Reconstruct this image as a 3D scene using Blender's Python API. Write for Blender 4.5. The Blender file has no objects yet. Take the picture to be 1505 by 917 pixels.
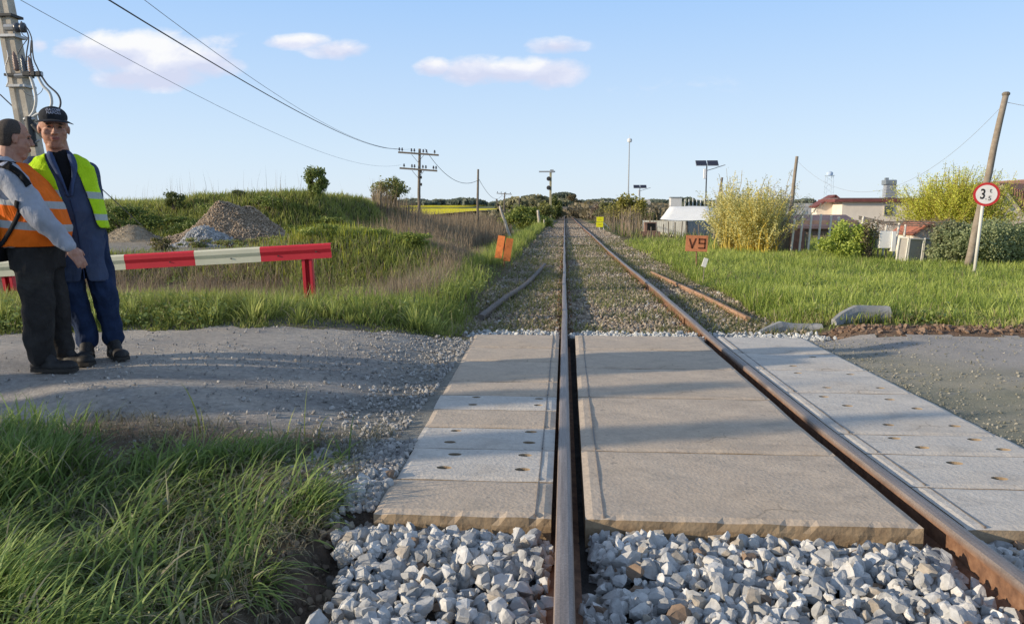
import bpy, bmesh, math, random
import numpy as np
from mathutils import Vector, Matrix, Euler, noise as mnoise
random.seed(7); RNG = np.random.default_rng(11)
SC = bpy.context.scene; COL = SC.collection
PI = math.pi
# ------------------------------------------------------------------ camera model (used to place things on the ground)
FPX = 1130.0; TH = math.radians(3.865); PH = math.radians(7.486); CH = 1.25
_v = np.array([-math.sin(TH)*math.cos(PH), math.cos(TH)*math.cos(PH), -math.sin(PH)])
_r = np.array([math.cos(TH), math.sin(TH), 0.0]); _u = np.cross(_r, _v)
_C = np.array([-0.01, 0.0, CH])
def D(px, py, Y):
    d = _v + _r*(px-752.5)/FPX - _u*(py-458.5)/FPX
    return _C + d*(Y/d[1])
def G(px, py, z):
    d = _v + _r*(px-752.5)/FPX - _u*(py-458.5)/FPX
    return _C + d*((z-CH)/d[2])
# ------------------------------------------------------------------ object helpers
def tag(o, label=None, cat=None, group=None, kind=None):
    if label: o['label'] = label
    if cat: o['category'] = cat
    if group: o['group'] = group
    if kind: o['kind'] = kind
    return o
def empty(name, loc, rz=0.0, label=None, cat=None, group=None):
    o = bpy.data.objects.new(name, None); COL.objects.link(o)
    o.location = Vector(loc); o.rotation_euler = (0, 0, rz); o.empty_display_size = .1
    return tag(o, label, cat, group)
def link(name, me, mats=None, parent=None):
    o = bpy.data.objects.new(name, me); COL.objects.link(o)
    if mats is not None:
        if not isinstance(mats, (list, tuple)): mats = [mats]
        for m in mats: me.materials.append(m)
    if parent: o.parent = parent
    return o
def smooth(me, on=True):
    me.polygons.foreach_set('use_smooth', [on]*len(me.polygons))
def bm_obj(name, bm, mats, parent=None, sm=False):
    bmesh.ops.recalc_face_normals(bm, faces=bm.faces[:])
    me = bpy.data.meshes.new(name); bm.to_mesh(me); bm.free()
    if sm: smooth(me)
    return link(name, me, mats, parent)
def np_obj(name, V, Fc, mats, parent=None, col=None, sm=False, midx=None):
    me = bpy.data.meshes.new(name)
    V = np.asarray(V, dtype=np.float32).reshape(-1, 3); Fc = np.asarray(Fc, dtype=np.int32)
    k = Fc.shape[1]; n = Fc.shape[0]
    me.vertices.add(len(V)); me.vertices.foreach_set('co', V.ravel())
    me.loops.add(n*k); me.loops.foreach_set('vertex_index', Fc.ravel())
    me.polygons.add(n); me.polygons.foreach_set('loop_start', np.arange(n, dtype=np.int32)*k)
    me.polygons.foreach_set('use_smooth', np.full(n, sm, dtype=bool))
    if midx is not None: me.polygons.foreach_set('material_index', np.asarray(midx, dtype=np.int32))
    if col is not None:
        a = me.color_attributes.new('col', 'FLOAT_COLOR', 'POINT')
        c = np.ones((len(V), 4), dtype=np.float32); c[:, :3] = col
        a.data.foreach_set('color', c.ravel())
    me.update(calc_edges=True)
    return link(name, me, mats, parent)
def box(bm, c, s, rot=None, bev=0.0):
    M = Matrix.Translation(Vector(c))
    if rot is not None: M = M @ (rot.to_matrix().to_4x4() if isinstance(rot, Euler) else rot)
    r = bmesh.ops.create_cube(bm, size=1.0, matrix=M @ Matrix.Diagonal((s[0], s[1], s[2], 1)))
    if bev > 0:
        es = list({e for v in r['verts'] for e in v.link_edges})
        bmesh.ops.bevel(bm, geom=es, offset=bev, segments=1, affect='EDGES')
    return r
def frame_from(d):
    d = Vector(d).normalized()
    a = Vector((0, 0, 1)) if abs(d.z) < .95 else Vector((1, 0, 0))
    x = d.cross(a).normalized(); y = x.cross(d).normalized()
    return x, y
def tube(bm, pts, rad, n=8, cap=True):
    pts = [Vector(p) for p in pts]
    if not isinstance(rad, (list, tuple)): rad = [rad]*len(pts)
    rings = []
    px = None
    for i, p in enumerate(pts):
        d = (pts[min(i+1, len(pts)-1)] - pts[max(i-1, 0)])
        if d.length < 1e-9: d = Vector((0, 0, 1))
        x, y = frame_from(d)
        if px is not None:
            dn = d.normalized(); x = (px - dn*px.dot(dn)).normalized(); y = x.cross(dn)
        px = x
        rings.append([bm.verts.new(p + (x*math.cos(2*PI*k/n) + y*math.sin(2*PI*k/n))*rad[i]) for k in range(n)])
    for a, b in zip(rings, rings[1:]):
        for k in range(n):
            bm.faces.new((a[k], a[(k+1) % n], b[(k+1) % n], b[k]))
    if cap:
        bm.faces.new(rings[0][::-1]); bm.faces.new(rings[-1])
def lathe(bm, prof, n=16, M=Matrix.Identity(4)):
    rings = []
    for (r, z) in prof:
        rings.append([bm.verts.new(M @ Vector((r*math.cos(2*PI*k/n), r*math.sin(2*PI*k/n), z))) for k in range(n)])
    for a, b in zip(rings, rings[1:]):
        for k in range(n): bm.faces.new((a[k], a[(k+1) % n], b[(k+1) % n], b[k]))
    bm.faces.new(rings[0][::-1]); bm.faces.new(rings[-1])
def prism(bm, poly, M, h):
    a = [bm.verts.new(M @ Vector((x, y, 0))) for x, y in poly]; b = [bm.verts.new(M @ Vector((x, y, h))) for x, y in poly]
    bm.faces.new(a[::-1]); bm.faces.new(b)
    n = len(poly)
    for i in range(n): bm.faces.new((a[i], a[(i+1) % n], b[(i+1) % n], b[i]))
def cat(pts, n=6):
    P = [Vector(p) for p in pts]; out = []
    for i in range(len(P)-1):
        p0, p1, p2, p3 = P[max(i-1, 0)], P[i], P[i+1], P[min(i+2, len(P)-1)]
        for k in range(n):
            t = k/n
            out.append(.5*((2*p1)+(p2-p0)*t+(2*p0-5*p1+4*p2-p3)*t*t+(3*p1-p0-3*p2+p3)*t**3))
    out.append(P[-1]); return out
def eval_mesh(o):
    dg = bpy.context.evaluated_depsgraph_get(); dg.update()
    me = bpy.data.meshes.new_from_object(o.evaluated_get(dg)); return me
# ------------------------------------------------------------------ material helpers
def s2l(c):
    return tuple((x/12.92 if x <= .04045 else ((x+.055)/1.055)**2.4) for x in c)
class N:
    def __init__(s, name):
        s.m = bpy.data.materials.new(name); s.m.use_nodes = True; s.t = s.m.node_tree; s.t.nodes.clear()
        s.out = s.t.nodes.new('ShaderNodeOutputMaterial')
    def n(s, ty, **kw):
        o = s.t.nodes.new(ty)
        for k, v in kw.items():
            if k in o.inputs.keys(): o.inputs[k].default_value = v
            else: setattr(o, k, v)
        return o
    def l(s, a, b): s.t.links.new(a, b)
    def noise(s, scale, detail=4, rough=.6, vec=None, dist=0.0):
        o = s.n('ShaderNodeTexNoise'); o.inputs['Scale'].default_value = scale; o.inputs['Detail'].default_value = detail
        o.inputs['Roughness'].default_value = rough; o.inputs['Distortion'].default_value = dist
        if vec is not None: s.l(vec, o.inputs['Vector'])
        return o.outputs['Fac']
    def ramp(s, fac, stops):
        r = s.n('ShaderNodeValToRGB'); e = r.color_ramp.elements
        while len(e) < len(stops): e.new(.5)
        for i, (p, c) in enumerate(stops):
            e[i].position = p; e[i].color = (c[0], c[1], c[2], 1) if isinstance(c, (tuple, list)) else (c, c, c, 1)
        s.l(fac, r.inputs['Fac']); return r.outputs['Color']
    def mix(s, a, b, fac, blend='MIX'):
        m = s.n('ShaderNodeMix', data_type='RGBA', blend_type=blend)
        for sock, val in ((m.inputs[0], fac), (m.inputs[6], a), (m.inputs[7], b)):
            if hasattr(val, 'links'): s.l(val, sock)
            elif isinstance(val, (tuple, list)): sock.default_value = (val[0], val[1], val[2], 1)
            else: sock.default_value = val
        return m.outputs[2]
    def math(s, op, a, b=0.0, c=0.0, clamp=False):
        m = s.n('ShaderNodeMath', operation=op); m.use_clamp = clamp
        for i, val in enumerate((a, b, c)):
            if hasattr(val, 'links'): s.l(val, m.inputs[i])
            else: m.inputs[i].default_value = val
        return m.outputs[0]
    def bsdf(s, color, rough=.8, metal=0.0, bump=None, bstr=.4, bdist=.01, spec=.3, trans=0.0, normal=None):
        b = s.n('ShaderNodeBsdfPrincipled')
        if hasattr(color, 'links'): s.l(color, b.inputs['Base Color'])
        else: b.inputs['Base Color'].default_value = (*color, 1)
        if hasattr(rough, 'links'): s.l(rough, b.inputs['Roughness'])
        else: b.inputs['Roughness'].default_value = rough
        b.inputs['Metallic'].default_value = metal
        b.inputs['Specular IOR Level'].default_value = spec
        if bump is not None:
            q = s.n('ShaderNodeBump'); q.inputs['Strength'].default_value = bstr; q.inputs['Distance'].default_value = bdist
            s.l(bump, q.inputs['Height']); s.l(q.outputs[0], b.inputs['Normal'])
        out = b.outputs[0]
        if trans > 0:
            t = s.n('ShaderNodeBsdfTranslucent')
            if hasattr(color, 'links'): s.l(color, t.inputs['Color'])
            else: t.inputs['Color'].default_value = (*color, 1)
            mx = s.n('ShaderNodeMixShader'); mx.inputs[0].default_value = trans
            s.l(out, mx.inputs[1]); s.l(t.outputs[0], mx.inputs[2]); out = mx.outputs[0]
        s.l(out, s.out.inputs['Surface']); return s.m
    def obj(s): return s.n('ShaderNodeTexCoord').outputs['Object']
    def attr(s):
        a = s.n('ShaderNodeAttribute'); a.attribute_name = 'col'; return a.outputs['Color']
_MC = {}
def simple(name, c, rough=.75, var=.18, scale=6, metal=0, bump=.25, bscale=40, bdist=.004, spec=.3, c2=None, thr=(.35, .7)):
    if name in _MC: return _MC[name]
    s = N(name); vec = s.obj()
    f = s.noise(scale, 5, .62, vec)
    lo = tuple(x*(1-var) for x in c); hi = tuple(min(1, x*(1+var)) for x in c)
    col = s.ramp(f, [(.3, lo), (.7, hi)])
    if c2 is not None:
        g = s.noise(scale*1.7, 6, .7, vec, .4)
        m = s.ramp(g, [(thr[0], 0.0), (thr[1], 1.0)]); col = s.mix(col, c2, m)
    fb = s.noise(bscale, 4, .6, vec)
    _MC[name] = s.bsdf(col, rough, metal, fb, bump, bdist, spec); return _MC[name]
def attr_mat(name, var=.25, scale=30, rough=.85, bump=.5, bscale=60, bdist=.01, trans=0.0, spec=.2, world=False):
    s = N(name); a = s.attr(); vec = s.obj()
    f = s.noise(scale, 5, .65, vec)
    k = s.ramp(f, [(.28, 1-var), (.72, 1+var)])
    col = s.mix(a, k, 1.0, 'MULTIPLY')
    fb = s.noise(bscale, 5, .7, vec) if bump > 0 else None
    return s.bsdf(col, rough, 0, fb, bump, bdist, spec, trans)
# foliage material: no texture noise at all, colour from attribute
def leaf_mat(name, trans=.4, rough=.55, spec=.35):
    s = N(name); return s.bsdf(s.attr(), rough, 0, None, spec=spec, trans=trans)
M_GRASS = leaf_mat('grass_blade', .42); M_LEAF = leaf_mat('leaf', .35, .5); M_DRY = leaf_mat('dry_stalk', .3, .9, .1)
M_STONE = attr_mat('crushed_stone', .22, 45, .82, .5, 120, .004)
M_TERR = attr_mat('terrain_soil', .35, 9, .95, 1.0, 35, .03, spec=.1)
M_BARK = simple('bark', (.16, .12, .085), .9, .35, 12, bump=.8, bscale=30, bdist=.02)

# ------------------------------------------------------------------ terrain
_ry = np.array([-60, 0, 2.5, 4.5, 7.6, 12, 18, 28, 44, 57, 98, 141, 200, 261, 447, 700, 3000.])
_rz = np.array([.09, .085, .06, .005, -.028, -.012, -.05, -.08, -.04, -.06, -.06, 0, .45, 1.0, 3.2, 5.6, 28.])
def rz(y): return np.interp(y, _ry, _rz)
def S(a, b, x):
    t = np.clip((np.asarray(x, float)-a)/(b-a), 0, 1); return t*t*(3-2*t)
def gau(x, y, cx, cy, rx, ry, p=2): return np.exp(-(np.abs((x-cx)/rx)**p + np.abs((y-cy)/ry)**p))
XC = .7525
def redge(x): return np.clip(7.85 + .30*np.asarray(x, float), 6.15, 7.75)
def vn(x, y, sc, seed=0):     # cheap value noise, vectorised
    x = np.asarray(x, float)/sc + seed*17.3; y = np.asarray(y, float)/sc + seed*7.7
    xi = np.floor(x); yi = np.floor(y); fx = x-xi; fy = y-yi; fx = fx*fx*(3-2*fx); fy = fy*fy*(3-2*fy)
    def h(a, b):
        t = np.sin(a*127.1 + b*311.7 + seed*74.7)*43758.5453; return t-np.floor(t)
    return (h(xi, yi)*(1-fx)+h(xi+1, yi)*fx)*(1-fy) + (h(xi, yi+1)*(1-fx)+h(xi+1, yi+1)*fx)*fy
def fbm(x, y, sc, seed=0, o=4):
    a = 0; w = 1; t = 0
    for i in range(o): a = a + w*vn(x, y, sc/2**i, seed+i); t += w; w *= .55
    return a/t
def hgt(x, y):
    x = np.asarray(x, float); y = np.asarray(y, float)
    far = np.maximum(0, y-150)*.0093
    bed = rz(y) - .135
    # wide land: left / right
    left = .14*S(-1.0, -3.0, x)*(1-S(7.6, 9.4, y)) + .05*S(0, .5, y-redge(x))*(1-S(8.3, 9.2, y))*S(-1.2, -2.2, x)
    left = left - .38*S(9.0, 10.6, y)*(1-S(12.6, 15.5, y))*S(-1.7, -3.4, x)
    left = left + S(13.0, 16.0, y)*.3*S(-3.5, -6.0, x)*(1-S(36, 50, y))
    left = left - .45*S(16, 20, y)*S(-1.9, -3.8, x)*(1-S(-6, -8, x))
    left = left - .5*S(30, 45, y)*S(-1.9, -5, x)
    left = left + .66*gau(x, y, -4.1, 15.8, 1.8, 1.9, 2.6)
    left = left + 1.45*S(25.2, 28.6, y - .5*np.sin(x*.7))*(1-S(38, 50, y))*S(-7.1, -9.3, x-.25*np.sin(y))*(1-S(-40, -60, x))*(1-.22*S(-13, -17, x))
    # verge near camera, left
    verge = (-.055 + .04*fbm(x, y, .35, 3))*S(4.6, 4.1, y+.35*np.sin(x*2.1))*S(-.85, -1.0, x + .06*np.sin(y*5))
    left = left*(1 - S(4.7, 4.0, y)*.85*S(-.9, -1.0, x)) + verge
    left = left + .10*S(-2.0, -3.2, x)*S(4.6, 3.6, y) + .03*gau(x, y, -1.55, 3.75, .55, .3) + .07*gau(x, y, -1.17, 3.42, .17, .16)
    right = -.025 - .05*S(8.3, 10, y) - .35*S(30, 50, y)*S(3, 10, x)
    right = right + .04*(fbm(x, y, .8, 5)-.5)*S(8.0, 8.6, y)
    w = S(XC-.2, XC+.2, x); land = left*(1-w) + right*w
    land = land + .06*(fbm(x, y, 2.2, 9)-.5)*S(8.5, 10, y)
    # track bed
    d = np.abs(x-XC); edge = 1.9 + .12*np.sin(y*.9) + .1*(fbm(x, y, .7, 2)-.5)
    inb = 1-S(edge-.15, edge+.45, d)
    nearbed = np.where(y < 2.95, rz(y)-.16, bed)
    innear = 1-S(1.62, 1.74, np.where(x < XC, d, d-.45))
    z = np.where(y < 3.02, land*(1-innear) + nearbed*innear, land)
    # pit beside near ballast
    z = z - .07*S(3.0, 2.7, y)*gau(x, y, -.93, 2.2, .10, .6, 4)
    cross = (y >= 3.02) & (y < 8.0)
    lxx = -.775-.165*(y-2.95)/5.05
    z = np.where(cross & (x > lxx+.05) & (x < 2.42), np.minimum(rz(y)-.16, z), z)
    rl = (rz(y)-.03); near_l = S(-1.7, -1.0, x)*S(2.95, 3.15, y)*(y < 8.0)*(x <= lxx+.05); z = z*(1-near_l)+rl*near_l
    near_r = (1-S(2.6, 3.6, x))*(y > .5)*(y < 8.0)*(x >= 2.42); z = z*(1-near_r)+(rz(y)-.045)*near_r
    inf = inb*S(7.9, 8.1, y)
    z = z*(1-inf) + (bed)*inf
    # dirt heave on right shoulder
    z = z + .05*S(2.7, 3.1, x)*S(7.9, 8.15, y)*(1-S(8.5, 8.9, y))*(.4+fbm(x, y, .25, 4))
    return z + far
def hp(x, y): return float(hgt(np.array([x]), np.array([y]))[0])

def axis(segs):
    out = []
    for a, b, st in segs: out.append(np.arange(a, b-1e-6, st))
    out.append([segs[-1][1]]); return np.concatenate(out)
xs = axis([(-2500, -400, 300), (-400, -60, 10), (-60, -22, .8), (-22, -4, .12), (-4, 4, .05), (4, 12, .12), (12, 60, .8), (60, 400, 10), (400, 2500, 300)])
ys = axis([(-40, 1, 2), (1, 9.3, .05), (9.3, 32, .12), (32, 160, .8), (160, 600, 8), (600, 3000, 80)])
X, Y = np.meshgrid(xs, ys)
Z = hgt(X, Y)
def zfine(X, Y): return (.018-.012*(Y > 3.6)*(Y < 8)*(X < -.7))*(fbm(X, Y, .12, 21)-.5)
Zfine = zfine(X, Y)*(Y < 32)
Z = Z + Zfine
def lerp(a, b, t): t = np.asarray(t)[..., None]; return np.asarray(a)*(1-t)+np.asarray(b)*t
nz = fbm(X, Y, 1.3, 31); nz2 = fbm(X, Y, .3, 33); nz3 = fbm(X, Y, 14, 35)
soil = np.array([.13, .095, .06]); gsoil = np.array([.085, .1, .035]); grav = np.array([.27, .225, .175]); fieldg = np.array([.13, .17, .05]); tan = np.array([.26, .21, .13])
c = lerp(gsoil, soil, np.clip((nz-.35)*2.2, 0, 1))
farc = lerp(fieldg, tan, np.clip((nz3-.42)*3.5, 0, 1))
c = lerp(c, farc, S(35, 90, Y))
dd = np.abs(X-XC)
bedm = (1-S(1.85, 2.3, dd))*S(7.7, 8.0, Y)
c = lerp(c, lerp(grav*.85, np.array([.2, .16, .11]), np.clip((nz2-.3)*2, 0, 1)), bedm*(1-.0*X))
darkb = (Y < 8.05)*(X > -.93)*(X < 2.45)
c = np.where(darkb[..., None] > 0, np.array([.09, .085, .08]), c)
yard = (S(15.5, 18, Y)*(1-S(24.6, 26, Y))*S(-6.4, -7.4, X))
c = lerp(c, lerp(np.array([.3, .29, .27]), np.array([.36, .3, .22]), nz), yard)
sand = gau(X, Y, -14.3, 24.0, 1.8, 1.4); c = lerp(c, np.array([.34, .27, .19]), np.clip(sand*1.3, 0, 1))
brown = S(9.3, 10.3, Y)*(1-S(13.5, 15, Y))*S(-3, -4, X); c = lerp(c, np.array([.2, .155, .105]), brown*.8)
sh = S(2.6, 3.0, X)*S(7.8, 8.0, Y)*(1-S(8.55, 8.9, Y)); c = lerp(c, lerp(np.array([.16, .1, .07]), np.array([.28, .2, .14]), nz2), sh)
mnd = gau(X, Y, -1.17, 3.40, .26, .2); c = lerp(c, lerp(np.array([.30, .19, .12]), np.array([.42, .30, .21]), nz2), np.clip(mnd*1.4, 0, 1))
pit = S(-1.3, -.95, X)*S(3.8, 3.2, Y)*(X < -.6)*(Y > 0); c = lerp(c, lerp(np.array([.13, .105, .085]), np.array([.30, .21, .15]), np.clip((nz2-.45)*3, 0, 1)), pit)
road0 = (Y > 4.2)*(Y < 7.7)*(X < -.9); c = lerp(c, np.array([.2, .18, .155]), road0*1.0)
nx, ny = len(xs), len(ys)
V = np.stack([X, Y, Z], -1).reshape(-1, 3)
ii = (np.arange(ny-1)[:, None]*nx + np.arange(nx-1)[None, :]).ravel()
Fq = np.stack([ii, ii+1, ii+nx+1, ii+nx], 1)
g = np_obj('ground', V, Fq, M_TERR, col=c.reshape(-1, 3), sm=True); tag(g, kind='structure')

def sheet(name, x0, x1, y0, y1, st, lift, mat, inside, colf, nzamp=.0):
    a = np.arange(x0, x1+st/2, st); b = np.arange(y0, y1+st/2, st); X, Y = np.meshgrid(a, b)
    Z = hgt(X, Y)+zfine(X, Y) + lift + nzamp
    n = len(a); k = (np.arange(len(b)-1)[:, None]*n+np.arange(n-1)[None, :]).ravel()
    F_ = np.stack([k, k+1, k+n+1, k+n], 1)
    cx = X.ravel()[F_].mean(1); cy = Y.ravel()[F_].mean(1)
    F_ = F_[inside(cx, cy)]
    used, inv = np.unique(F_, return_inverse=True); F_ = inv.reshape(F_.shape)
    V = np.stack([X, Y, Z], -1).reshape(-1, 3)[used]; C_ = colf(X, Y).reshape(-1, 3)[used]
    o = np_obj(name, V, F_, mat, col=C_, sm=True); tag(o, kind='structure'); return o
def dirt_col(X, Y):
    n = fbm(X, Y, .9, 41); n2 = fbm(X*.35, Y*1.6, .5, 43); n3 = fbm(X, Y, .15, 44)
    c = lerp([.37, .34, .31], [.54, .485, .42], np.clip((n-.3)*2.2, 0, 1))
    c = lerp(c, [.27, .26, .25], np.clip((n2-.5)*2.6, 0, .7))
    c = lerp(c, [.35, .34, .33], np.clip((n3-.62)*4, 0, .6))
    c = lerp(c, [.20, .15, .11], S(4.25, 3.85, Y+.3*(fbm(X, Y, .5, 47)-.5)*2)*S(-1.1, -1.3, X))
    c = lerp(c, [.17, .18, .14], S(-1.6, -1.0, X)*.4); n4 = fbm(X, Y, .07, 48)
    return lerp(c, lerp([.26, .17, .11], [.44, .33, .24], n4), np.clip(1.5*gau(X, Y, -1.17, 3.42, .22, .18), 0, 1))
def rd_in(x, y):
    lo = 3.42 - .38*S(-1.5, -1.15, x); hi = redge(x) + .12 + .25*(fbm(x, y*0, .5, 52)-.5)*2
    return (y > lo) & (y < hi) & (x < -.775-.165*(y-2.95)/5.05+.02)
M_DIRT = attr_mat('packed_dirt', .28, 26, .93, .9, 70, .02, spec=.12)
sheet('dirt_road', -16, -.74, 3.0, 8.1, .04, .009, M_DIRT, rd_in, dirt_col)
def asp_col(X, Y):
    n = fbm(X, Y, .8, 61); n3 = fbm(X, Y, .12, 64)
    g = lerp([.19, .19, .145], [.31, .295, .22], n); a = lerp([.34, .315, .29], [.46, .42, .38], n); g = lerp(g, [.40, .36, .28], np.clip((fbm(X*.5, Y*2, .8, 66)-.5)*3, 0, .7))
    k = S(2.9, 4.6, X + (Y-6)*.9 + .7*(n-.5)); c = lerp(g, a, k)
    return lerp(c, [.32, .31, .29], np.clip((n3-.64)*5, 0, .6)*(1-k))
def ar_in(x, y): return (y < 7.95 + .12*(fbm(x, y*0, .4, 62)-.5)*2) & (y > .8)
M_ASPH = attr_mat('worn_asphalt', .22, 60, .9, .8, 140, .008, spec=.2)
sheet('asphalt_road', 2.47, 16, .8, 8.1, .05, .012, M_ASPH, ar_in, asp_col)
# rapeseed fields beyond the ditch
def field(x0, x1, y0, y1):
    a = np.linspace(x0, x1, 24); b = np.linspace(y0, y1, 40); X, Y = np.meshgrid(a, b); Z = hgt(X, Y)+.9 + .25*fbm(X, Y, 3, 5)
    n = len(a); k = (np.arange(len(b)-1)[:, None]*n+np.arange(n-1)[None, :]).ravel(); F_ = np.stack([k, k+1, k+n+1, k+n], 1)
    cc = lerp([.95, .78, .02], [.85, .74, .04], fbm(X, Y, 6, 71)).reshape(-1, 3)
    o = np_obj('rapeseed_field', np.stack([X, Y, Z], -1).reshape(-1, 3), F_, M_TERR, col=cc, sm=True); tag(o, kind='structure')
field(-62, -26, 150, 330); field(-170, -90, 640, 900); field(-130, -60, 420, 520)

# ------------------------------------------------------------------ stones
def ico(sub):
    bm = bmesh.new(); bmesh.ops.create_icosphere(bm, subdivisions=sub, radius=1.0)
    v = np.array([x.co[:] for x in bm.verts]); f = np.array([[q.index for q in p.verts] for p in bm.faces]); bm.free(); return v, f
def rock_variant(v, rng, cuts=7):
    v = v.copy()
    v *= np.array([1, rng.uniform(.55, .9), rng.uniform(.45, .8)])
    for _ in range(cuts):
        n = rng.normal(size=3); n /= np.linalg.norm(n); d = rng.uniform(.22, .60)
        s = v@n; m = s > d; v[m] -= np.outer(s[m]-d, n)
    v += rng.normal(size=v.shape)*.015
    return v/np.abs(v).max()
def rand_rot(n, tilt=PI):
    a = RNG.uniform(0, 2*PI, n); b = RNG.uniform(-tilt, tilt, n); c_ = RNG.uniform(-tilt, tilt, n)
    ca, sa, cb, sb, cc, s_ = np.cos(a), np.sin(a), np.cos(b), np.sin(b), np.cos(c_), np.sin(c_)
    Rz = np.zeros((n, 3, 3)); Rz[:, 0, 0] = ca; Rz[:, 0, 1] = -sa; Rz[:, 1, 0] = sa; Rz[:, 1, 1] = ca; Rz[:, 2, 2] = 1
    Rx = np.zeros((n, 3, 3)); Rx[:, 0, 0] = 1; Rx[:, 1, 1] = cb; Rx[:, 1, 2] = -sb; Rx[:, 2, 1] = sb; Rx[:, 2, 2] = cb
    Ry = np.zeros((n, 3, 3)); Ry[:, 1, 1] = 1; Ry[:, 0, 0] = cc; Ry[:, 0, 2] = s_; Ry[:, 2, 0] = -s_; Ry[:, 2, 2] = cc
    return Rz@Ry@Rx
def stones(name, pos, size, sub, colf, label=None, parent=None, nvar=14, tilt=PI, mat=None):
    v0, f0 = ico(sub); vars_ = [rock_variant(v0, RNG, 14 if sub > 1 else 5) for _ in range(nvar)]
    n = len(pos); vi = RNG.integers(0, nvar, n); R = rand_rot(n, tilt)
    VV = np.stack(vars_)[vi]*size[:, None, None]
    W = np.einsum('nij,nkj->nki', R, VV) + pos[:, None, :]
    k = len(v0); F_ = (f0[None]+(np.arange(n)*k)[:, None, None]).reshape(-1, 3)
    cc = np.repeat(colf(n), k, 0)
    o = np_obj(name, W.reshape(-1, 3), F_, mat or M_STONE, parent, cc)
    if label: tag(o, label, 'stones', kind='stuff')
    return o
def grey_cols(n):
    c = lerp([.36, .365, .37], [.68, .67, .65], RNG.random(n)); t = RNG.random(n)
    c *= RNG.uniform(.75, 1.12, (n, 1)); c[t < .07] = np.array([.42, .37, .31])*(1+.25*(RNG.random(((t < .07).sum(), 1))-.5))
    c[t > .975] = np.array([.25, .18, .13]); return c
def old_cols(n):
    c = lerp([.20, .16, .12], [.46, .39, .31], RNG.random(n)); t = RNG.random(n); c[t < .06] = [.5, .48, .44]; return c
def fresh_cols(n): return lerp([.38, .39, .39], [.66, .66, .64], RNG.random(n))
def dirt_cols(n):
    return lerp([.25, .24, .23], [.50, .485, .46], RNG.random(n)**1.3)
# near ballast: several layers
def near_pos(n, zl, zh):
    x = RNG.uniform(-1.2, 2.95, n); y = RNG.uniform(1.0, 3.5, n)
    y = np.where(RNG.random(n) < .15, RNG.uniform(2.7, 3.0, n), y)
    lim = -.80 - .27*S(2.5, 3.3, y) + .06*(fbm(y, y*0, .2, 3)-.5)
    ok = (x > lim) & ((y < 2.93+.02*np.sin(x*9)) | ((x < -.785-.03*(y-2.95)) & (y < 3.5)))
    ok &= ~((np.abs(x) < .055) | (np.abs(x-1.505) < .055) )
    ok &= ~((y > 2.55) & (x > .03) & (x < .11))
    x, y = x[ok], y[ok]
    dip = -.035*gau(x, y, .08, 2.6, .07, .6, 2) - .035*gau(x, y, 1.42, 2.7, .1, .5) - .03*gau(x, y, -.06, 2.4, .06, 1)
    z = rz(y) - .155 + .09*S(2.95, 3.25, y)*(x < -.75) + RNG.uniform(zl, zh, len(x)) + dip + .03*(fbm(x, y, .4, 8)-.5) + .022*gau(x, y, .7, 2.85, 9, .16)
    return np.stack([x, y, z], 1)
p1 = near_pos(8000, -.015, .028); p2 = near_pos(9500, .02, .068); pp = np.concatenate([p1, p2])
sz = .010+.029*RNG.random(len(pp))**.8; sz = np.where(RNG.random(len(pp)) < .10, sz*1.25, sz)
stones('ballast_stones', pp, sz*1.12, 2, grey_cols, 'coarse pale grey crushed stone ballast in front of the concrete crossing panels')
# fresh strip behind crossing
def strip_pos(n, x0, x1, y0, y1, zl=-.0, zh=.05, base=None):
    x = RNG.uniform(x0, x1, n); y = RNG.uniform(y0, y1, n); ok = (np.abs(x) > .05) & (np.abs(x-1.505) > .05)
    x, y = x[ok], y[ok]; return np.stack([x, y, hgt(x, y)+RNG.uniform(zl, zh, len(x))], 1)
a1 = np.concatenate([strip_pos(2500, -.95, 2.75, 8.02, 8.5, .0, .085), strip_pos(260, -1.05, -.8, 8.0, 8.5), strip_pos(300, 1.6, 2.8, 8.0, 8.4, .0, .05)])
stones('fresh_gravel', a1, RNG.uniform(.016, .032, len(a1)), 1, fresh_cols, 'band of fresh white gravel just behind the far edge of the crossing panels')
# old ballast
def old_pos(n, ya, yb, e=2.0):
    y = ya*(yb/ya)**RNG.random(n); x = RNG.uniform(XC-e, XC+e, n)
    keep = (np.abs(x) > .06) & (np.abs(x-1.505) > .06); x, y = x[keep], y[keep]
    return np.stack([x, y, hgt(x, y)+RNG.uniform(-.005, .03, len(x))], 1)
b1 = old_pos(30000, 8.45, 24); b2 = old_pos(13000, 24, 90, 2.05)
bb = np.concatenate([b1, b2]); sb = np.concatenate([RNG.uniform(.016, .036, len(b1)), RNG.uniform(.035, .065, len(b2))])
stones('old_ballast', bb, sb, 1, old_cols, 'weathered brown ballast stones between and beside the receding rails')
# pebbles on the dirt road
n = 26000; x = -.92-9.5*RNG.random(n)**1.4; y = RNG.uniform(3.3, 7.7, n); ok = rd_in(x, y+0) | ((x > -1.3) & (x < -.775-.165*(y-2.95)/5.05)); x, y = x[ok], y[ok]
dens = fbm(x, y, .7, 81) + .35*S(-3.2, -1.1, x); ok = RNG.random(len(x)) < np.clip((dens-.38)*2.6, .06, 1); x, y = x[ok], y[ok]
s_ = .003 + .011*RNG.random(len(x))**3*(1+.8*S(-2.5, -1, x))
xx = -.80-.5*RNG.random(2600)**1.3; yq = 2.95+1.1*RNG.random(2600)**1.2; kk = xx < -.775-.165*(yq-2.95)/5.05; xx, yq = xx[kk], yq[kk]
stones('edge_gravel', np.stack([xx, yq, hgt(xx, yq)+.012], 1), .005+.022*RNG.random(len(xx))**2.5, 1, dirt_cols, 'loose stones along the left edge of the concrete panels')
xx = RNG.uniform(-1.12, -.82, 900); yq = RNG.uniform(1.9, 3.1, 900)
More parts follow.
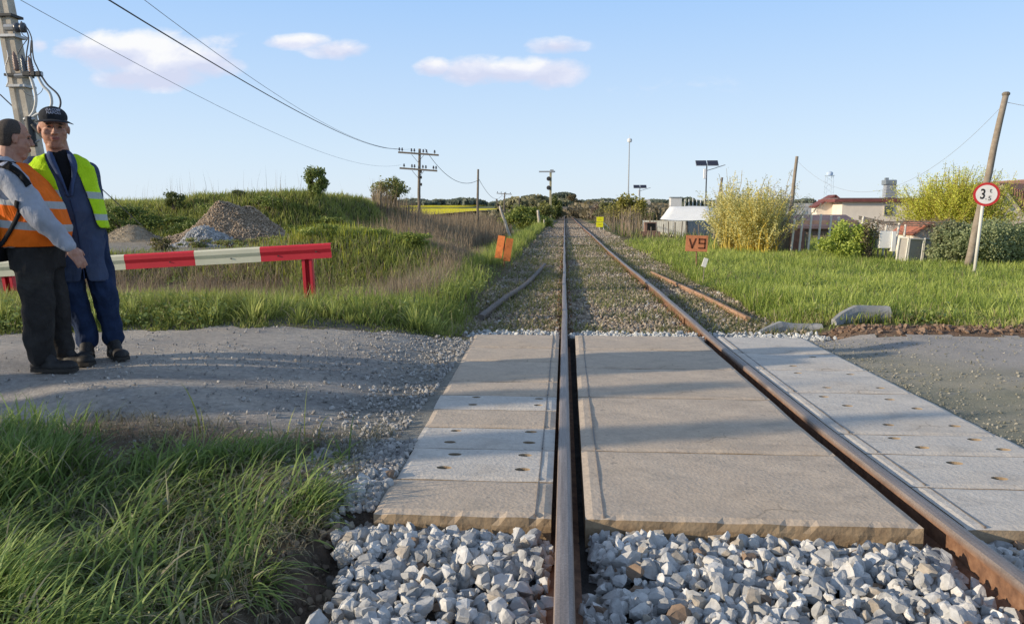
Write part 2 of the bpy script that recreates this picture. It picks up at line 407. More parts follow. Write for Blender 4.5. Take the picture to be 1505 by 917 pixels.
xx[:350] = -1.17+.12*RNG.normal(size=350); yq[:350] = 3.40+.09*RNG.normal(size=350)
stones('pit_soil_clods', np.stack([xx, yq, hgt(xx, yq)+.012], 1), .003+.024*RNG.random(900)**3, 2, lambda n: lerp([.11, .085, .065], [.30, .24, .18], RNG.random(n)), 'dark soil clods in the shallow pit left of the near ballast')
stones('road_gravel', np.stack([x, y, hgt(x, y)+.018], 1), s_, 1, dirt_cols, 'loose gravel scattered over the left dirt road')
n = 7000; x = 2.47+5*RNG.random(n)**1.6; y = RNG.uniform(3.6, 8.0, n); s_ = .003+.012*RNG.random(n)**4
stones('roadside_grit', np.stack([x, y, hgt(x, y)+.014], 1), s_, 1, lambda n: lerp([.17, .17, .13], [.36, .34, .29], RNG.random(n)), 'dark greenish grit lying beside the right hand concrete panels')
n = 2600; x = 2.6+7*RNG.random(n); y = 8.0+.55*RNG.random(n)**.8; s_ = .006+.04*RNG.random(n)**4
stones('soil_clods', np.stack([x, y, hgt(x, y)+.006], 1), s_, 2, lambda n: lerp([.13, .08, .055], [.30, .21, .15], RNG.random(n)), 'brown soil clods along the right road shoulder')
# ------------------------------------------------------------------ blades
def blades(name, x, y, h, w, bend, cols, segs=3, lean=None, label=None, catg='grass', z0=None, mat=None, dark=.45, yaw=None, kind='stuff', parent=None, zoff=-.01, a0=None):
    n = len(x); z = (hgt(x, y) if z0 is None else z0) + zoff
    yaw = RNG.uniform(0, 2*PI, n) if yaw is None else yaw
    dx, dy = np.cos(yaw), np.sin(yaw)
    face = yaw + PI/2 + RNG.uniform(-.9, .9, n); wx, wy = np.cos(face), np.sin(face)
    t = np.linspace(0, 1, segs+1)
    ang = bend[:, None]*t[None, :]**1.3*1.5
    if a0 is not None: ang = ang+a0[:, None]
    ds = h[:, None]/segs
    hx = np.concatenate([np.zeros((n, 1)), np.cumsum(np.sin(ang[:, 1:])*ds, 1)], 1)
    hz = np.concatenate([np.zeros((n, 1)), np.cumsum(np.cos(ang[:, 1:])*ds, 1)], 1)
    wid = w[:, None]*np.clip(1.02-t[None, :]**2.2, .04, 1)*.5
    P0 = np.stack([x[:, None]+dx[:, None]*hx - wx[:, None]*wid, y[:, None]+dy[:, None]*hx - wy[:, None]*wid, z[:, None]+hz], -1)
    P1 = np.stack([x[:, None]+dx[:, None]*hx + wx[:, None]*wid, y[:, None]+dy[:, None]*hx + wy[:, None]*wid, z[:, None]+hz], -1)
    if lean is not None:
        P0 += lean[None, None, :]*hz[..., None]; P1 += lean[None, None, :]*hz[..., None]
    V = np.stack([P0, P1], 2).reshape(n, -1, 3)           # n,(segs+1)*2,3
    k = (segs+1)*2
    q = np.array([[2*i, 2*i+1, 2*i+3, 2*i+2] for i in range(segs)])
    Fc = (q[None]+(np.arange(n)*k)[:, None, None]).reshape(-1, 4)
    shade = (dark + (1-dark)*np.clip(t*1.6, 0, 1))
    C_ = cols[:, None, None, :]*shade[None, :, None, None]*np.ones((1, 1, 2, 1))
    return tag(np_obj(name, V.reshape(-1, 3), Fc, mat or M_GRASS, parent, C_.reshape(-1, 3)), label, catg if parent is None else None, kind=kind)
def gcols(n, dry=.06, x=None, y=None, lo=(.17, .23, .05), hi=(.58, .60, .16), dc=(.46, .40, .22)):
    t = RNG.random(n)
    if x is not None: t = np.clip(.45*t + 1.0*(fbm(x, y, .9, 91)-.30)+.35*(fbm(x, y, 3.2, 92)-.5), 0, 1)
    c = lerp(lo, hi, t); m = RNG.random(n) < dry; c[m] = np.array(dc)*RNG.uniform(.6, 1.2, (m.sum(), 1)); return c
def cone(n, ya, yb, x0=None, x1=None, p=1.0):
    """random ground points spread evenly over what a viewer near the track sees"""
    y = ya*(yb/ya)**RNG.random(n) if p else RNG.uniform(ya, yb, n)
    lo = -.86*y-.6 if x0 is None else np.maximum(x0, -.86*y-.6); hi = .72*y+.6 if x1 is None else np.minimum(x1, .72*y+.6)
    return lo+(hi-lo)*RNG.random(n), y
def keep(ok, *a): return [q[ok] for q in a]
# A: strip between dirt road and hollow
x, y = cone(70000, 6.0, 10.4, None, -1.15)
edge = redge(x) + .10 + .22*(fbm(x, y*0, .5, 52)-.5)*2 + .15*S(-2.2, -1.2, x)
ok = (y > edge) & (y < 9.3 + 1.5*S(-3.2, -2.4, x)) & (RNG.random(len(x)) < np.clip(.25+1.6*(fbm(x, y, .45, 12)-.25), 0, 1)*(1-.75*S(9.4, 10.2, y)*S(-2.6, -4, x)))
x, y, edge = keep(ok, x, y, edge); n = len(x)
hh = (.06+.20*S(0, .7, y-edge)*(.55+.9*fbm(x, y, .5, 14)))*RNG.uniform(.55, 1.15, n)*(1-.55*((np.abs(x+3.0-.35*(9-y)) < .5) & (y < 9)))*(1-.5*S(-2.6, -1.3, x))
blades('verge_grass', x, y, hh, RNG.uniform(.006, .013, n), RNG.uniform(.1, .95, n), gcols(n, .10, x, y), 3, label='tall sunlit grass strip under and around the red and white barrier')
def clumps(name, ncl, ya, yb, x0, x1, okf, m, r, h0, h1, w0, w1, lo, hi, label, segs=4, sc=0.0):
    cx, cy = cone(ncl, ya, yb, x0, x1); k = okf(cx, cy); cx, cy = cx[k], cy[k]; nc = len(cx); hs = RNG.uniform(h0, h1, nc); tc_ = RNG.random(nc)
    i = np.repeat(np.arange(nc), m); n = len(i); a = RNG.uniform(0, 2*PI, n); q = np.abs(RNG.normal(size=n))*r*(.6+hs[i]/h1)
    x = cx[i]+np.cos(a)*q; y = cy[i]+np.sin(a)*q; t = np.clip(.65*tc_[i]+.35*RNG.random(n), 0, 1)
    c = lerp(lo, hi, t); dk = RNG.random(n) < .05; c[dk] = [.46, .4, .22]
    blades(name, x, y, hs[i]*RNG.uniform(.55, 1.1, n), RNG.uniform(w0, w1, n)*(1+sc*y), np.clip(q/r*.55+RNG.uniform(0, .35, n), .05, 1.25), c, segs, label=label, yaw=a+RNG.normal(size=n)*.4)
clumps('verge_tufts', 520, 6.1, 9.6, None, -1.3, lambda x, y: y > redge(x)+.28, 46, .07, .09, .30, .007, .014, (.18, .26, .05), (.64, .68, .20), 'separate arching tufts standing in the grass strip by the barrier')
clumps('meadow_tufts', 1500, 8.8, 24, 2.8, None, lambda x, y: (y > 8.9) & (x > 2.9) & ((y > 9.5) | (x > 4.4)), 30, .08, .10, .33, .008, .015, (.22, .32, .05), (.70, .76, .22), 'taller arching tufts standing in the right hand meadow', 3, .03)
clumps('mound_tufts', 420, 12.5, 18.5, -8, -2.4, lambda x, y: (RNG.random(len(x)) < gau(x, y, -4.1, 15.6, 2.0, 2.2, 3)) & ((y > 14) | (x > -4.4)), 30, .13, .12, .34, .012, .022, (.18, .24, .05), (.60, .62, .16), 'leafy tufts growing on the mound behind the barrier', 3)
# B: left embankment by the track
x, y = cone(60000, 8.2, 70, -5.0, -1.0)
ed = -1.12 - .14*(fbm(x, y, .6, 15)-.3) - .005*y
dn = S(ed+.05, ed-.45, x)*(1-S(20, 26, y)*S(-2.8, -3.6, x)); dn = dn*(1-.92*S(13, 15, y)*S(-1.9, -2.25, x))*(1-.85*((np.abs(x+1.42) < .35) & (y > 14.3) & (y < 17.6))); ok = RNG.random(len(x)) < dn
x, y = keep(ok, x, y); n = len(x); sc = 1+y/28
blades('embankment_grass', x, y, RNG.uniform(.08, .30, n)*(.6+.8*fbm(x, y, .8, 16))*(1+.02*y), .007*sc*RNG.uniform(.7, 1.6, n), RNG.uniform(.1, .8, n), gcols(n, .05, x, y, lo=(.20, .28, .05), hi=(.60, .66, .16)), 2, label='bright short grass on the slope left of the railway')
# C: mound behind the barrier and the low ground about it
x, y = cone(80000, 11.5, 21.5, -19, -1.9)
m = gau(x, y, -4.1, 15.6, 2.1, 2.3, 2.6); ok = RNG.random(len(x)) < (1-.9*((y < 13.9) & (x < -4.6)))*np.clip(m*1.5+.22*S(13.2, 14.5, y)*(fbm(x, y, 1.0, 78) > .45)*(1-S(16, 17.5, y)*S(-6.0, -7.0, x))+.3*S(17, 19, y)*S(-7, -6, x), 0, 1)
x, y = keep(ok, x, y); n = len(x)
hh = RNG.uniform(.08, .24, n)*(.5+fbm(x, y, .6, 17))
blades('mound_grass', x, y, hh, RNG.uniform(.010, .022, n), RNG.uniform(.1, .9, n), gcols(n, .06, x, y), 2, label='rough green weeds growing over the mound behind the barrier')
x, y = cone(2600, 13.4, 18, -7.5, -3.2); ok = RNG.random(len(x)) < gau(x, y, -4.9, 15.4, 1.2, 1.2); x, y = keep(ok, x, y); n = len(x)
blades('yellow_weeds', x, y, RNG.uniform(.15, .38, n), RNG.uniform(.015, .03, n), RNG.uniform(0, .3, n), lerp([.24, .30, .03], [.5, .5, .04], RNG.random(n)), 2, label='yellow flowering weeds on top of the grassy mound', catg='weeds', dark=.35)
# D: long bank
x, y = cone(95000, 23.8, 40, -40, -5.2)
ok = (RNG.random(len(x)) < S(24.6, 25.8, y)*S(-6.4, -7.6, x)*np.clip(.35+1.3*(fbm(x, y, 1.2, 18)-.2), 0, 1)); x, y = keep(ok, x, y); n = len(x)
blades('bank_grass', x, y, RNG.uniform(.12, .40, n)*(.5+fbm(x, y, 1.1, 19)), RNG.uniform(.018, .04, n), RNG.uniform(.1, .9, n), gcols(n, .08, x, y), 2, label='grass and low weeds covering the long earth bank')
# E: right meadow
x, y = cone(150000, 8.35, 34, 2.3, None)
ed = 8.62 + .12*(fbm(x, y*0, .6, 24)-.5)*2 - .25*S(3.3, 4.2, x); xb = 2.55 + .3*(fbm(x*0, y, 1.1, 25)-.4) + .0*y
ok = (y > ed) & (x > xb) & (RNG.random(len(x)) < np.clip(.25+S(8.6, 9.4, y)*.9, 0, 1)*np.clip(.6+1.2*(fbm(x, y, .5, 26)-.2), 0, 1))
ok &= ~((x > 2.4) & (x < 4.35) & (y < 8.95+.12*(x-2.4)) & (RNG.random(len(x)) < .93)); ok &= ~((x > 2.4) & (x < 4.2) & (y < 9.5) & (RNG.random(len(x)) < .35))
x, y = keep(ok, x, y); n = len(x); near = 1-S(8.6, 10.2, y)
c = gcols(n, .05, x, y, lo=(.21, .30, .05), hi=(.64, .70, .17)); k = (RNG.random(n) < near*.5); c[k] = lerp([.34, .32, .12], [.48, .42, .22], RNG.random(k.sum()))
hh = RNG.uniform(.10, .32, n)*(.40+fbm(x, y, .9, 27)*.95)*(1-.55*near)
blades('meadow_grass', x, y, hh, RNG.uniform(.007, .013, n)*(1+y/22), RNG.uniform(.1, .85, n), c, 3, label='lush bright green meadow grass on the right of the track')
# F: far grass both sides
x, y = cone(60000, 30, 130, None, None); ok = ((x > 3) | (x < -4)) & (RNG.random(len(x)) < np.clip((fbm(x, y, 5, 28)-.3)*3, .12, 1)); x, y = keep(ok, x, y); n = len(x)
blades('far_grass', x, y, RNG.uniform(.2, .55, n), RNG.uniform(.04, .10, n), RNG.uniform(.1, .9, n), gcols(n, .25, x, y), 1, label='distant rough grassland on both sides of the railway')
# weeds in the old ballast
x, y = cone(70000, 8.5, 40, -1.25, 2.8); dn = (fbm(x, y, .6, 29)-.40)*6*(1-S(18, 38, y)*.75); dn = np.where(np.abs(x) < .1, dn*.4, dn); dn = np.where(x < -.05, dn+.35*(1-S(10.5, 13, y)), dn)
ok = RNG.random(len(x)) < np.clip(dn, 0, .75); x, y = keep(ok, x, y); n = len(x)
blades('track_weeds', x, y, RNG.uniform(.04, .13, n)*(1+.02*y), RNG.uniform(.006, .016, n)*(1+.03*y), RNG.uniform(.3, 1, n), gcols(n, .25, x, y, lo=(.17, .20, .05), hi=(.44, .46, .16)), 1, label='low weeds sprouting through the old ballast', catg='weeds', zoff=.012)
def leafmat(name, x, y, zlo, zhi, ls, lo, hi, label):
    n = len(x); R = rand_rot(n, 1.0); q = np.array([[-.32, 0, 0], [0, -.5, .08], [.32, 0, 0], [0, .5, .08]])
    P_ = np.stack([x, y, hgt(x, y)+RNG.uniform(zlo, zhi, n)], 1); W_ = np.einsum('nij,nkj->nki', R, q[None]*(ls*RNG.uniform(.5, 1.4, n))[:, None, None])+P_[:, None, :]
    tag(np_obj(name, W_.reshape(-1, 3), np.arange(n*4).reshape(n, 4), M_LEAF, None, np.repeat(lerp(lo, hi, np.clip(.5*RNG.random(n)+.8*(fbm(x, y, .5, 97)-.25), 0, 1)), 4, 0)), label, 'weeds', kind='stuff')
x, y = cone(90000, 6.2, 19, None, None); m_ = fbm(x, y, .55, 98)
ok = (m_ > .56) & (((x < -1.3) & (y > redge(x)+.12) & (y < 9.4)) | ((x > 2.9) & (y > 8.8)) | ((x < -1.3) & (y > 13.5) & (x > -8)) | ((x < -1.25) & (x > -3) & (y > 9)))
x, y, m_ = keep(ok, x, y, m_); leafmat('broadleaf_weeds', x, y, .01, .2, .045, (.13, .19, .05), (.52, .58, .18), 'patches of low broad leaved weeds among the verge and meadow grass')
x = RNG.uniform(-2.6, -1.05, 9000); y = RNG.uniform(2.0, 3.9, 9000); ok = fbm(x, y, .28, 99) > .57; x, y = keep(ok, x, y); leafmat('trampled_leaves', x, y, -.01, .06, .03, (.14, .17, .06), (.42, .46, .2), 'trampled leaves and clippings lying between the near grass clumps')
# G: foreground grass, long and flopped over
def tuft(cx, cy, n, rx, ry, h0, h1, b0, b1, yaw0=None, ys=.8, z=0):
    x = cx+RNG.normal(size=n)*rx; y = cy+RNG.normal(size=n)*ry
    yw = RNG.uniform(0, 2*PI, n) if yaw0 is None else yaw0+RNG.normal(size=n)*ys
    return x, y, RNG.uniform(h0, h1, n), RNG.uniform(b0, b1, n), yw
T = []
for i in range(66):
    cy = random.uniform(1.9, 3.6); cx = random.uniform(-.72*cy-.5, -1.12); T.append(tuft(cx, cy, 120, .10, .08, .10, .32, 1.0, 1.6, random.uniform(-1.2, 1.9), .7))
for i in range(10): cy = random.uniform(3.35, 3.65); T.append(tuft(random.uniform(-2.0, -1.35), cy, 190, .10, .06, .10, .24, .6, 1.25, random.uniform(-.7, .6), 1.1))
for i in range(22): cy = random.uniform(2.7, 3.7); T.append(tuft(random.uniform(-3.4, -2.35), cy, 200, .13, .1, .14, .32, .4, 1.15, None))
for i in range(20): cy = random.uniform(2.0, 2.6); T.append(tuft(random.uniform(-2.3, -1.5), cy, 150, .10, .08, .14, .30, .6, 1.3, random.uniform(-.5, 1.5), .8))
for i in range(6): T.append(tuft(-1.03+random.uniform(-.06, .0), random.uniform(2.2, 3.3), 60, .04, .06, .10, .24, .9, 1.6, -.2, .5))
T.append(tuft(-1.06, 3.05, 160, .07, .05, .10, .22, .6, 1.3, 0, .9))
x, y, hh, bd, yw = [np.concatenate([t[i] for t in T]) for i in range(5)]
bare = fbm(x, y, .32, 77); ok = (x < -1.0+.03*np.sin(y*9)-.10*S(3.0, 3.3, y)) & (RNG.random(len(x)) > .93*gau(x, y, -1.17, 3.40, .20, .15, 3)) & ((RNG.random(len(x)) < np.clip((bare-.36)*7, .04, 1)) | (x < -2.2)) & (y < 3.9) & ~((np.abs(x+1.5) < .16) & (np.abs(y-3.3) < .07)); x, y, hh, bd, yw = keep(ok, x, y, hh, bd, yw); n = len(x)
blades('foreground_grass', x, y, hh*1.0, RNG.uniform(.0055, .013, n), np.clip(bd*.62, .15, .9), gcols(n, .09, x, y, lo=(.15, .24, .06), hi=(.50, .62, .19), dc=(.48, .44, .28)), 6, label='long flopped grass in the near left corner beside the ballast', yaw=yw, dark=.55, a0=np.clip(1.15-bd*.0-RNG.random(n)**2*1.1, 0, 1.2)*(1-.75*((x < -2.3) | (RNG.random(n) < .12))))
x = np.array([-2.03, -1.98, -1.42, -1.5, -1.36]); y = np.array([4.05, 4.0, 4.0, 3.95, 4.05]); n = 5
blades('grass_stems', x, y, np.array([.34, .2, .33, .22, .25]), np.array([.012, .008, .008, .007, .008]), np.array([.5, .3, .1, .4, .8]), gcols(n, 0), 6, label='few taller stems standing out of the near grass clump', yaw=np.array([2.8, 2.5, .3, 1, -.5]))
# dead litter among it
n = 6500; x = RNG.uniform(-2.8, -.95, n); y = RNG.uniform(2.0, 4.2, n); ok = fbm(x, y, .3, 37) > .40; x, y = keep(ok, x, y); n = len(x)
blades('cut_grass_litter', x, y, RNG.uniform(.05, .2, n), RNG.uniform(.002, .005, n), RNG.uniform(1.2, 1.8, n), lerp([.22, .2, .12], [.42, .4, .28], RNG.random(n)), 3, label='pale dry cut stems lying among the near grass', zoff=.02)
# H: dry scrub + reeds
def dry(name, x, y, hh, w, lab, b1=.45, catg='dry weeds', lo=(.22, .165, .12), hi=(.50, .40, .29), segs=2):
    n = len(x); return blades(name, x, y, hh, w, RNG.uniform(0, b1, n), lerp(lo, hi, RNG.random(n)), segs, label=lab, catg=catg, mat=M_DRY, dark=.7)
x, y = cone(80000, 9.0, 15, -14, -1.7); ok = RNG.random(len(x)) < np.clip((fbm(x, y, .7, 38)-.25)*4, 0.05, 1)*S(9.1, 9.7, y)*(1-.85*gau(x, y, -4.1, 15.2, 2.1, 2.2, 3))*(1-.8*S(-3.0, -2.2, x)); x, y = keep(ok, x, y); n = len(x)
dry('dead_scrub', x, y, RNG.uniform(.15, .5, n), RNG.uniform(.004, .010, n), 'tangled brown dead weeds in the hollow behind the grass strip', 1.4, segs=3)
x, y = cone(1800, 10.2, 12, -3.3, -1.8); n = len(x)
dry('dry_twigs', x, y, RNG.uniform(.2, .62, n), RNG.uniform(.005, .009, n), 'pale dry twigs fanning out of the ditch edge', .8, segs=3, hi=(.45, .37, .27))
x, y = cone(11000, 13.2, 21, -3.5, -1.85); ok = (x < -1.95-.02*(y-14)) & (x > -.165*y-.25) & (RNG.random(len(x)) < np.clip((fbm(x, y, .8, 45)-.2)*3, .1, 1)); x, y = keep(ok, x, y); n = len(x)
dry('ditch_reeds', x, y, RNG.uniform(.15, .45, n), RNG.uniform(.006, .014, n), 'shorter brown dead reeds in the ditch behind the orange plate', .6, 'reeds')
x, y = cone(60000, 19.5, 75, -26, -2.6); X0 = -6.8-.03*y
ok = (x > np.where(y < 35, -5.9, -30)) & (x < -2.4-.035*y) & ((y < 35) | (x > -.25*y)) & (RNG.random(len(x)) < np.clip((fbm(x, y, 2.2, 39)-.25)*3, .1, 1)); x, y = keep(ok, x, y); n = len(x)
dry('dry_reeds', x, y, np.clip(RNG.uniform(.6, 1.25, n)*(.5+.95*fbm(x, y, 2.5, 40))*(1+.009*y), .3, 2.0)*(1-.35*S(-5, -3, x)), RNG.uniform(.010, .026, n)*(1+y/55), 'belt of tall dry beige reeds left of the railway', .3, 'reeds', lo=(.22, .165, .115), hi=(.44, .35, .24))
x, y = cone(1500, 25.5, 31, -26, -7.8); ok = RNG.random(len(x)) < np.clip((fbm(x, y, 1.6, 46)-.5)*4, .02, 1)*.5; x, y = keep(ok, x, y); n = len(x)
dry('bank_stalks', x, y, RNG.uniform(.4, 1.25, n), RNG.uniform(.006, .013, n), 'thin dry stalks sticking up along the crest of the bank', .25)
x, y = cone(9000, 40, 120, 3.0, None); ok = (x < .085*y+1.2) & (RNG.random(len(x)) < .7); x, y = keep(ok, x, y); n = len(x)
dry('brown_thicket', x, y, RNG.uniform(.6, 2.0, n), RNG.uniform(.02, .05, n), 'brown leafless thicket right of the receding track', .3)

# ------------------------------------------------------------------ shrubs and trees
def leaves(name, P_, size, cols, parent, mat=None, aspect=.6, up=.3):
    n = len(P_); R = rand_rot(n)
    q = np.array([[-.5*aspect, 0, 0], [0, -.5, .06], [.5*aspect, 0, 0], [0, .5, .06]])
    W = np.einsum('nij,nkj->nki', R, q[None]*size[:, None, None])+P_[:, None, :]
    Fc = np.arange(n*4).reshape(n, 4)
    return np_obj(name, W.reshape(-1, 3), Fc, mat or M_LEAF, parent, np.repeat(cols, 4, 0))
def bushy(name, label, catg, loc, r, nl, ls, lo, hi, group=None, trunk_h=.3, clumps=28, stems=7, flat=.0, seed=0, dryf=.0, trunk_name='trunk'):
    rr = random.Random(seed*13+5); e = empty(name, loc, 0, label, catg, group)
    rx, ry, rz_ = r; cz = trunk_h+rz_*.92
    cl = []; bm = bmesh.new()
    for i in range(clumps):
        while True:
            p = np.array([rr.uniform(-1, 1), rr.uniform(-1, 1), rr.uniform(-1, 1)]); q = np.linalg.norm(p)
            if .35 < q < 1: break
        cl.append((p*np.array([rx, ry, rz_])*.82+np.array([0, 0, cz]), rr.uniform(.16, .34), rr.random()))
    for i in range(stems):
        c_ = cl[i][0]; b = Vector((rr.uniform(-.1, .1)*rx, rr.uniform(-.1, .1)*ry, -.05)); m_ = Vector(c_*np.array([.45, .45, .55]))
        t0 = .035*max(rx, .6)+.01; tube(bm, cat([b, m_, Vector(c_)], 3), [t0*(1-.8*k/6) for k in range(7)], 5)
    bm_obj(trunk_name, bm, M_BARK, e)
    w = RNG.integers(0, clumps, nl); cc = np.array([c[0] for c in cl]); cr = np.array([c[1] for c in cl]); ct = np.array([c[2] for c in cl])
    rad = cr[w][:, None]*np.array([rx, ry, rz_])*1.25
    g_ = RNG.normal(size=(nl, 3)); g_ /= np.linalg.norm(g_, axis=1)[:, None]; g_ *= (RNG.random((nl, 1))**.45)*(1+.25*RNG.normal(size=(nl, 1)))
    P_ = cc[w]+g_*rad; P_[:, 2] = np.maximum(P_[:, 2], .02)
    t = np.clip(.5*ct[w]+.5*RNG.random(nl)+.0*P_[:, 2], 0, 1); col = lerp(lo, hi, t)
    k = RNG.random(nl) < dryf; col[k] = lerp([.2, .15, .1], [.36, .28, .18], RNG.random(k.sum()))
    leaves('crown', P_, ls*RNG.uniform(.6, 1.3, nl), col, e); return e
def whips(name, label, catg, loc, spread, height, ns, nl, ls, lo, hi, stemcol, group=None, seed=0, up=.5, base_r=.25, lobes=1):
    """many thin shoots rising from the ground and fanning out, with small leaves along them"""
    rr = np.random.default_rng(seed+3); e = empty(name, loc, 0, label, catg, group)
    n = ns; a = rr.uniform(0, 2*PI, n); q = np.sqrt(rr.random(n)); L = height*rr.uniform(.5, 1.0, n)*(1-.25*q)
    bx = base_r*rr.normal(size=n)*spread*.5; by = base_r*rr.normal(size=n)*spread*.5
    ex = bx+np.cos(a)*q*spread; ey = by+np.sin(a)*q*spread*.8
    seg = 6; t = np.linspace(0, 1, seg+1)
    cx = bx[:, None]+(ex-bx)[:, None]*t**1.6; cy = by[:, None]+(ey-by)[:, None]*t**1.6; cz = L[:, None]*t*(1-.12*t*q[:, None])
    wob = rr.normal(size=(n, seg+1))*.05*t[None, :]+ .12*np.sin(t*3+rr.uniform(0, 6, n)[:, None])*t[None, :]; cx = cx+wob
    w = (.012*height/2.2)*(1-.75*t)[None, :]*rr.uniform(.6, 1.4, n)[:, None]+.002
    fa = rr.uniform(0, PI, n); wx = np.cos(fa)[:, None]*w; wy = np.sin(fa)[:, None]*w
    V_ = np.stack([np.stack([cx-wx, cy-wy, cz], -1), np.stack([cx+wx, cy+wy, cz], -1)], 2).reshape(-1, 3)
    k = (seg+1)*2; qd = np.array([[2*i, 2*i+1, 2*i+3, 2*i+2] for i in range(seg)]); Fc = (qd[None]+(np.arange(n)*k)[:, None, None]).reshape(-1, 4)
    np_obj('trunk', V_, Fc, M_DRY, e, np.tile(np.array(stemcol), (len(V_), 1))*rr.uniform(.7, 1.3, (len(V_), 1)))
    si = rr.integers(0, n, nl); tt = .18+.82*rr.random(nl)**.8; f = tt*seg; i0 = np.minimum(f.astype(int), seg-1); fr = f-i0
    def ip(A): return A[si, i0]*(1-fr)+A[si, i0+1]*fr
    P_ = np.stack([ip(cx), ip(cy), ip(cz)], -1)+rr.normal(size=(nl, 3))*.035*height/2.2
    hue = rr.random(n)[si]; leaves('crown', P_, ls*rr.uniform(.6, 1.3, nl), lerp(lo, hi, np.clip(.5*hue+.5*rr.random(nl), 0, 1)), e, aspect=.4); return e
def at(px, Yd, z=None):
    p = D(px, 300, Yd); return (p[0], Yd, hp(p[0], Yd) if z is None else z)
GR = ((.08, .125, .03), (.24, .30, .08)); YG = ((.22, .24, .03), (.48, .46, .07))
bushy('shrub', 'upright green shrub standing alone on the right end of the bank crest', 'shrub', at(466, 28.5), (.44, .42, .58), 5200, .085, (.13, .17, .04), (.3, .36, .10), 'shrubs on the bank crest', .1, 40, seed=1)
bushy('shrub', 'feathery light green shrub on the bank crest left of the small round shrub', 'shrub', at(257, 27.5), (.42, .4, .36), 1300, .08, (.10, .13, .04), (.22, .25, .09), 'shrubs on the bank crest', .1, 18, seed=2)
bushy('shrub', 'small low round shrub on the bank crest behind the brown gravel heap', 'shrub', at(350, 28), (.34, .34, .14), 900, .075, (.10, .12, .04), (.2, .22, .09), 'shrubs on the bank crest', .03, 14, seed=3)
bushy('shrub', 'thin leafy shrub just right of the man in the yellow vest', 'shrub', at(166, 26), (.42, .5, .34), 1000, .08, (.09, .13, .04), (.2, .26, .08), 'shrubs on the bank crest', .0, 16, seed=4)
bushy('shrub', 'dark weedy shrub low on the bank face beside the vertical dry stalks', 'shrub', at(300, 25.0), (1.2, .6, .42), 2600, .09, *GR, 'weeds at the foot of the bank', .0, 26, seed=5)
bushy('shrub', 'dark green shrub at the left end of the bank above the sandy heap', 'shrub', at(182, 25.6), (1.3, .6, .6), 3200, .09, *GR, 'weeds at the foot of the bank', .0, 26, seed=6)
bushy('shrub', 'olive weed clump standing at the near foot of the grey gravel heap', 'shrub', at(240, 17.2), (.42, .3, .2), 1100, .05, (.1, .1, .03), (.24, .22, .08), None, .0, 18, seed=7, dryf=.2)
bushy('shrub', 'rounded green bush at the left edge of the reed belt', 'bush', at(573, 39), (.95, .8, .75), 2600, .12, (.18, .20, .05), (.36, .37, .12), None, .25, 20, seed=8)
bushy('shrub', 'green weedy bush beside the base of the two armed telegraph pole', 'bush', at(640, 27), (.9, .6, .34), 2200, .09, (.1, .16, .03), (.26, .32, .06), None, .0, 18, seed=9)
for i, (px, Yd, r, nl, lab, lo, hi) in enumerate([
    (776, 62, (2.2, 1.6, 1.05), 4200, 'broad low green bush left of the slim signal mast', (.15, .20, .04), (.36, .40, .10)),
    (796, 88, (1.5, 1.6, 1.3), 3600, 'taller olive bush behind the broad low one', (.17, .18, .05), (.36, .35, .11)),
    (817, 118, (1.0, 1.8, 1.9), 3600, 'dark green tree close against the left edge of the track', (.09, .12, .04), (.24, .27, .08)),
    (842.5, 330, (3.5, 4, 3.4), 2600, 'round brown treetop at the end of the track', (.14, .11, .06), (.24, .2, .11)),
    (848, 150, (.9, 2, 1.5), 2200, 'olive bush against the right edge of the track', (.16, .16, .04), (.3, .27, .08)),
    (868, 118, (1.7, 2, 1.5), 2600, 'brownish bush right of the track short of the round treetop', (.16, .14, .06), (.3, .25, .12)),
    (899, 84, (2.0, 2, 1.25), 3000, 'grey green bush just behind the yellow board', (.14, .15, .06), (.28, .28, .12)),
    (925, 74, (2.0, 1.8, 1.55), 4200, 'yellow green willow bush beside the smaller solar lamp', (.2, .2, .04), (.42, .38, .09)),
    (880, 105, (1.4, 1.4, 1.2), 2200, 'pinkish brown bush between the track and the grey green bush', (.22, .17, .13), (.36, .29, .22)),
    (952, 66, (.9, 1, .7), 1500, 'small dark green bush at the foot of the smaller solar lamp', (.06, .08, .02), (.16, .17, .05))]):
    bushy('bush', lab, 'bush', at(px, Yd), r, int(nl*1.5), .0032*Yd*.6+.08, lo, hi, 'bushes beside the receding track', .1, 26, seed=20+i)
bushy('hedge', 'round bright green garden bush left of the white cage door', 'bush', at(1246, 20.5), (.78, .6, .56), 6500, .07, (.20, .28, .04), (.56, .64, .14), None, .0, 34, seed=40)
bushy('shrub', 'sparse dark climber bush right of the round bright garden bush', 'bush', at(1281, 20.2), (.3, .3, .55), 1600, .05, (.08, .09, .04), (.2, .18, .1), None, .0, 16, seed=41, dryf=.4)
bushy('ivy_bush', 'dense dark ivy bush right behind the weight limit sign post', 'bush', at(1458, 18.6), (1.45, .8, .58), 26000, .062, (.13, .17, .06), (.56, .62, .34), 'ivy bushes by the road sign', .0, 60, seed=42)
bushy('ivy_bush', 'grey green ivy bush left of the weight limit sign post', 'bush', at(1398, 18.9), (.5, .5, .62), 6500, .08, (.12, .14, .06), (.42, .44, .25), 'ivy bushes by the road sign', .0, 40, seed=43)
bushy('ivy_bush', 'dark ivy bush cut by the right edge of the photo', 'bush', at(1520, 20), (1.1, .8, .6), 6500, .085, (.07, .09, .03), (.26, .3, .13), 'ivy bushes by the road sign', .0, 40, seed=44)
rb = random.Random(77)
WL = ['leafy weed clump on the earth bank face, %s' % q for q in ('farthest left', 'second from the left', 'third from the left', 'fourth from the left', 'middle one', 'right of the middle', 'below the upright crest shrub', 'near its right end', 'at its right corner')]
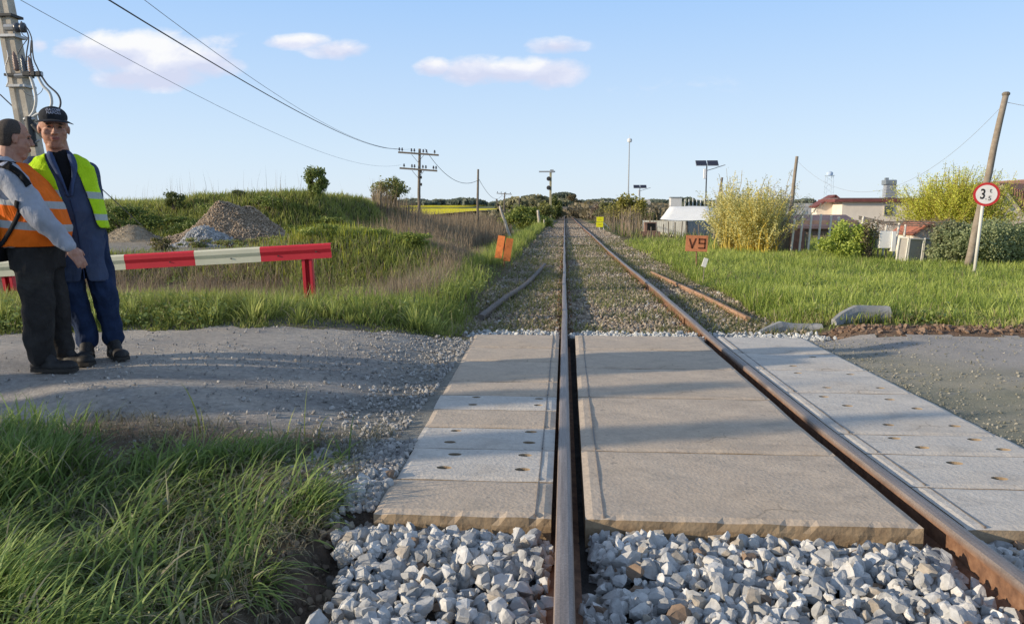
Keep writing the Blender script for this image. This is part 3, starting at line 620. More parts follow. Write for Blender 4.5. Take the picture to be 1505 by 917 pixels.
for i, px in enumerate([205, 232, 268, 318, 352, 392, 436, 478, 512]):
    Yd = rb.uniform(25.6, 27.2); bushy('weed_clump', WL[i], 'weeds', at(px, Yd), (rb.uniform(.5, 1.0), .4, rb.uniform(.14, .28)), 1300, .075, (.10, .15, .03), (.42, .48, .14) if i % 2 else (.30, .36, .10), 'weed clumps on the earth bank', .0, 16, seed=80+i)
ML = ['leafy weed clump on the left shoulder of the near grassy mound', 'leafy weed clump on the crown of the near grassy mound', 'leafy weed clump on the right slope of the near grassy mound', 'leafy weed clump at the foot of the mound beside the barrier post']
for i, (px, Yd) in enumerate([(470, 15.2), (540, 15.8), (610, 15.4), (520, 12.9)]):
    bushy('weed_clump', ML[i], 'weeds', at(px, Yd), (rb.uniform(.35, .6), .35, rb.uniform(.12, .2)), 1500, .05, (.12, .17, .03), (.50, .56, .14), 'weed clumps on the near mound', .0, 16, seed=95+i)
whips('willow', 'dense yellow willow with upright shoots behind the ivy bush', 'tree', at(1406, 27), 1.6, 3.15, 1000, 80000, .062, (.42, .46, .04), (.84, .84, .16), (.38, .3, .08), None, 50, base_r=.6)
whips('willow', 'yellow willow shrub with golden shoots right of the V9 plate', 'shrub', at(1078, 25.0), 1.0, 2.75, 110, 13000, .07, (.50, .48, .16), (.84, .80, .42), (.66, .52, .14), 'pale shrubs behind the V9 plate', 51, base_r=.5)
whips('willow', 'golden stemmed willow in front of the whitish blossom shrub', 'shrub', at(1118, 24.2), 1.05, 2.6, 120, 13000, .07, (.46, .44, .12), (.82, .76, .34), (.70, .52, .10), 'pale shrubs behind the V9 plate', 52, base_r=.5)
whips('blossom_shrub', 'whitish blossoming shrub left of the leaning thin pole', 'shrub', at(1137, 26), 1.0, 2.75, 150, 12000, .065, (.48, .47, .30), (.80, .78, .62), (.3, .24, .17), 'pale shrubs behind the V9 plate', 53, base_r=.6)
whips('blossom_shrub', 'tall sparse whitish shrub reaching highest beside the solar lamp', 'shrub', at(1073, 27), .6, 3.1, 60, 2200, .055, (.45, .46, .26), (.75, .75, .5), (.4, .34, .2), 'pale shrubs behind the V9 plate', 54, base_r=.6)
whips('bare_bush', 'leafless brown vine tangle left of the white roofed gable', 'shrub', at(1418, 21.5), 1.2, 1.5, 260, 1500, .04, (.24, .18, .12), (.36, .28, .2), (.26, .19, .14), 'bare brown bushes by the houses', 55, base_r=1.2)
whips('bare_bush', 'leafless brown bush in front of the red tiled house', 'shrub', at(1496, 24), 1.1, 1.6, 90, 400, .04, (.28, .2, .14), (.4, .3, .2), (.3, .2, .15), 'bare brown bushes by the houses', 56, base_r=1.2)
# off to the left and behind the viewer: unseen trees added to shade the crossing
_sd = np.array([.953, .304]); _sn = np.array([-.304, .953])
for i, (p, s, r, th, nl, lab) in enumerate([(5.45, -9.5, (.9, .62, .95), .1, 9000, 'low wide added shadow bush, unseen left of the viewer, nearest to the two men'), (4.15, -9.8, (.9, .55, .85), .1, 8000, 'low added shadow bush, unseen left of the viewer, second from the two men'), (5.05, -10.5, (.55, .26, 1.7), .3, 11000, 'slim upright unseen shadow tree rising from the nearest low bush'), (3.95, -10.8, (.6, .16, 1.8), .3, 8500, 'slimmest unseen shadow tree rising from the second low bush'), (5.62, -10.9, (.6, .09, 1.75), .3, 6000, 'thin young unseen shadow tree nearest to the road'), (3.25, -11.5, (.5, .16, .9), .1, 2600, 'small rounded unseen shadow bush behind the viewer on the left')]):
    q = _sn*p+_sd*s; bushy('shadow_tree' if r[2] > 1.2 else 'shadow_bush', lab, 'tree', (q[0], q[1], hp(q[0], q[1])), (r[0], r[1], r[2]), nl, .13, *GR, 'unseen shadow trees added beyond the left edge', th, 30, seed=60+i)
for i, (px, Yd, lab) in enumerate([(282, 19.6, 'scruffy weed clump at the left foot of the grey stone heap'), (335, 19.2, 'scruffy weed clump in front of the grey stone heap'), (410, 21.2, 'scruffy weed clump over the right foot of the brown heap'), (378, 20.3, 'scruffy weed clump in front of the brown heap')]):
    bushy('weed_clump', lab, 'weeds', at(px, Yd), (.5, .3, .14), 1100, .06, (.12, .15, .04), (.42, .44, .16), 'weed clumps around the heaps', .0, 14, seed=110+i, dryf=.25)
# far woods
def wood(name, label, pts, hgt_, ls, lo, hi):
    P_ = []; T_ = []
    for (x, y, r, h) in pts:
        n = int(60*r*h/4); q = RNG.normal(size=(n, 3)); q /= np.linalg.norm(q, axis=1)[:, None]; q *= RNG.random((n, 1))**.4
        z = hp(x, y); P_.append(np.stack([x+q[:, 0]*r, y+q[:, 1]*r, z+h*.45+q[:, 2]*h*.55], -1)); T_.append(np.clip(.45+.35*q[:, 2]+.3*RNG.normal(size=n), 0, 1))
    P_ = np.concatenate(P_); T_ = np.concatenate(T_)
    n = len(P_); R = rand_rot(n); q = np.array([[-.5, -.4, 0], [.5, -.5, 0], [.4, .5, 0], [-.5, .4, 0]])
    W = np.einsum('nij,nkj->nki', R, q[None]*(ls*RNG.uniform(.5, 1.3, n))[:, None, None])+P_[:, None, :]
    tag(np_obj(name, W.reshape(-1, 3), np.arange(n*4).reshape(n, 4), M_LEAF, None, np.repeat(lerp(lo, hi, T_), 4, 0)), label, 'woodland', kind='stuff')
pts = []
for i in range(90):
    px = random.uniform(742, 826); Yd = random.uniform(300, 430); p = D(px, 300, Yd); pts.append((p[0], Yd, random.uniform(3, 6), random.uniform(3, 5.5)*(.55+.45*math.sin((px-735)/95*PI))+1.2))
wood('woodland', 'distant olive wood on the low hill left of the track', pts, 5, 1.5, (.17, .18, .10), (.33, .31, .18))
pts = []
for i in range(70):
    px = random.uniform(700, 815); Yd = random.uniform(110, 190); p = D(px, 300, Yd); pts.append((p[0], Yd, random.uniform(1.2, 2.6), random.uniform(1.3, 2.6)*(.5+.6*(px-690)/130)))
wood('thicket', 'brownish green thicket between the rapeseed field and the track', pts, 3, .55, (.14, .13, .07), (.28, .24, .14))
pts = []
for i in range(110):
    Yd = random.uniform(110, 420); px = random.uniform(836+1400/Yd, 985); p = D(px, 300, Yd); pts.append((p[0], Yd, random.uniform(1.2, 3.5)*(.6+Yd/300), random.uniform(1.2, 2.3)+Yd*.004))
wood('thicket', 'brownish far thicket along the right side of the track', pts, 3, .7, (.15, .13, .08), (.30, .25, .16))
pts = []
for i in range(150):
    px = random.uniform(-100, 1650); Yd = random.uniform(900, 1300); p = D(px, 300, Yd); pts.append((p[0], Yd, random.uniform(12, 25), random.uniform(3, 8)))
wood('tree_line', 'hazy line of trees on the far horizon', pts, 6, 5, (.13, .16, .12), (.22, .25, .19))
# ------------------------------------------------------------------ concrete crossing panels
def conc(name, c, c2, dk):
    s = N(name); vec = s.obj(); f = s.noise(3.2, 6, .68, vec, .2); f2 = s.noise(38, 5, .75, vec); f3 = s.noise(.9, 4, .6, vec)
    mp = s.n('ShaderNodeMapping'); s.l(vec, mp.inputs[0]); mp.inputs['Scale'].default_value = (1.3, 2.2, 3); f4 = s.noise(2.4, 5, .65, mp.outputs[0], .3)
    col = s.ramp(f, [(.25, c2), (.68, c)]); k = s.ramp(f2, [(.3, .84), (.55, 1.0), (.75, 1.07)]); col = s.mix(col, k, 1.0, 'MULTIPLY')
    col = s.mix(col, dk, s.math('MULTIPLY', s.ramp(f4, [(.50, 0.0), (.68, 1.0)]), .5)); vc = s.n('ShaderNodeTexVoronoi', feature='DISTANCE_TO_EDGE'); vc.inputs['Scale'].default_value = 1.1; wv_ = s.n('ShaderNodeMixRGB'); wv_.inputs[0].default_value = .12; s.l(vec, wv_.inputs[1]); nn_ = s.n('ShaderNodeTexNoise'); nn_.inputs['Scale'].default_value = 7; s.l(vec, nn_.inputs['Vector']); s.l(nn_.outputs['Color'], wv_.inputs[2]); s.l(wv_.outputs[0], vc.inputs['Vector']); crk = s.math('MULTIPLY', s.ramp(vc.outputs['Distance'], [(.0, 1.0), (.009, 0.0)]), s.ramp(f3, [(.60, 0.0), (.66, 1.0)])); col = s.mix(col, (.14, .12, .10), s.math('MULTIPLY', crk, .8)); spots = s.ramp(s.noise(17, 3, .5, vec), [(.66, 0.0), (.72, .65)]); col = s.mix(col, dk, spots); col = s.mix(col, (.46, .35, .24), s.math('MULTIPLY', s.ramp(f3, [(.5, 0.0), (.7, 1.0)]), .3))
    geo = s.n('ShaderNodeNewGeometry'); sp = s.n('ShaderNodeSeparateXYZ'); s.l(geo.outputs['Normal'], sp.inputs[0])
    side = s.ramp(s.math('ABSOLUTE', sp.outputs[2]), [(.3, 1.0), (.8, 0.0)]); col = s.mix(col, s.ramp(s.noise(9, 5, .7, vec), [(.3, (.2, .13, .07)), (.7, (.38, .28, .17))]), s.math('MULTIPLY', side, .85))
    w = s.n('ShaderNodeTexVoronoi'); w.inputs['Scale'].default_value = 60; s.l(vec, w.inputs['Vector'])
    h = s.math('ADD', s.math('MULTIPLY', f2, .8), s.math('ADD', s.math('MULTIPLY', w.outputs['Distance'], .35), f))
    return s.bsdf(col, .9, 0, h, .38, .010, .15)
M_CONA = conc('panel_concrete_warm', (.66, .545, .425), (.50, .41, .325), (.32, .275, .23))
M_CONB = conc('panel_concrete_grey', (.72, .665, .59), (.56, .52, .47), (.35, .33, .305))
M_STEELEDGE = simple('edge_steel', (.22, .2, .185), .55, .3, 14, .4, c2=(.2, .13, .08), thr=(.55, .75))
M_HOLE = simple('recess_dirt', (.12, .11, .085), .95, .3, 30, c2=(.14, .13, .06))
def panel(label, x0, x1, xb0, xb1, ya, yb, mat, holes=(), name='crossing_block', group=None, edge=None, chip=0.0, tilt=0.0, seed=0):
    """x0,x1 = sides at ya; xb0,xb1 = sides at yb"""
    g_ = .005; ya += g_; yb -= g_; T = .13
    zt = lambda x, y: float(rz(y)) - .012 + tilt*(x-(x0+x1)/2)
    cx, cy = (x0+x1)/2, (ya+yb)/2; zc = zt(cx, cy)
    e = empty(name, (cx, cy, zc), 0, label, 'concrete panel', group)
    nx_, ny_, nz_ = max(8, int((x1-x0)/.03)), max(5, int((yb-ya)/.04)), 3
    bm = bmesh.new(); grid = {}
    def pos(i, j, k):
        u, v, w = i/nx_, j/ny_, k/nz_
        x = (x0+(x1-x0)*u)*(1-v)+(xb0+(xb1-xb0)*u)*v; y = ya+(yb-ya)*v
        dz = -T*(1-w); ex = min(i, nx_-i, ) ; ey = min(j, ny_-j)
        z = zt(x, y)+dz
        if k == nz_ and (ex == 0 or ey == 0): z -= .008
        if k == nz_ and j == 0 and chip: 
            q = mnoise.noise(Vector((x*5+seed, 3.1, 0)))+.5*mnoise.noise(Vector((x*21, seed, 5))); z -= chip*max(0, q)*1.1; y += chip*max(0, q)*1.3
        if k == nz_: z += .0035*mnoise.noise(Vector((x*4, y*4, seed)))
        if k < nz_ and (ex == 0 or ey == 0):
            q = mnoise.noise(Vector((x*14+seed, y*14, z*30)))*.008
            if j == 0: y += q
            elif j == ny_: y -= abs(q)*.5
        return Vector((x-cx, y-cy, z-zc))
    def vert(i, j, k):
        if (i, j, k) not in grid: grid[(i, j, k)] = bm.verts.new(pos(i, j, k))
        return grid[(i, j, k)]
    for i in range(nx_):
        for j in range(ny_): bm.faces.new([vert(*q) for q in ((i, j, nz_), (i+1, j, nz_), (i+1, j+1, nz_), (i, j+1, nz_))]); bm.faces.new([vert(*q) for q in ((i, j, 0), (i, j+1, 0), (i+1, j+1, 0), (i+1, j, 0))])
    for k in range(nz_):
        for i in range(nx_):
            for (j, fl) in ((0, 1), (ny_, 0)):
                q = [vert(i, j, k), vert(i+1, j, k), vert(i+1, j, k+1), vert(i, j, k+1)]; bm.faces.new(q)
        for j in range(ny_):
            for i in (0, nx_):
                q = [vert(i, j, k), vert(i, j+1, k), vert(i, j+1, k+1), vert(i, j, k+1)]; bm.faces.new(q)
    o = bm_obj('slab', bm, mat, e)
    for (hx, hy, hr, dirty) in holes:
        bm = bmesh.new(); z = zt(hx, hy)-zc
        lathe(bm, [(hr, -.05), (hr, .03)], 20, Matrix.Translation((hx-cx, hy-cy, z)) @ Matrix.Diagonal((1.25, .85, 1, 1)))
        bmesh.ops.recalc_face_normals(bm, faces=bm.faces[:]); me = bpy.data.meshes.new('cut'); bm.to_mesh(me); bm.free()
        cut = bpy.data.objects.new('cut', me); COL.objects.link(cut)
        md = o.modifiers.new('b', 'BOOLEAN'); md.operation = 'DIFFERENCE'; md.object = cut; md.solver = 'EXACT'
        cut.location = e.location; bpy.context.view_layer.update()
        me2 = eval_mesh(o); old = o.data; o.modifiers.clear(); o.data = me2; bpy.data.meshes.remove(old); bpy.data.objects.remove(cut)
        bm = bmesh.new(); dz = -.044 if not dirty else -.014
        lathe(bm, [(hr*.97, -.052), (hr*.97, dz), (hr*.5, dz-.003)], 18, Matrix.Translation((hx-cx, hy-cy, z)) @ Matrix.Diagonal((1.25, .85, 1, 1))); bm_obj('lifting_recess', bm, M_HOLE, e, True)
    if edge is not None:
        bm = bmesh.new(); w = .007
        for (xa_, xb_) in edge:
            p0 = Vector((xa_-cx, ya+.01-cy, zt(xa_, ya)-zc+.0)); p1 = Vector((xb_-cx, yb-.01-cy, zt(xb_, yb)-zc+.0))
            d = (p1-p0); mid = (p0+p1)/2; ang = math.atan2(d.y, d.x)-PI/2
            box(bm, mid+Vector((0, 0, -.003)), (w, d.length, .012), Euler((math.atan2(p1.z-p0.z, (p1-p0).xy.length), 0, ang)))
        bm_obj('edge_strip', bm, M_STEELEDGE, e)
    return e
mid = [(2.95, 3.93), (3.93, 5.2), (5.2, 6.25), (6.25, 7.15), (7.15, 8.0)]
mlab = ['nearest long concrete panel between the rails, with a worn chipped front edge', 'second concrete panel between the rails counted from the viewer', 'middle concrete panel of the five between the rails', 'fourth concrete panel between the rails counted from the viewer', 'farthest concrete panel between the rails, touching the fresh white gravel']
for i, (a, b) in enumerate(mid):
    x0 = .085+.006*i
    panel(mlab[i], x0, 1.395, x0+.004, 1.395, a, b, M_CONA, (), group='concrete panels between the rails', edge=[(x0+.075, x0+.079)], chip=.02 if i == 0 else .004, seed=i)
lx = lambda y: -.775-.165*(y-2.95)/5.05
left = [(2.95, 3.4), (3.4, 3.92), (3.92, 4.36), (4.36, 4.8), (4.8, 5.2), (5.2, 5.66), (5.66, 6.5), (6.5, 7.2), (7.2, 8.0)]
llab = ['nearest concrete panel left of the left rail, broken orange front edge', 'pale left side panel with four round recesses, second from the viewer', 'grey left side panel with two dark recesses and two faint ones', 'brown plain panel left of the rail, fourth from the viewer', 'lightest narrow left side panel with four small recesses', 'sixth left side panel counted from the viewer, plain brown', 'seventh left side panel counted from the viewer', 'eighth left side panel counted from the viewer', 'farthest left side panel, reaching the white gravel']
for i, (a, b) in enumerate(left):
    h = ()
    if i == 1: h = [(-.20, a+.16, .030, 1), (-.58, a+.16, .030, 1), (-.20, b-.12, .028, 1), (-.56, b-.13, .028, 0)]
    if i == 2: h = [(-.19, a+.12, .028, 0), (-.19, b-.10, .028, 0), (-.62, a+.10, .026, 1), (-.62, b-.10, .026, 1)]
    if i == 4: h = [(-.17, a+.12, .024, 0), (-.17, b-.10, .024, 1), (-.60, a+.11, .024, 0), (-.60, b-.09, .024, 1)]
    jx = [.0, .012, .0, .0, -.01, .0, .004, 0, 0][i]; m = M_CONB if i in (1, 2, 4) else M_CONA
    panel(llab[i], lx(a)+jx, -.052, lx(b)+jx, -.052, a, b, m, h, group='concrete panels left of the left rail', edge=[(-.115, -.115)], chip=.022 if i == 0 else .004, seed=10+i)
rightp = [(2.95, 3.45), (3.45, 3.98), (3.98, 4.38), (4.38, 5.45), (5.45, 6.28), (6.28, 7.05), (7.05, 8.0)]
rlab = ['nearest concrete panel right of the right rail, one deep open recess', 'second right side panel with a long crack and two filled recesses', 'pale right side panel with four round recesses, third from the viewer', 'wide right side panel at the centre of its row with six recesses', 'fifth right side panel counted from the viewer', 'sixth right side panel counted from the viewer', 'farthest right side panel, by the white gravel']
for i, (a, b) in enumerate(rightp):
    h = []
    if i == 0: h = [(2.02, b-.14, .036, 0), (1.90, a+.14, .03, 1) if False else (2.06, b-.36, .03, 1)]
    elif i == 1: h = [(1.93, b-.16, .032, 1), (2.02, a+.14, .03, 1), (2.42-.1, b-.12, .03, 0)]
    elif i == 2: h = [(1.83, b-.10, .028, 1), (1.9, a+.12, .03, 1), (2.26, b-.10, .03, 0), (2.31, a+.11, .03, 0)]
    elif i == 3: h = [(1.78, b-.15, .027, 1), (1.85, b-.4, .028, 0), (1.92, a+.2, .027, 1), (2.2, b-.2, .028, 0), (2.27, b-.45, .028, 0), (2.3, a+.2, .028, 0)]
    elif i == 4: h = [(1.85, b-.15, .026, 1), (1.9, a+.15, .026, 0), (2.25, b-.17, .026, 1), (2.28, a+.16, .026, 0)]
    elif i == 5: h = [(1.9, a+.15, .026, 1), (2.2, b-.17, .026, 1)]
    panel(rlab[i], 1.562, 2.45, 1.562, 2.455, a, b, M_CONB, h, group='concrete panels right of the right rail', edge=[(1.63, 1.63)], chip=.012 if i == 0 else .004, seed=30+i)
# ------------------------------------------------------------------ rails
s = N('rail_steel'); vec = s.obj(); geo = s.n('ShaderNodeNewGeometry'); sp = s.n('ShaderNodeSeparateXYZ'); s.l(geo.outputs['Normal'], sp.inputs[0])
mp = s.n('ShaderNodeMapping'); s.l(vec, mp.inputs[0]); mp.inputs['Scale'].default_value = (60, 2.5, 10)
top = s.ramp(s.noise(1.0, 6, .7, mp.outputs[0]), [(.3, (.20, .165, .145)), (.6, (.33, .28, .255)), (.8, (.43, .385, .36))])
spk = s.ramp(s.noise(130, 4, .7, vec), [(.35, .75), (.7, 1.15)]); top = s.mix(top, spk, 1.0, 'MULTIPLY')
side = s.ramp(s.noise(14, 6, .7, vec), [(.3, (.10, .05, .03)), (.55, (.22, .115, .065)), (.8, (.33, .2, .12))])
att = s.n('ShaderNodeAttribute'); att.attribute_name = 'col'; sa = s.n('ShaderNodeSeparateColor'); s.l(att.outputs['Color'], sa.inputs[0])
f = sa.outputs[0]; col = s.mix(side, top, f); ro = s.math('SUBTRACT', .85, s.math('MULTIPLY', f, .34)); me_ = s.math('MULTIPLY', f, .25)
M_RAIL = s.bsdf(col, ro, 0, s.noise(90, 5, .7, vec), .35, .003, .5)
for nd in s.t.nodes:
    if nd.type == 'BSDF_PRINCIPLED': s.l(me_, nd.inputs['Metallic'])
M_RUST = simple('rust', (.20, .105, .06), .85, .3, 10, bump=.5, bscale=60, c2=(.32, .2, .12))
PROF = [(-.0325, -.016, .7), (-.028, -.004, 1), (-.014, -.0005, 1), (0, 0, 1), (.014, -.0005, 1), (.028, -.004, 1), (.0335, -.016, .7), (.0325, -.036, 0), (.009, -.05, 0), (.008, -.118, 0), (.03, -.130, 0), (.0625, -.138, 0), (.0625, -.149, 0), (-.0625, -.149, 0), (-.0625, -.138, 0), (-.03, -.130, 0), (-.008, -.118, 0), (-.009, -.05, 0), (-.0325, -.036, 0)]
def rail(name, path, label, catg, group=None, roll=0, scale=1.0, topm=1.0):
    pts = [Vector(p) for p in path]; V_ = []; C_ = []
    for i, p in enumerate(pts):
        d = (pts[min(i+1, len(pts)-1)]-pts[max(i-1, 0)]).normalized(); side = d.cross(Vector((0, 0, 1))).normalized(); up = side.cross(d)
        R = Matrix.Rotation(roll, 3, d); side = R@side; up = R@up
        for (a, b, t) in PROF: V_.append(p+side*a*scale+up*b*scale); C_.append((t*topm,)*3)
    k = len(PROF); F_ = [[i*k+j, i*k+(j+1) % k, (i+1)*k+(j+1) % k, (i+1)*k+j] for i in range(len(pts)-1) for j in range(k)]
    o = np_obj(name, np.array([v[:] for v in V_]), np.array(F_), M_RAIL, None, np.array(C_))
    bm = bmesh.new(); bm.from_mesh(o.data); bm.verts.ensure_lookup_table()
    bm.faces.new([bm.verts[j] for j in range(k)]); bm.faces.new([bm.verts[len(pts)*k-k+j] for j in range(k)]); bmesh.ops.recalc_face_normals(bm, faces=bm.faces[:]); bm.to_mesh(o.data); bm.free()
    return tag(o, label, catg, group)
yy = np.concatenate([np.arange(-6, 1, .5), np.arange(1, 12, .25), np.arange(12, 30, .6), np.arange(30, 100, 2), np.arange(100, 700, 6)])
def prail(x, y):
    j = .004*math.sin(y*.8+x)+.0025*math.sin(y*2.1)
    return (x+ (j if y > 8.5 else 0) , y, float(rz(y)))
rL = rail('running_rail', [prail(0, y) for y in yy], 'left running rail of the single track, polished head, straight ahead of the viewer', 'rail', 'running rails of the single track')
rR = rail('running_rail', [prail(1.505, y) for y in yy], 'right running rail of the single track, rusty brown inner face', 'rail', 'running rails of the single track')
def clip_mesh():
    bm = bmesh.new()
    box(bm, (0, 0, -.156), (.33, .15, .014))
    for sx in (-1, 1):
        box(bm, (sx*.115, 0, -.143), (.10, .15, .016), bev=.003); box(bm, (sx*.083, 0, -.128), (.055, .06, .022), bev=.005)
        lathe(bm, [(.016, -.14), (.016, -.10), (.011, -.1), (.011, -.085)], 6, Matrix.Translation((sx*.088, 0, 0)))
    me = bpy.data.meshes.new('rail_fastening'); bm.to_mesh(me); bm.free(); me.materials.append(M_RUST); return me
cm = clip_mesh(); ck = np.arange(8.75, 32, .6)
for par, x in ((rL, 0), (rR, 1.505)):
    for y in ck:
        o = bpy.data.objects.new('rail_fastening', cm); COL.objects.link(o); o.location = (x, y, float(rz(y))+.012); o.parent = par
    for y in (2.32,) if x else ():
        o = bpy.data.objects.new('rail_fastening', cm); COL.objects.link(o); o.location = (x, y, float(rz(y))-.004); o.parent = par
# fishplate joint on the right rail (dark joint in the photo)
for y in (9.9,):
    bm = bmesh.new()
    for sx in (-1, 1):
        box(bm, (1.505+sx*.018, y, float(rz(y))-.084), (.018, .6, .075), bev=.004)
        for k in (-.22, -.08, .08, .22): lathe(bm, [(.016, 0), (.016, .018)], 6, Matrix.Translation((1.505+sx*.027, y+k, float(rz(y))-.084)) @ Matrix.Rotation(sx*PI/2, 4, 'Y'))
    o = bm_obj('joint_plate', bm, M_RUST, rR)
# sleepers, barely proud of the ballast
M_SLEEP = simple('sleeper_wood', (.15, .115, .09), .95, .35, 9, bump=.8, bscale=26, bdist=.01, c2=(.24, .2, .16))
bm = bmesh.new(); box(bm, (0, 0, -.06), (2.5, .23, .14), bev=.012); sm_ = bpy.data.meshes.new('sleeper'); bm.to_mesh(sm_); bm.free(); sm_.materials.append(M_SLEEP)
for y in ck[:34]:
    o = bpy.data.objects.new('sleeper', sm_); COL.objects.link(o); o.location = (XC, y, float(rz(y))-.127+random.uniform(-.008, .004)); o.rotation_euler = (0, 0, random.uniform(-.012, .012))
    tag(o, 'weathered wooden sleeper almost buried in the old ballast under the rails', 'sleeper', 'half buried sleepers')
# loose rails lying beside the track
pl = cat([tuple(G(707, 464, -.06)), tuple(G(742, 437, -.05)), tuple(G(777, 412, -.05)), tuple(G(801, 385, -.05))], 6)
pl = [(p.x, p.y, hp(p.x, p.y)+.11) for p in pl]
rail('curved_rail', pl, 'short curved dark rail lying on the ballast left of the track', 'rail', None, 00.1, 1.25, .25)
bpy.data.objects['curved_rail'].data.materials.clear(); bpy.data.objects['curved_rail'].data.materials.append(simple('dark_old_steel', (.13, .12, .115), .7, .3, 12, bump=.5, c2=(.2, .15, .12)))
a_ = G(1100, 462, -.03); b_ = G(958, 397, -.06)
M_BRAIL = simple('light_rust', (.42, .27, .18), .85, .22, 5, bump=.4, bscale=50, c2=(.3, .17, .1))
o1 = rail('loose_rail', [(a_[0]+(b_[0]-a_[0])*t, a_[1]+(b_[1]-a_[1])*t, hp(a_[0]+(b_[0]-a_[0])*t, a_[1]+(b_[1]-a_[1])*t)+.10) for t in np.linspace(0, .40, 12)], 'light rusty loose rail right of the track, piece nearer the viewer', 'rail', 'rusty loose rails on the right', .1, 1.0, .2)
o2 = rail('loose_rail', [(a_[0]+(b_[0]-a_[0])*t, a_[1]+(b_[1]-a_[1])*t, hp(a_[0]+(b_[0]-a_[0])*t, a_[1]+(b_[1]-a_[1])*t)+.10) for t in np.linspace(.405, 1, 14)], 'light rusty loose rail right of the track, piece farther from the viewer', 'rail', 'rusty loose rails on the right', .1, 1.0, .2)
for o in (o1, o2): o.data.materials.clear(); o.data.materials.append(M_BRAIL)
# ------------------------------------------------------------------ wave shaped drain kerbs on the right shoulder
M_KERB = simple('kerb_concrete', (.36, .365, .38), .9, .2, 5, bump=.6, bscale=50, c2=(.24, .24, .22))
def wave(p0, p1, hprof, label, r=.06):
    bm = bmesh.new(); A = Vector(p0); B = Vector(p1); d = (B-A); n_ = 18; th = .07; rows = []
    nrm = Vector((-d.y, d.x, 0)).normalized()
    for i in range(n_+1):
        t = i/n_; hh = np.interp(t, [q[0] for q in hprof], [q[1] for q in hprof]); P_ = A+d*t+nrm*(.10*math.sin(t*PI)); z = hp(P_.x, P_.y)-.12; hh += .06
        rows.append([bm.verts.new((P_.x, P_.y, z)), bm.verts.new((P_.x+nrm.x*.02, P_.y+nrm.y*.02, z+hh*.8)), bm.verts.new((P_.x+nrm.x*.05, P_.y+nrm.y*.05, z+hh)), bm.verts.new((P_.x+nrm.x*(th+.04), P_.y+nrm.y*(th+.04), z+hh)), bm.verts.new((P_.x+nrm.x*(th+.06), P_.y+nrm.y*(th+.06), z))])
    for a, b in zip(rows, rows[1:]):
        for k in range(5): bm.faces.new((a[k], a[(k+1) % 5], b[(k+1) % 5], b[k]))
    bm.faces.new(rows[0]); bm.faces.new(rows[-1])
    o = bm_obj('concrete_kerb', bm, M_KERB); tag(o, label, 'kerb', 'concrete kerb pieces on the right shoulder')
q0 = D(1117, 470, 8.75); q1 = D(1212, 468, 8.95); q2 = D(1232, 462, 8.95); q3 = D(1312, 462, 9.2)
wave((q0[0], q0[1], 0), (q1[0], q1[1], 0), [(0, .09), (.15, .13), (.45, .20), (.75, .15), (1, .10)], 'left half buried curved concrete kerb piece with soil on top')
wave((q2[0], q2[1], 0), (q3[0], q3[1], 0), [(0, .12), (.25, .19), (.5, .25), (1, .24)], 'right larger curved concrete kerb piece beside the clods')
# ------------------------------------------------------------------ barrier
def painted(name, c, chipc, rough=.5, thr=(.66, .74)):
    s = N(name); vec = s.obj(); f = s.noise(14, 6, .75, vec); f2 = s.noise(2.5, 4, .6, vec)
    col = s.mix(tuple(x*.85 for x in c), c, s.ramp(f2, [(.3, 0.0), (.7, 1.0)])); col = s.mix(col, chipc, s.ramp(f, [(thr[0], 0.0), (thr[1], .85)]))
    return s.bsdf(col, rough, 0, s.noise(40, 4, .6, vec), .2, .004, .35)
M_RED = painted('red_paint', (.72, .04, .06), (.45, .18, .15)); M_WHITE = painted('cream_paint', (.80, .76, .58), (.5, .42, .28)); M_BOLT = simple('bolt', (.08, .06, .05), .7)
pr = D(487, 368, 9.0); plf = D(-60, 399, 8.5)
A = Vector((plf[0], plf[1], plf[2])); B = Vector((pr[0], pr[1], pr[2]+.0)); L_ = (B-A).length; dx = (B-A).normalized(); back = Vector((0, 0, 1)).cross(dx).normalized(); upv = dx.cross(back)
bar = empty('barrier', (B.x, B.y, hp(B.x, B.y)), 0, 'red and white striped guard rail barrier standing in the grass behind the two men', 'barrier')
inv = Vector(bar.location)
def seg_profile(t0, t1, mat, nm, cap=True):
    prof = [(0, -.088), (-.012, -.088), (-.012, -.02), (-.03, .022), (-.03, .07), (-.012, .088), (.05, .088), (.05, .078), (0, .078), (-.018, .062), (-.018, .025), (0, -.02)]
    bm = bmesh.new(); rows = []
    for t in (t0, t1): rows.append([bm.verts.new(A+dx*t+back*a+upv*b-inv) for a, b in prof])
    n_ = len(prof)
    for k in range(n_): bm.faces.new((rows[0][k], rows[0][(k+1) % n_], rows[1][(k+1) % n_], rows[1][k]))
    bm.faces.new(rows[0]); bm.faces.new(rows[1]); return bm_obj(nm, bm, mat, bar)
def tpx(px):
    best = min(np.linspace(0, L_, 800), key=lambda t: abs(P_px(A+dx*t)-px)); return float(best)
def P_px(p):
    q = np.array(p[:])-_C; return 752.5+FPX*(q@_r)/(q@_v)
cuts = [tpx(-60)]+[tpx(v) for v in (30, 62, 184, 287, 383, 487)]
mats_ = [M_WHITE, M_RED, M_WHITE, M_RED, M_WHITE, M_RED]
for i in range(6):
    a, b = cuts[i], cuts[i+1]
    o = seg_profile(a+(.0005 if i else 0), b-.0005, mats_[i], 'beam'); tag(o, ('red' if mats_[i] is M_RED else 'cream white')+' painted stretch of the guard rail beam')
bm = bmesh.new()
for px, w in ((465, .014), (409, .010), (340, .008), (250, .008)):
    P_ = A+dx*tpx(px)+back*(-.013)+upv*(.0)-inv; lathe(bm, [(w, 0), (w, .008)], 8, Matrix.Translation(P_+upv*(-.03 if px < 460 else .0)) @ back.to_track_quat('-Z', 'Y').to_matrix().to_4x4())
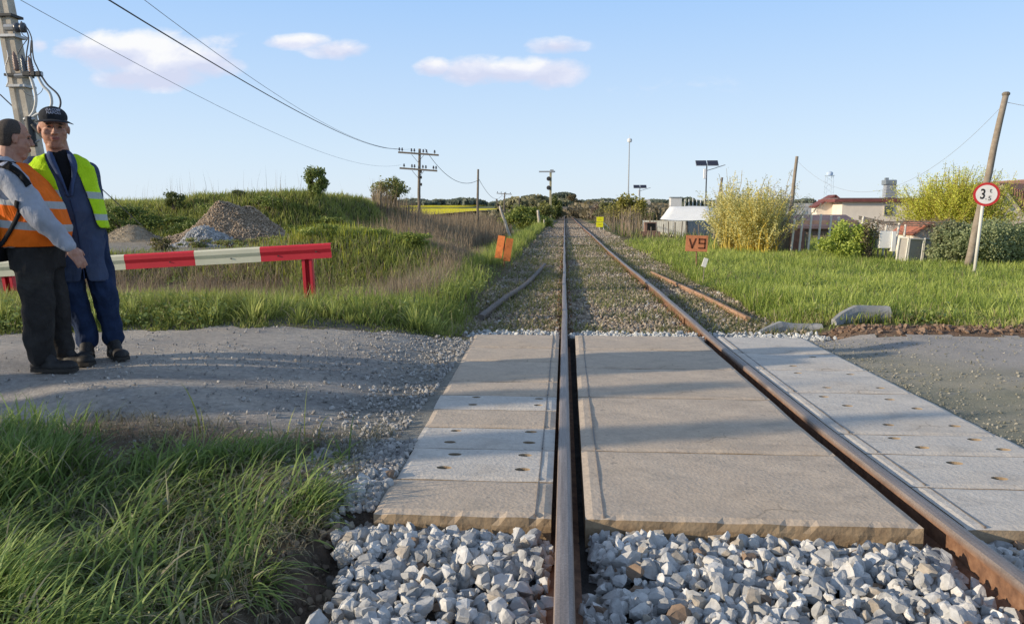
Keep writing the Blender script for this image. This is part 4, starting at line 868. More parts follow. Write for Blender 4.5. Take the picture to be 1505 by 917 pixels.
bm_obj('bolt', bm, M_BOLT, bar)
for px in (452, 12):
    P_ = A+dx*tpx(px)+back*.03; zb = hp(P_.x, P_.y)-.3; bm = bmesh.new(); h = P_.z-.09-zb+.1
    c_ = Vector((P_.x, P_.y, zb+h/2))-inv; R = Matrix.Rotation(math.atan2(dx.y, dx.x), 4, 'Z') @ Matrix.Rotation(-.035 if px > 100 else -.09, 4, 'Y')
    for (ox, oy, sx, sy) in ((-.055, .02, .012, .09), (.055, .02, .012, .09), (0, .065, .12, .010), (-.04, -.024, .03, .008), (.04, -.024, .03, .008)): box(bm, Matrix.Translation(c_) @ R @ Vector((ox, oy, 0)), (sx, sy, h), R)
    bm_obj('post', bm, M_RED, bar)
# ------------------------------------------------------------------ gravel heaps and sand
def heap(name, loc, rx, ry, h, colf, n, ss, label, catg, basec, seed=0):
    e = empty(name, loc, 0, label, catg); a = np.linspace(-1.25, 1.25, 36); X, Y = np.meshgrid(a, a); r = np.hypot(X, Y)
    def hh(X, Y):
        r = np.hypot(X*(1+.12*np.sin(3*Y+seed)), Y); return h*(1-S(.05, 1.05, r+.35*(fbm(X, Y, .8, seed+8)-.5)))*(.60+.8*fbm(X, Y, .45, seed+3)) - .06*S(.95, 1.2, r)
    Z = hh(X, Y); k = (np.arange(35)[:, None]*36+np.arange(35)[None, :]).ravel(); F_ = np.stack([k, k+1, k+37, k+36], 1)
    np_obj('core', np.stack([X*rx, Y*ry, Z-.02], -1).reshape(-1, 3), F_, M_TERR, e, np.tile(basec, (36*36, 1)), sm=True)
    q = RNG.normal(size=(n*2, 2))*.55; q = q[np.hypot(q[:, 0], q[:, 1]) < 1.12][:n]
    P_ = np.stack([q[:, 0]*rx, q[:, 1]*ry, hh(q[:, 0], q[:, 1])], 1)
    o = stones('loose_stones', P_, RNG.uniform(ss*.4, ss, len(P_))*np.where(RNG.random(len(P_)) < .06, 1.8, 1), 1, colf, parent=e); tag(o, kind='stuff'); return e
heap('gravel_heap', at(340, 22.5), 2.4, 1.7, 1.12, lambda n: lerp([.26, .2, .14], [.46, .37, .28], RNG.random(n)), 9000, .04, 'large brown gravel heap in the yard behind the barrier', 'gravel heap', (.32, .25, .18), 1)
heap('gravel_heap', at(300, 20.6), 1.15, .8, .52, lambda n: lerp([.26, .265, .27], [.5, .5, .5], RNG.random(n)), 4500, .045, 'small grey crushed stone heap at the left foot of the brown heap', 'gravel heap', (.3, .3, .3), 2)
heap('sand_heap', at(190, 23.6), 1.35, .8, .46, lambda n: lerp([.3, .25, .19], [.44, .37, .27], RNG.random(n)), 1500, .02, 'low sandy heap right behind the man in the yellow vest', 'sand heap', (.36, .3, .22), 3)
# loose rocks in the near verge
for (px, py, s_, c_, lab) in ((240, 743, .030, (.33, .36, .42), 'bluish grey stone lying in the near grass, upper of two'), (228, 758, .028, (.36, .36, .36), 'light grey stone in the near grass touching the bluish one'), (354, 738, .026, (.40, .31, .24), 'brown stone half hidden under the near grass clump'), (490, 856, .032, (.10, .09, .08), 'dark dirty lump in the soil pit beside the ballast')):
    p = G(px, py, -.01 if px < 400 else -.1); v0, f0 = ico(3); vv = rock_variant(v0, RNG, 11)*s_*1.25
    if px > 400: p = (p[0], p[1], hp(p[0], p[1])+.02)
    o = np_obj('rock', vv, f0, simple('rock_%d' % px, c_, .9, .25, 20, bump=.6, bscale=60)); o.location = (p[0], p[1], max(p[2], hp(p[0], p[1])+.02)); tag(o, lab, 'rock', 'stones in the near verge')
# ------------------------------------------------------------------ poles and wires
M_WOODP = simple('pole_wood', (.15, .125, .10), .9, .3, 6, bump=.7, bscale=30, c2=(.25, .22, .18)); M_LWOOD = simple('grey_wood', (.34, .29, .235), .9, .25, 5, bump=.5, c2=(.22, .18, .14))
M_CPOLE = simple('pole_concrete', (.60, .54, .45), .9, .2, 4, bump=.6, bscale=35, c2=(.42, .37, .30)); M_DARK = simple('dark_metal', (.05, .052, .055), .6, .2); M_GALV = simple('galvanised', (.42, .43, .44), .45, .15, 8, .5)
M_INS = simple('insulator_porcelain', (.09, .10, .12), .3, .2, spec=.5); M_WCAB = simple('pale_cable', (.62, .62, .6), .6, .1); M_WIRE = simple('wire', (.10, .10, .11), .6, .1)
def V3(a): return Vector((float(a[0]), float(a[1]), float(a[2])))
def text_mesh(body, size, mat, M, parent, name='lettering', ext=.001, bold=0.0, sx=1.0):
    cu = bpy.data.curves.new('t', 'FONT'); cu.body = body; cu.size = size; cu.extrude = ext; cu.align_x = 'CENTER'; cu.align_y = 'CENTER'; cu.offset = bold
    o = bpy.data.objects.new('t', cu); COL.objects.link(o); bpy.context.view_layer.update(); me = eval_mesh(o)
    bpy.data.objects.remove(o); bpy.data.curves.remove(cu); me.transform(M @ Matrix.Diagonal((sx, 1, 1, 1))); me.materials.clear(); return link(name, me, mat, parent)
def insulator(bm, p, s=1.0):
    lathe(bm, [(.012*s, -.10*s), (.012*s, 0), (.045*s, .01*s), (.05*s, .05*s), (.03*s, .07*s), (.04*s, .1*s), (.02*s, .14*s)], 8, Matrix.Translation(p))
def telegraph(px, Yd, ytop, arms, label, rp=.11, group=None, light=False):
    b = at(px, Yd); e = empty('telegraph_pole', b, 0, label, 'utility pole', group); top = D(px+.8, ytop, Yd); H = top[2]-b[2]
    bm = bmesh.new(); tube(bm, [(0, 0, -.3), (0, 0, H*.5), (top[0]-b[0], 0, H)], [rp*1.1, rp, rp*.8], 10); bm_obj('pole', bm, M_WOODP, e, True)
    for (za, wl, wr, nI) in arms:
        bm = bmesh.new(); z = H-za; tl = .06
        box(bm, ((wr-wl)/2, -.13, z), (wl+wr, .10, .12), Euler((0, .075, 0)), .005); a = bm_obj('crossarm', bm, M_WOODP, e)
        bm = bmesh.new()
        for sx in (-1, 1): tube(bm, [(sx*.45, -.16, z-.06), (0, -.12, z-.6)], .015, 5)
        bm_obj('brace', bm, M_DARK, e)
        for t in nI:
            bm = bmesh.new(); x = -wl+(wl+wr)*t; insulator(bm, (x, -.13, z+.13-(x-(wr-wl)/2)*.075), 1.5); bm_obj('insulator', bm, M_INS, e)
    return e, Vector(b), H
tp, tb, tH = telegraph(616, 55, 219, [(.35, 1.42, 1.48, (.03, .10, .33, .40, .62, .70, .9)), (1.45, 1.34, 1.36, (.12, .33, .40, .62, .70, .9, .97))], 'tall dark telegraph pole with two crossarms rising from the dry reeds')
bm = bmesh.new()
for z in (2.6, 3.1, 3.5): box(bm, (.19, -.05, z+1.0), (.10, .12, .2), bev=.02)
bm_obj('fitting', bm, M_DARK, tp)
telegraph(702, 64, 249, [], 'bare thin pole without arms standing right of the two armed telegraph pole', .10)
telegraph(741, 135, 283, [(.25, 1.3, 1.35, (.05, .3, .6, .9))], 'distant small telegraph pole with one crossarm', .13)
telegraph(762.5, 150, 290, [], 'faint short bare pole just left of the signal mast bushes', .1)
# signal mast with two lamps
b = at(809, 92); e = empty('signal_mast', b, 0, 'pale mast left of the track with a short arm on top and two round lamps', 'signal mast'); H = D(809, 251, 92)[2]-b[2]
bm = bmesh.new(); box(bm, (0, 0, H/2-.2), (.26, .22, H+.4), bev=.02); bm_obj('pole', bm, simple('cream_mast', (.42, .38, .24), .8, .2, 3), e)
bm = bmesh.new(); box(bm, (-.42, -.05, H-.12), (1.9, .14, .16)); box(bm, (.15, -.05, H-.06), (.4, .3, .35)); bm_obj('crossarm', bm, M_GALV, e)
for z in (H-.95, H-2.0):
    bm = bmesh.new(); lathe(bm, [(.05, 0), (.22, .05), (.26, .18), (.2, .2), (.03, .22)], 12, Matrix.Translation((-.22, -.12, z)) @ Matrix.Rotation(PI/2, 4, 'X')); box(bm, (-.08, -.05, z-.15), (.3, .1, .1)); bm_obj('lamp', bm, M_DARK, e)
# tall thin antenna mast
b = at(923, 180); e = empty('antenna_mast', b, 0, 'very tall thin mast with a small white floodlight head on top', 'mast'); H = D(924, 205, 180)[2]-b[2]
bm = bmesh.new(); tube(bm, [(0, 0, -.3), (.05, 0, H)], [.17, .10], 8); bm_obj('pole', bm, M_GALV, e)
bm = bmesh.new(); lathe(bm, [(.2, 0), (.5, .1), (.55, .7), (.3, .9)], 10, Matrix.Translation((.1, 0, H-.7))); tube(bm, [(0, 0, H), (0, 0, H+1)], .04, 5); bm_obj('lamp', bm, simple('white_metal', (.75, .76, .78), .5, .1), e)
# solar lamps
M_PV = N('solar_cells'); vec = M_PV.obj(); bt = M_PV.n('ShaderNodeTexBrick'); bt.inputs['Scale'].default_value = 9; bt.inputs['Color1'].default_value = (.012, .016, .035, 1); bt.inputs['Color2'].default_value = (.018, .02, .045, 1); bt.inputs['Mortar'].default_value = (.12, .13, .15, 1); bt.inputs['Mortar Size'].default_value = .012; bt.offset = 0
M_PV.l(vec, bt.inputs['Vector']); M_PV = M_PV.bsdf(bt.outputs['Color'], .25, 0, spec=.6)
def solar(px, Yd, ytop, label, s=1.0):
    b = at(px, Yd); e = empty('solar_lamp', b, 0, label, 'street lamp', 'solar street lamps'); H = D(px, ytop, Yd)[2]-b[2]
    bm = bmesh.new(); tube(bm, [(0, 0, -.2), (0, 0, H)], [.055, .035], 8); bm_obj('pole', bm, M_DARK, e, True)
    for sx in (-1, 1):
        f = bmesh.new(); R = Euler((math.radians(38), 0, 0)); box(f, (sx*.36, -.02, H+.04), (.68, .55, .035), R); p_ = bm_obj('solar_panel', f, M_GALV, e)
        f = bmesh.new(); Rm = R.to_matrix(); c_ = Vector((sx*.36, -.02, H+.04))+Rm@Vector((0, 0, .022)); box(f, c_, (.64, .51, .008), R); bm_obj('cells', f, M_PV, p_)
        f = bmesh.new(); c_ = Vector((sx*.36, -.02, H+.04))+Rm@Vector((0, 0, -.022)); box(f, c_, (.64, .51, .008), R); bm_obj('backsheet', f, M_DARK, p_)
    f = bmesh.new(); tube(f, [(.02, 0, H-.42), (.5, -.05, H-.28), (.78, -.08, H-.18)], .022, 6); bm_obj('arm', f, M_DARK, e)
    f = bmesh.new(); box(f, (.92, -.09, H-.14), (.42, .14, .05), Euler((0, -.3, 0)), .012); bm_obj('lamp_head', f, M_GALV, e)
    f = bmesh.new(); box(f, (-.12, -.08, H-.62), (.17, .14, .62), bev=.02); bm_obj('battery_box', f, simple('white_metal', (.75, .76, .78), .5, .1), e)
    return e
solar(1037, 50, 241, 'larger nearer solar street lamp with two dark panels by the white tent roof'); solar(940, 85, 275, 'smaller farther solar street lamp beside the yellow green willow bush')
# leaning poles on the right
def leaning(name, p0, p1, r0, r1, label, mat, catg='pole', group=None):
    e = empty(name, (p0[0], p0[1], p0[2]), 0, label, catg, group); d = V3(p1)-V3(p0); bm = bmesh.new(); k = 7
    tube(bm, [d*(i/k)+Vector((.012*math.sin(i*2), 0, 0)) if 0 < i < k else d*(i/k) for i in range(k+1)], [r0+(r1-r0)*i/k for i in range(k+1)], 9); bm_obj('pole', bm, mat, e, True); return e
def foot(px, py, Yd): p = D(px, py, Yd); return (p[0], Yd, min(p[2], hp(p[0], Yd))-.1)
q = foot(1420, 392, 17.6); t_ = D(1478.5, 139, 17.6); e = leaning('leaning_pole', q, t_, .085, .06, 'old grey wooden pole leaning right behind the weight limit sign', M_LWOOD, group='leaning wooden poles')
bm = bmesh.new(); tp_ = V3(t_)-V3(q); lathe(bm, [(.075, -.02), (.08, .02), (.05, .05)], 10, Matrix.Translation(tp_)); bm_obj('cap', bm, M_WOODP, e)
leaning('leaning_pole', foot(1155, 366, 24.5), D(1171.5, 230, 24.5), .075, .045, 'thin grey leaning pole right of the pale blossom shrub', M_LWOOD, group='leaning wooden poles')
leaning('leaning_pole', foot(1048, 352, 33), D(1061.5, 261, 33), .07, .045, 'dark leaning pole sticking out behind the golden willow shrubs', M_WOODP, group='leaning wooden poles')
leaning('leaning_post', foot(752, 352, 40), D(734, 303, 40), .09, .06, 'broken whitish leaning post with a dark bracket behind the orange plate', M_CPOLE, 'post')
bm = bmesh.new(); p_ = D(735, 306, 40); box(bm, (0, 0, 0), (.5, .08, .12), Euler((0, .9, 0))); box(bm, (-.12, 0, .25), (.08, .08, .45), Euler((0, -.3, 0))); o = bm_obj('bracket', bm, M_WOODP); ob = [q_ for q_ in bpy.data.objects if q_.name.startswith('leaning_post')][0]; o.parent = ob; o.location = V3(p_)-ob.location
leaning('concrete_post', foot(793.5, 337, 60), D(790.5, 309, 60), .12, .09, 'short split concrete post standing left of the ballast edge', M_CPOLE, 'post')
bm = bmesh.new(); tube(bm, [(.3, 0, 0), (.32, 0, .85)], .06, 6); o = bm_obj('strut', bm, M_CPOLE); ob = [q_ for q_ in bpy.data.objects if q_.name.startswith('concrete_post')][0]; o.parent = ob
# water tower, lattice
b = at(1217, 420); e = empty('water_tower', b, 0, 'faint white lattice water tower far away on the right horizon', 'tower'); H = D(1217, 258, 420)[2]-b[2]
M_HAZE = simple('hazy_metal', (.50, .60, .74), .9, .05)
bm = bmesh.new()
for sx in (-1, 1):
    for sy in (-1, 1): tube(bm, [(sx*2.0, sy*2.0, 0), (sx*1.5, sy*1.5, H)], .09, 4)
for i in range(6):
    z0, z1 = H*i/6, H*(i+1)/6
    for sx, sy in ((1, 1), (1, -1), (-1, -1), (-1, 1)): tube(bm, [(sx*1.9, sy*1.9, z0), (-sy*1.8, sx*1.8, z1)], .05, 4)
bm_obj('legs', bm, M_HAZE, e); bm = bmesh.new(); lathe(bm, [(1.2, H), (1.6, H+.3), (1.7, H+1.3), (1.2, H+1.8), (.3, H+2.1)], 14); lathe(bm, [(2.6, H-.15), (2.6, H)], 14); bm_obj('tank', bm, M_HAZE, e, True)
# ---- left concrete pole with fittings
P0 = D(94, 440, 11); P1 = D(-6, -60, 11); P1 = V3(P1); b = (float(P0[0]), 11.0, hp(float(P0[0]), 11)-.2)
e = empty('utility_pole', b, 0, 'thick pale concrete utility pole leaning left behind the two men, with cable fittings', 'utility pole'); o0 = Vector(b)
bm = bmesh.new(); d = P1-o0; ax = []
for i in range(9):
    t = i/8; c_ = d*t; w = .145-.05*t; ax.append([bm.verts.new(c_+Vector((w*a, w*bb, 0))) for a, bb in ((-1, -.8), (-.35, -.8), (-.25, -.62), (.25, -.62), (.35, -.8), (1, -.8), (1, .8), (-1, .8))])
for a, c_ in zip(ax, ax[1:]):
    for k in range(8): bm.faces.new((a[k], a[(k+1) % 8], c_[(k+1) % 8], c_[k]))
bm.faces.new(ax[0]); bm.faces.new(ax[-1]); bm_obj('pole', bm, M_CPOLE, e)
YF = 10.82
def W(px, py, Yd=YF): return V3(D(px, py, Yd))-o0
for py in (25, 112, 55, 128):
    bm = bmesh.new(); pxc = -6+100*(py+60)/500; c_ = W(pxc, py, 11.0); box(bm, c_, (.30-.0002*py, .26, .035)); bm_obj('band', bm, M_DARK if py in (25, 112) else M_GALV, e)
bm = bmesh.new(); tube(bm, [W(8, 41), W(22, 41)], .05, 8); bm_obj('bracket', bm, M_GALV, e)
bm = bmesh.new(); lathe(bm, [(.03, 0), (.07, .02), (.07, .06), (.04, .08), (.07, .10), (.07, .14), (.03, .16)], 10, Matrix.Translation(W(21, 41)) @ Matrix.Rotation(PI/2, 4, 'Y') @ Matrix.Rotation(-.15, 4, 'X')); bm_obj('insulator', bm, M_INS, e, True)
bm = bmesh.new(); tube(bm, [W(22, 112), W(62, 109)], .028, 6); tube(bm, [W(22, 101), W(30, 102), W(42, 106)], .012, 5); bm_obj('bracket', bm, M_GALV, e)
for px, py, m in ((22.5, 90, 0), (34.5, 95, 1), (45, 98, 0)):
    bm = bmesh.new(); q = W(px, py); lathe(bm, [(.02, -.14)]+[(r, -.13+.018*i) for i, r in enumerate([.03, .045, .03, .045, .03, .045, .03, .042, .028, .038, .026, .034, .022])]+[(.01, .13)], 8, Matrix.Translation(q) @ Matrix.Rotation(-.12, 4, 'Y')); bm_obj('insulator', bm, M_INS if m else simple('brown_porcelain', (.26, .17, .14), .4, .2), e, True)
for px in (38, 43, 50, 58): 
    bm = bmesh.new(); box(bm, W(px, 109), (.07, .08, .07), bev=.01); bm_obj('clamp', bm, M_DARK, e)
def cab(pts, r, m, nm='cable', Yd=YF): bm = bmesh.new(); tube(bm, cat([W(a, b_, Yd) for a, b_ in pts], 6), r, 6); return bm_obj(nm, bm, m, e, True)
cab([(44, 112), (49, 125), (53, 145), (50, 163), (43, 173)], .020, M_WCAB); cab([(56, 113), (63, 126), (73, 137), (76, 152), (70, 163), (55, 168), (45, 174)], .019, M_WCAB)
cab([(61, 112), (70, 125), (84, 138), (89, 150), (86, 161), (75, 168)], .013, M_WIRE); cab([(30, 34), (40, 42), (46, 55), (47, 66)], .008, M_WIRE); cab([(31, 32), (36, 40), (42, 56), (39, 80), (39, 104)], .009, M_WIRE)
cab([(47, 60), (49, 85), (55, 100), (60, 110)], .009, M_WIRE); cab([(46, 60), (45, 80), (49, 106)], .009, M_WIRE); cab([(30, 45), (34, 52), (41, 56)], .006, M_WIRE); cab([(41, 57), (33, 68), (26, 80)], .006, M_WIRE); cab([(47, 62), (46, 78), (38, 86)], .006, M_WIRE)
cab([(32, 130), (38, 138), (50, 142), (60, 136), (64, 128)], .004, M_WIRE); cab([(10, 74), (12, 84), (8, 100), (12, 118), (9, 128)], .007, M_GALV)
cab([(43, 172), (45, 190), (49, 216)], .055, M_DARK, 'conduit'); cab([(48, 184), (68, 203)], .045, M_DARK, 'junction_tube'); cab([(68, 203), (74, 207)], .03, M_WCAB, 'junction_tube')
cab([(48, 212), (58, 206)], .014, M_GALV, 'bracket'); cab([(36, 176), (43, 174), (50, 176)], .03, M_GALV, 'clamp')
# stay wire
g0 = D(242, 336, 19.5); g0[2] = hp(g0[0], 19.5)
bm = bmesh.new(); s0 = V3(D(0, 139, 10.9)); s1 = V3(D(38, 175, 11.0)); tube(bm, [s0-s1, Vector((0, 0, 0)), V3(g0)-s1], .009, 5); o = bm_obj('stay_wire', bm, M_WIRE); o.location = s1; tag(o, 'thin stay wire slanting from the concrete pole down to the yard', 'wire')
# overhead wires
M_FAINT = simple('faint_wire', (.34, .37, .42), .6, .05)
def wire(p, q, sag, r, label, group='overhead wires in the left sky'):
    p, q = V3(p), V3(q); n_ = 26; bm = bmesh.new(); tube(bm, [(q-p)*(i/n_)-Vector((0, 0, sag*4*(i/n_)*(1-i/n_))) for i in range(n_+1)], r, 5); o = bm_obj('overhead_wire', bm, M_WIRE if r > .009 else M_FAINT, None, True); o.location = p; tag(o, label, 'wire', group)
ti = tb+Vector((0, 0, tH)); 
def arm(x, za): return ti+Vector((x, -.13, -za+.34))
def wire_px(a, bpt, Ya, sag, r, label, mid_px=None): wire(D(a[0], a[1], Ya), bpt, sag, r, label)
wire_px((130, -18), arm(-1.3, .35), 9.5, .55, .011, 'thickest dark wire from the top left edge to the telegraph pole')
wire_px((-60, -50), arm(-1.2, 1.45), 9.5, .9, .005, 'faint lowest wire crossing the left sky in front of the big cloud')
wire_px((196, -12), arm(-1.1, .35), 16, .85, .006, 'upper of two thin parallel wires over the big cloud')
wire_px((180, -24), arm(-.45, .35), 15, 1.0, .006, 'lower of two thin parallel wires over the big cloud')
wire(arm(.5, .35), D(701, 266, 64), 1.0, .018, 'sagging wire between the telegraph pole and the bare pole'); wire(D(703, 262, 64), D(738, 286, 135), 1.2, .018, 'wire from the bare pole to the distant one armed pole')
wire(D(1476.5, 152, 17.6), D(1171, 236, 24.5), 2.3*.6, .004, 'very thin wire sagging between the two leaning poles on the right', None); wire(D(1477, 150, 17.6), D(1640, 158, 17), .1, .006, 'short wire leaving the tall leaning pole to the right edge', None)
# ------------------------------------------------------------------ signs
def plate_mat(name, c, c2): return simple(name, c, .8, .2, 7, bump=.3, bscale=50, c2=c2, thr=(.5, .75))
M_ORPL = plate_mat('orange_rust_plate', (.80, .24, .07), (.55, .15, .05)); M_BRPL = plate_mat('rust_plate', (.66, .25, .12), (.46, .16, .07)); M_ENGR = simple('engraved_paint', (.11, .035, .02), .85, .2)
p = D(741, 365, 17.6); b = (p[0], 17.6, hp(p[0], 17.6)); e = empty('orange_plate', b, 0, 'bright orange rusty plate folded in two halves on a post left of the track', 'trackside sign'); zc = p[2]-b[2]
for sx in (-1, 1):
    bm = bmesh.new(); box(bm, (sx*.094, -.035+.0*sx, zc-.03*sx), (.165, .008, .52), Euler((-.06, .16, sx*.12)), .002); bm_obj('plate', bm, M_ORPL, e)
bm = bmesh.new(); tube(bm, [(0, .03, -.3), (0, .03, zc+.2)], .022, 6); bm_obj('post', bm, M_RUST, e)
p = D(1024, 358, 17.6); b = (p[0], 17.6, hp(p[0], 17.6)); e = empty('track_marker_plate', b, .0, 'square rusty plate lettered V9 on a post in the meadow', 'trackside sign'); zc = p[2]-b[2]
bm = bmesh.new(); box(bm, (0, 0, zc), (.49, .01, .36), Euler((0, .035, 0)), .003); bm_obj('plate', bm, M_BRPL, e)
bm = bmesh.new(); tube(bm, [(.02, .03, -.3), (0, .03, zc+.15)], .02, 6); bm_obj('post', bm, M_RUST, e)
RX = Matrix.Rotation(PI/2, 4, 'X')
def strokes(name, lines, t, mat, M, parent):
    bm = bmesh.new()
    for (x0, y0, x1, y1) in lines:
        d = Vector((x1-x0, y1-y0, 0)); box(bm, ((x0+x1)/2, (y0+y1)/2, 0), (d.length+t*.9, t, .004), Euler((0, 0, math.atan2(d.y, d.x))))
    bm.transform(M); return bm_obj(name, bm, mat, parent)
Mx = Matrix.Translation((0, -.008, zc)) @ RX @ Matrix.Rotation(-.035, 4, 'Z')
strokes('letter_v', [(-.165, .09, -.10, -.10), (-.10, -.10, -.03, .10)], .03, M_ENGR, Mx, e)
strokes('digit_nine', [(.18, .10, .05, .10), (.05, .10, .05, .005), (.05, .005, .18, .005), (.18, .10, .18, -.10), (.18, -.10, .05, -.10)], .028, M_ENGR, Mx, e)
p = D(1036, 386, 14.6); b = (p[0], 14.6, hp(p[0], 14.6)); e = empty('white_marker', b, 0, 'small tilted white marker board in the grass below the V9 plate', 'marker'); zc = p[2]-b[2]
bm = bmesh.new(); box(bm, (0, 0, zc), (.085, .02, .17), Euler((0, .30, 0)), .004); bm_obj('board', bm, simple('white_board', (.82, .8, .74), .6, .08), e); bm = bmesh.new(); tube(bm, [(-.03, .02, -.1), (0, .02, zc)], .008, 5); bm_obj('stake', bm, M_LWOOD, e)
p = D(881.5, 326.5, 56); b = (p[0], 56, hp(p[0], 56)); e = empty('yellow_board', b, 0, 'bright yellow two part board beside the rails with a white stay behind it', 'trackside sign'); zc = p[2]-b[2]
M_YEL = simple('yellow_paint', (.85, .80, .02), .5, .06)
for dz in (.19, -.19):
    bm = bmesh.new(); box(bm, (.02 if dz > 0 else 0, 0, zc+dz), (.50, .02, .35), bev=.006); o = bm_obj('board', bm, M_YEL, e)
    bm = bmesh.new(); box(bm, (0, -.014, zc+dz), (.22, .004, .02)); o2_ = bm_obj('mark', bm, simple('black_mark', (.03, .03, .02), .7), o)
bm = bmesh.new(); tube(bm, [(0, .04, -.2), (0, .04, zc+.3)], .03, 6); bm_obj('post', bm, M_GALV, e); bm = bmesh.new(); tube(bm, [(.1, .05, zc+.1), (1.0, .3, -.1)], .03, 5); tube(bm, [(.2, .05, zc+.05), (.35, .3, -.1)], .03, 5); bm_obj('stay', bm, simple('white_metal', (.75, .76, .78), .5, .1), e)
# weight limit sign
Ys = 15.6; pb = D(1431, 400, Ys); pt = D(1447.5, 276, Ys); b = (pb[0], Ys, hp(pb[0], Ys)-.1); e = empty('weight_limit_sign', b, 0, 'round red rimmed 3.5 t weight limit sign on a tilted white post', 'road sign')
ctr = V3(D(1448, 286, Ys))-Vector(b); dpost = V3(pt)-Vector(b)
bm = bmesh.new(); tube(bm, [(0, 0, 0), dpost], .03, 10); bm_obj('post', bm, painted('old_white_paint', (.72, .70, .64), (.4, .33, .25)), e, True)
tilt = math.atan2(dpost.x, dpost.z); MS = Matrix.Translation(ctr+Vector((0, -.045, 0))) @ Matrix.Rotation(math.radians(-20), 4, 'Z') @ Matrix.Rotation(tilt, 4, 'Y') @ RX
R_ = .225
bm = bmesh.new(); lathe(bm, [(R_*.97, -.012), (R_, -.004), (R_, 0)], 40, MS); o = bm_obj('disc', bm, painted('sign_red', (.50, .03, .035), (.35, .12, .1)), e)
bm = bmesh.new(); lathe(bm, [(R_*.80, .0005), (R_*.80, .003)], 40, MS); bm_obj('face', bm, simple('sign_white', (.66, .66, .68), .6, .1, 3), e)
M_BLK = simple('black_letters', (.02, .02, .022), .6)
text_mesh('3', .27, M_BLK, MS @ Matrix.Translation((-.062, -.005, .006)), e, 'digit_three', .0015, .005, .72)
text_mesh('t', .12, simple('faded_letters', (.10, .10, .11), .6), MS @ Matrix.Translation((.065, .072, .006)), e, 'letter_t', .0015, .002); text_mesh('5', .12, simple('faded_letters', (.10, .10, .11), .6), MS @ Matrix.Translation((.06, -.075, .006)), e, 'digit_five', .0015, .002)
bm = bmesh.new(); box(bm, MS @ Vector((-.0, -.09, .006)), (.016, .006, .016)); bm_obj('comma', bm, M_BLK, e)
# ------------------------------------------------------------------ buildings
M_CREAM = simple('cream_render', (.82, .73, .63), .9, .08, 2, bump=.15); M_ROOFD = simple('dark_eave', (.20, .075, .07), .8, .2, 4); M_ROOFG = simple('grey_roof', (.17, .13, .135), .85, .2, 5); M_GLASS = simple('dull_glass', (.10, .12, .12), .2, .2, spec=.6)
s = N('red_tiles'); vec = s.obj(); wv = s.n('ShaderNodeTexWave', wave_type='BANDS', bands_direction='X'); wv.inputs['Scale'].default_value = 2.6; wv.inputs['Distortion'].default_value = .6; s.l(vec, wv.inputs['Vector']); wv2 = s.n('ShaderNodeTexWave', wave_type='BANDS', bands_direction='Y'); wv2.inputs['Scale'].default_value = 1.6; s.l(vec, wv2.inputs['Vector'])
f = s.math('ADD', wv.outputs['Fac'], wv2.outputs['Fac']); col = s.mix(s.ramp(f, [(.2, (.16, .07, .05)), (1.0, (.36, .19, .14))]), (.3, .22, .18), s.ramp(s.noise(3, 5, .7, vec), [(.4, 0.0), (.75, .7)])); M_TILE = s.bsdf(col, .9, 0, f, .8, .05)
def part_box(nm, mat, e, *bs, bev=0):
    bm = bmesh.new()
    for c_, sz_ in bs: box(bm, c_, sz_, bev=bev)
    return bm_obj(nm, bm, mat, e)
# long low house
Yh = 55; zl = lambda px, py, Y=Yh: D(px, py, Y)
xa, xb = zl(1238, 300)[0], zl(1372, 300)[0]; zg = hp(xa, Yh); zE = zl(1290, 297)[2]; e = empty('long_house', (xa, Yh, zg), 0, 'long low cream house with a thin dark red eave and a ribbed grey chimney', 'house'); w = xb-xa; h = zE-zg
part_box('wall', M_CREAM, e, ((w/2, 1.5, h/2-.1), (w, 3, h+.2))); r_ = part_box('roof', M_ROOFD, e, ((w/2-.15, 1.5, h+.10), (w+.9, 3.6, .20))); part_box('roof_sheet', M_ROOFG, r_, ((w/2-.15, 1.5, h+.24), (w+.5, 3.4, .07)))
wx = zl(1305, 312)[0]-xa; wz = zl(1305, 309)[2]-zg; f = part_box('window', simple('window_frame', (.45, .42, .38), .7), e, ((wx, -.03, wz), (.62, .08, .72))); part_box('pane', M_GLASS, f, ((wx, -.09, wz), (.5, .03, .6)))
cx_ = zl(1314, 280)[0]-xa; ch0 = h+.3; ct = zl(1314, 264)[2]-zg; bm = bmesh.new()
nb = 8
for i in range(nb):
    z0 = ch0+(ct-.35-ch0)*i/nb; z1 = ch0+(ct-.35-ch0)*(i+1)/nb; box(bm, (cx_-.12*i/nb*1.0, .6, (z0+z1)/2), (.86-.045*i, .6, (z1-z0)*.86))
box(bm, (cx_-.02, .6, (ch0+ct)/2-.2), (.6, .5, ct-ch0-.3)); M_CHIM = simple('chimney_grey', (.33, .36, .40), .85, .15, 6, bump=.4); c0 = bm_obj('chimney', bm, M_CHIM, e); bm = bmesh.new(); box(bm, (cx_-.12, .6, ct-.18), (.78, .7, .34), bev=.04); box(bm, (cx_-.3, .6, ct+.06), (.22, .2, .16)); bm_obj('chimney_cap', bm, simple('chimney_cap', (.22, .26, .30), .8), c0)
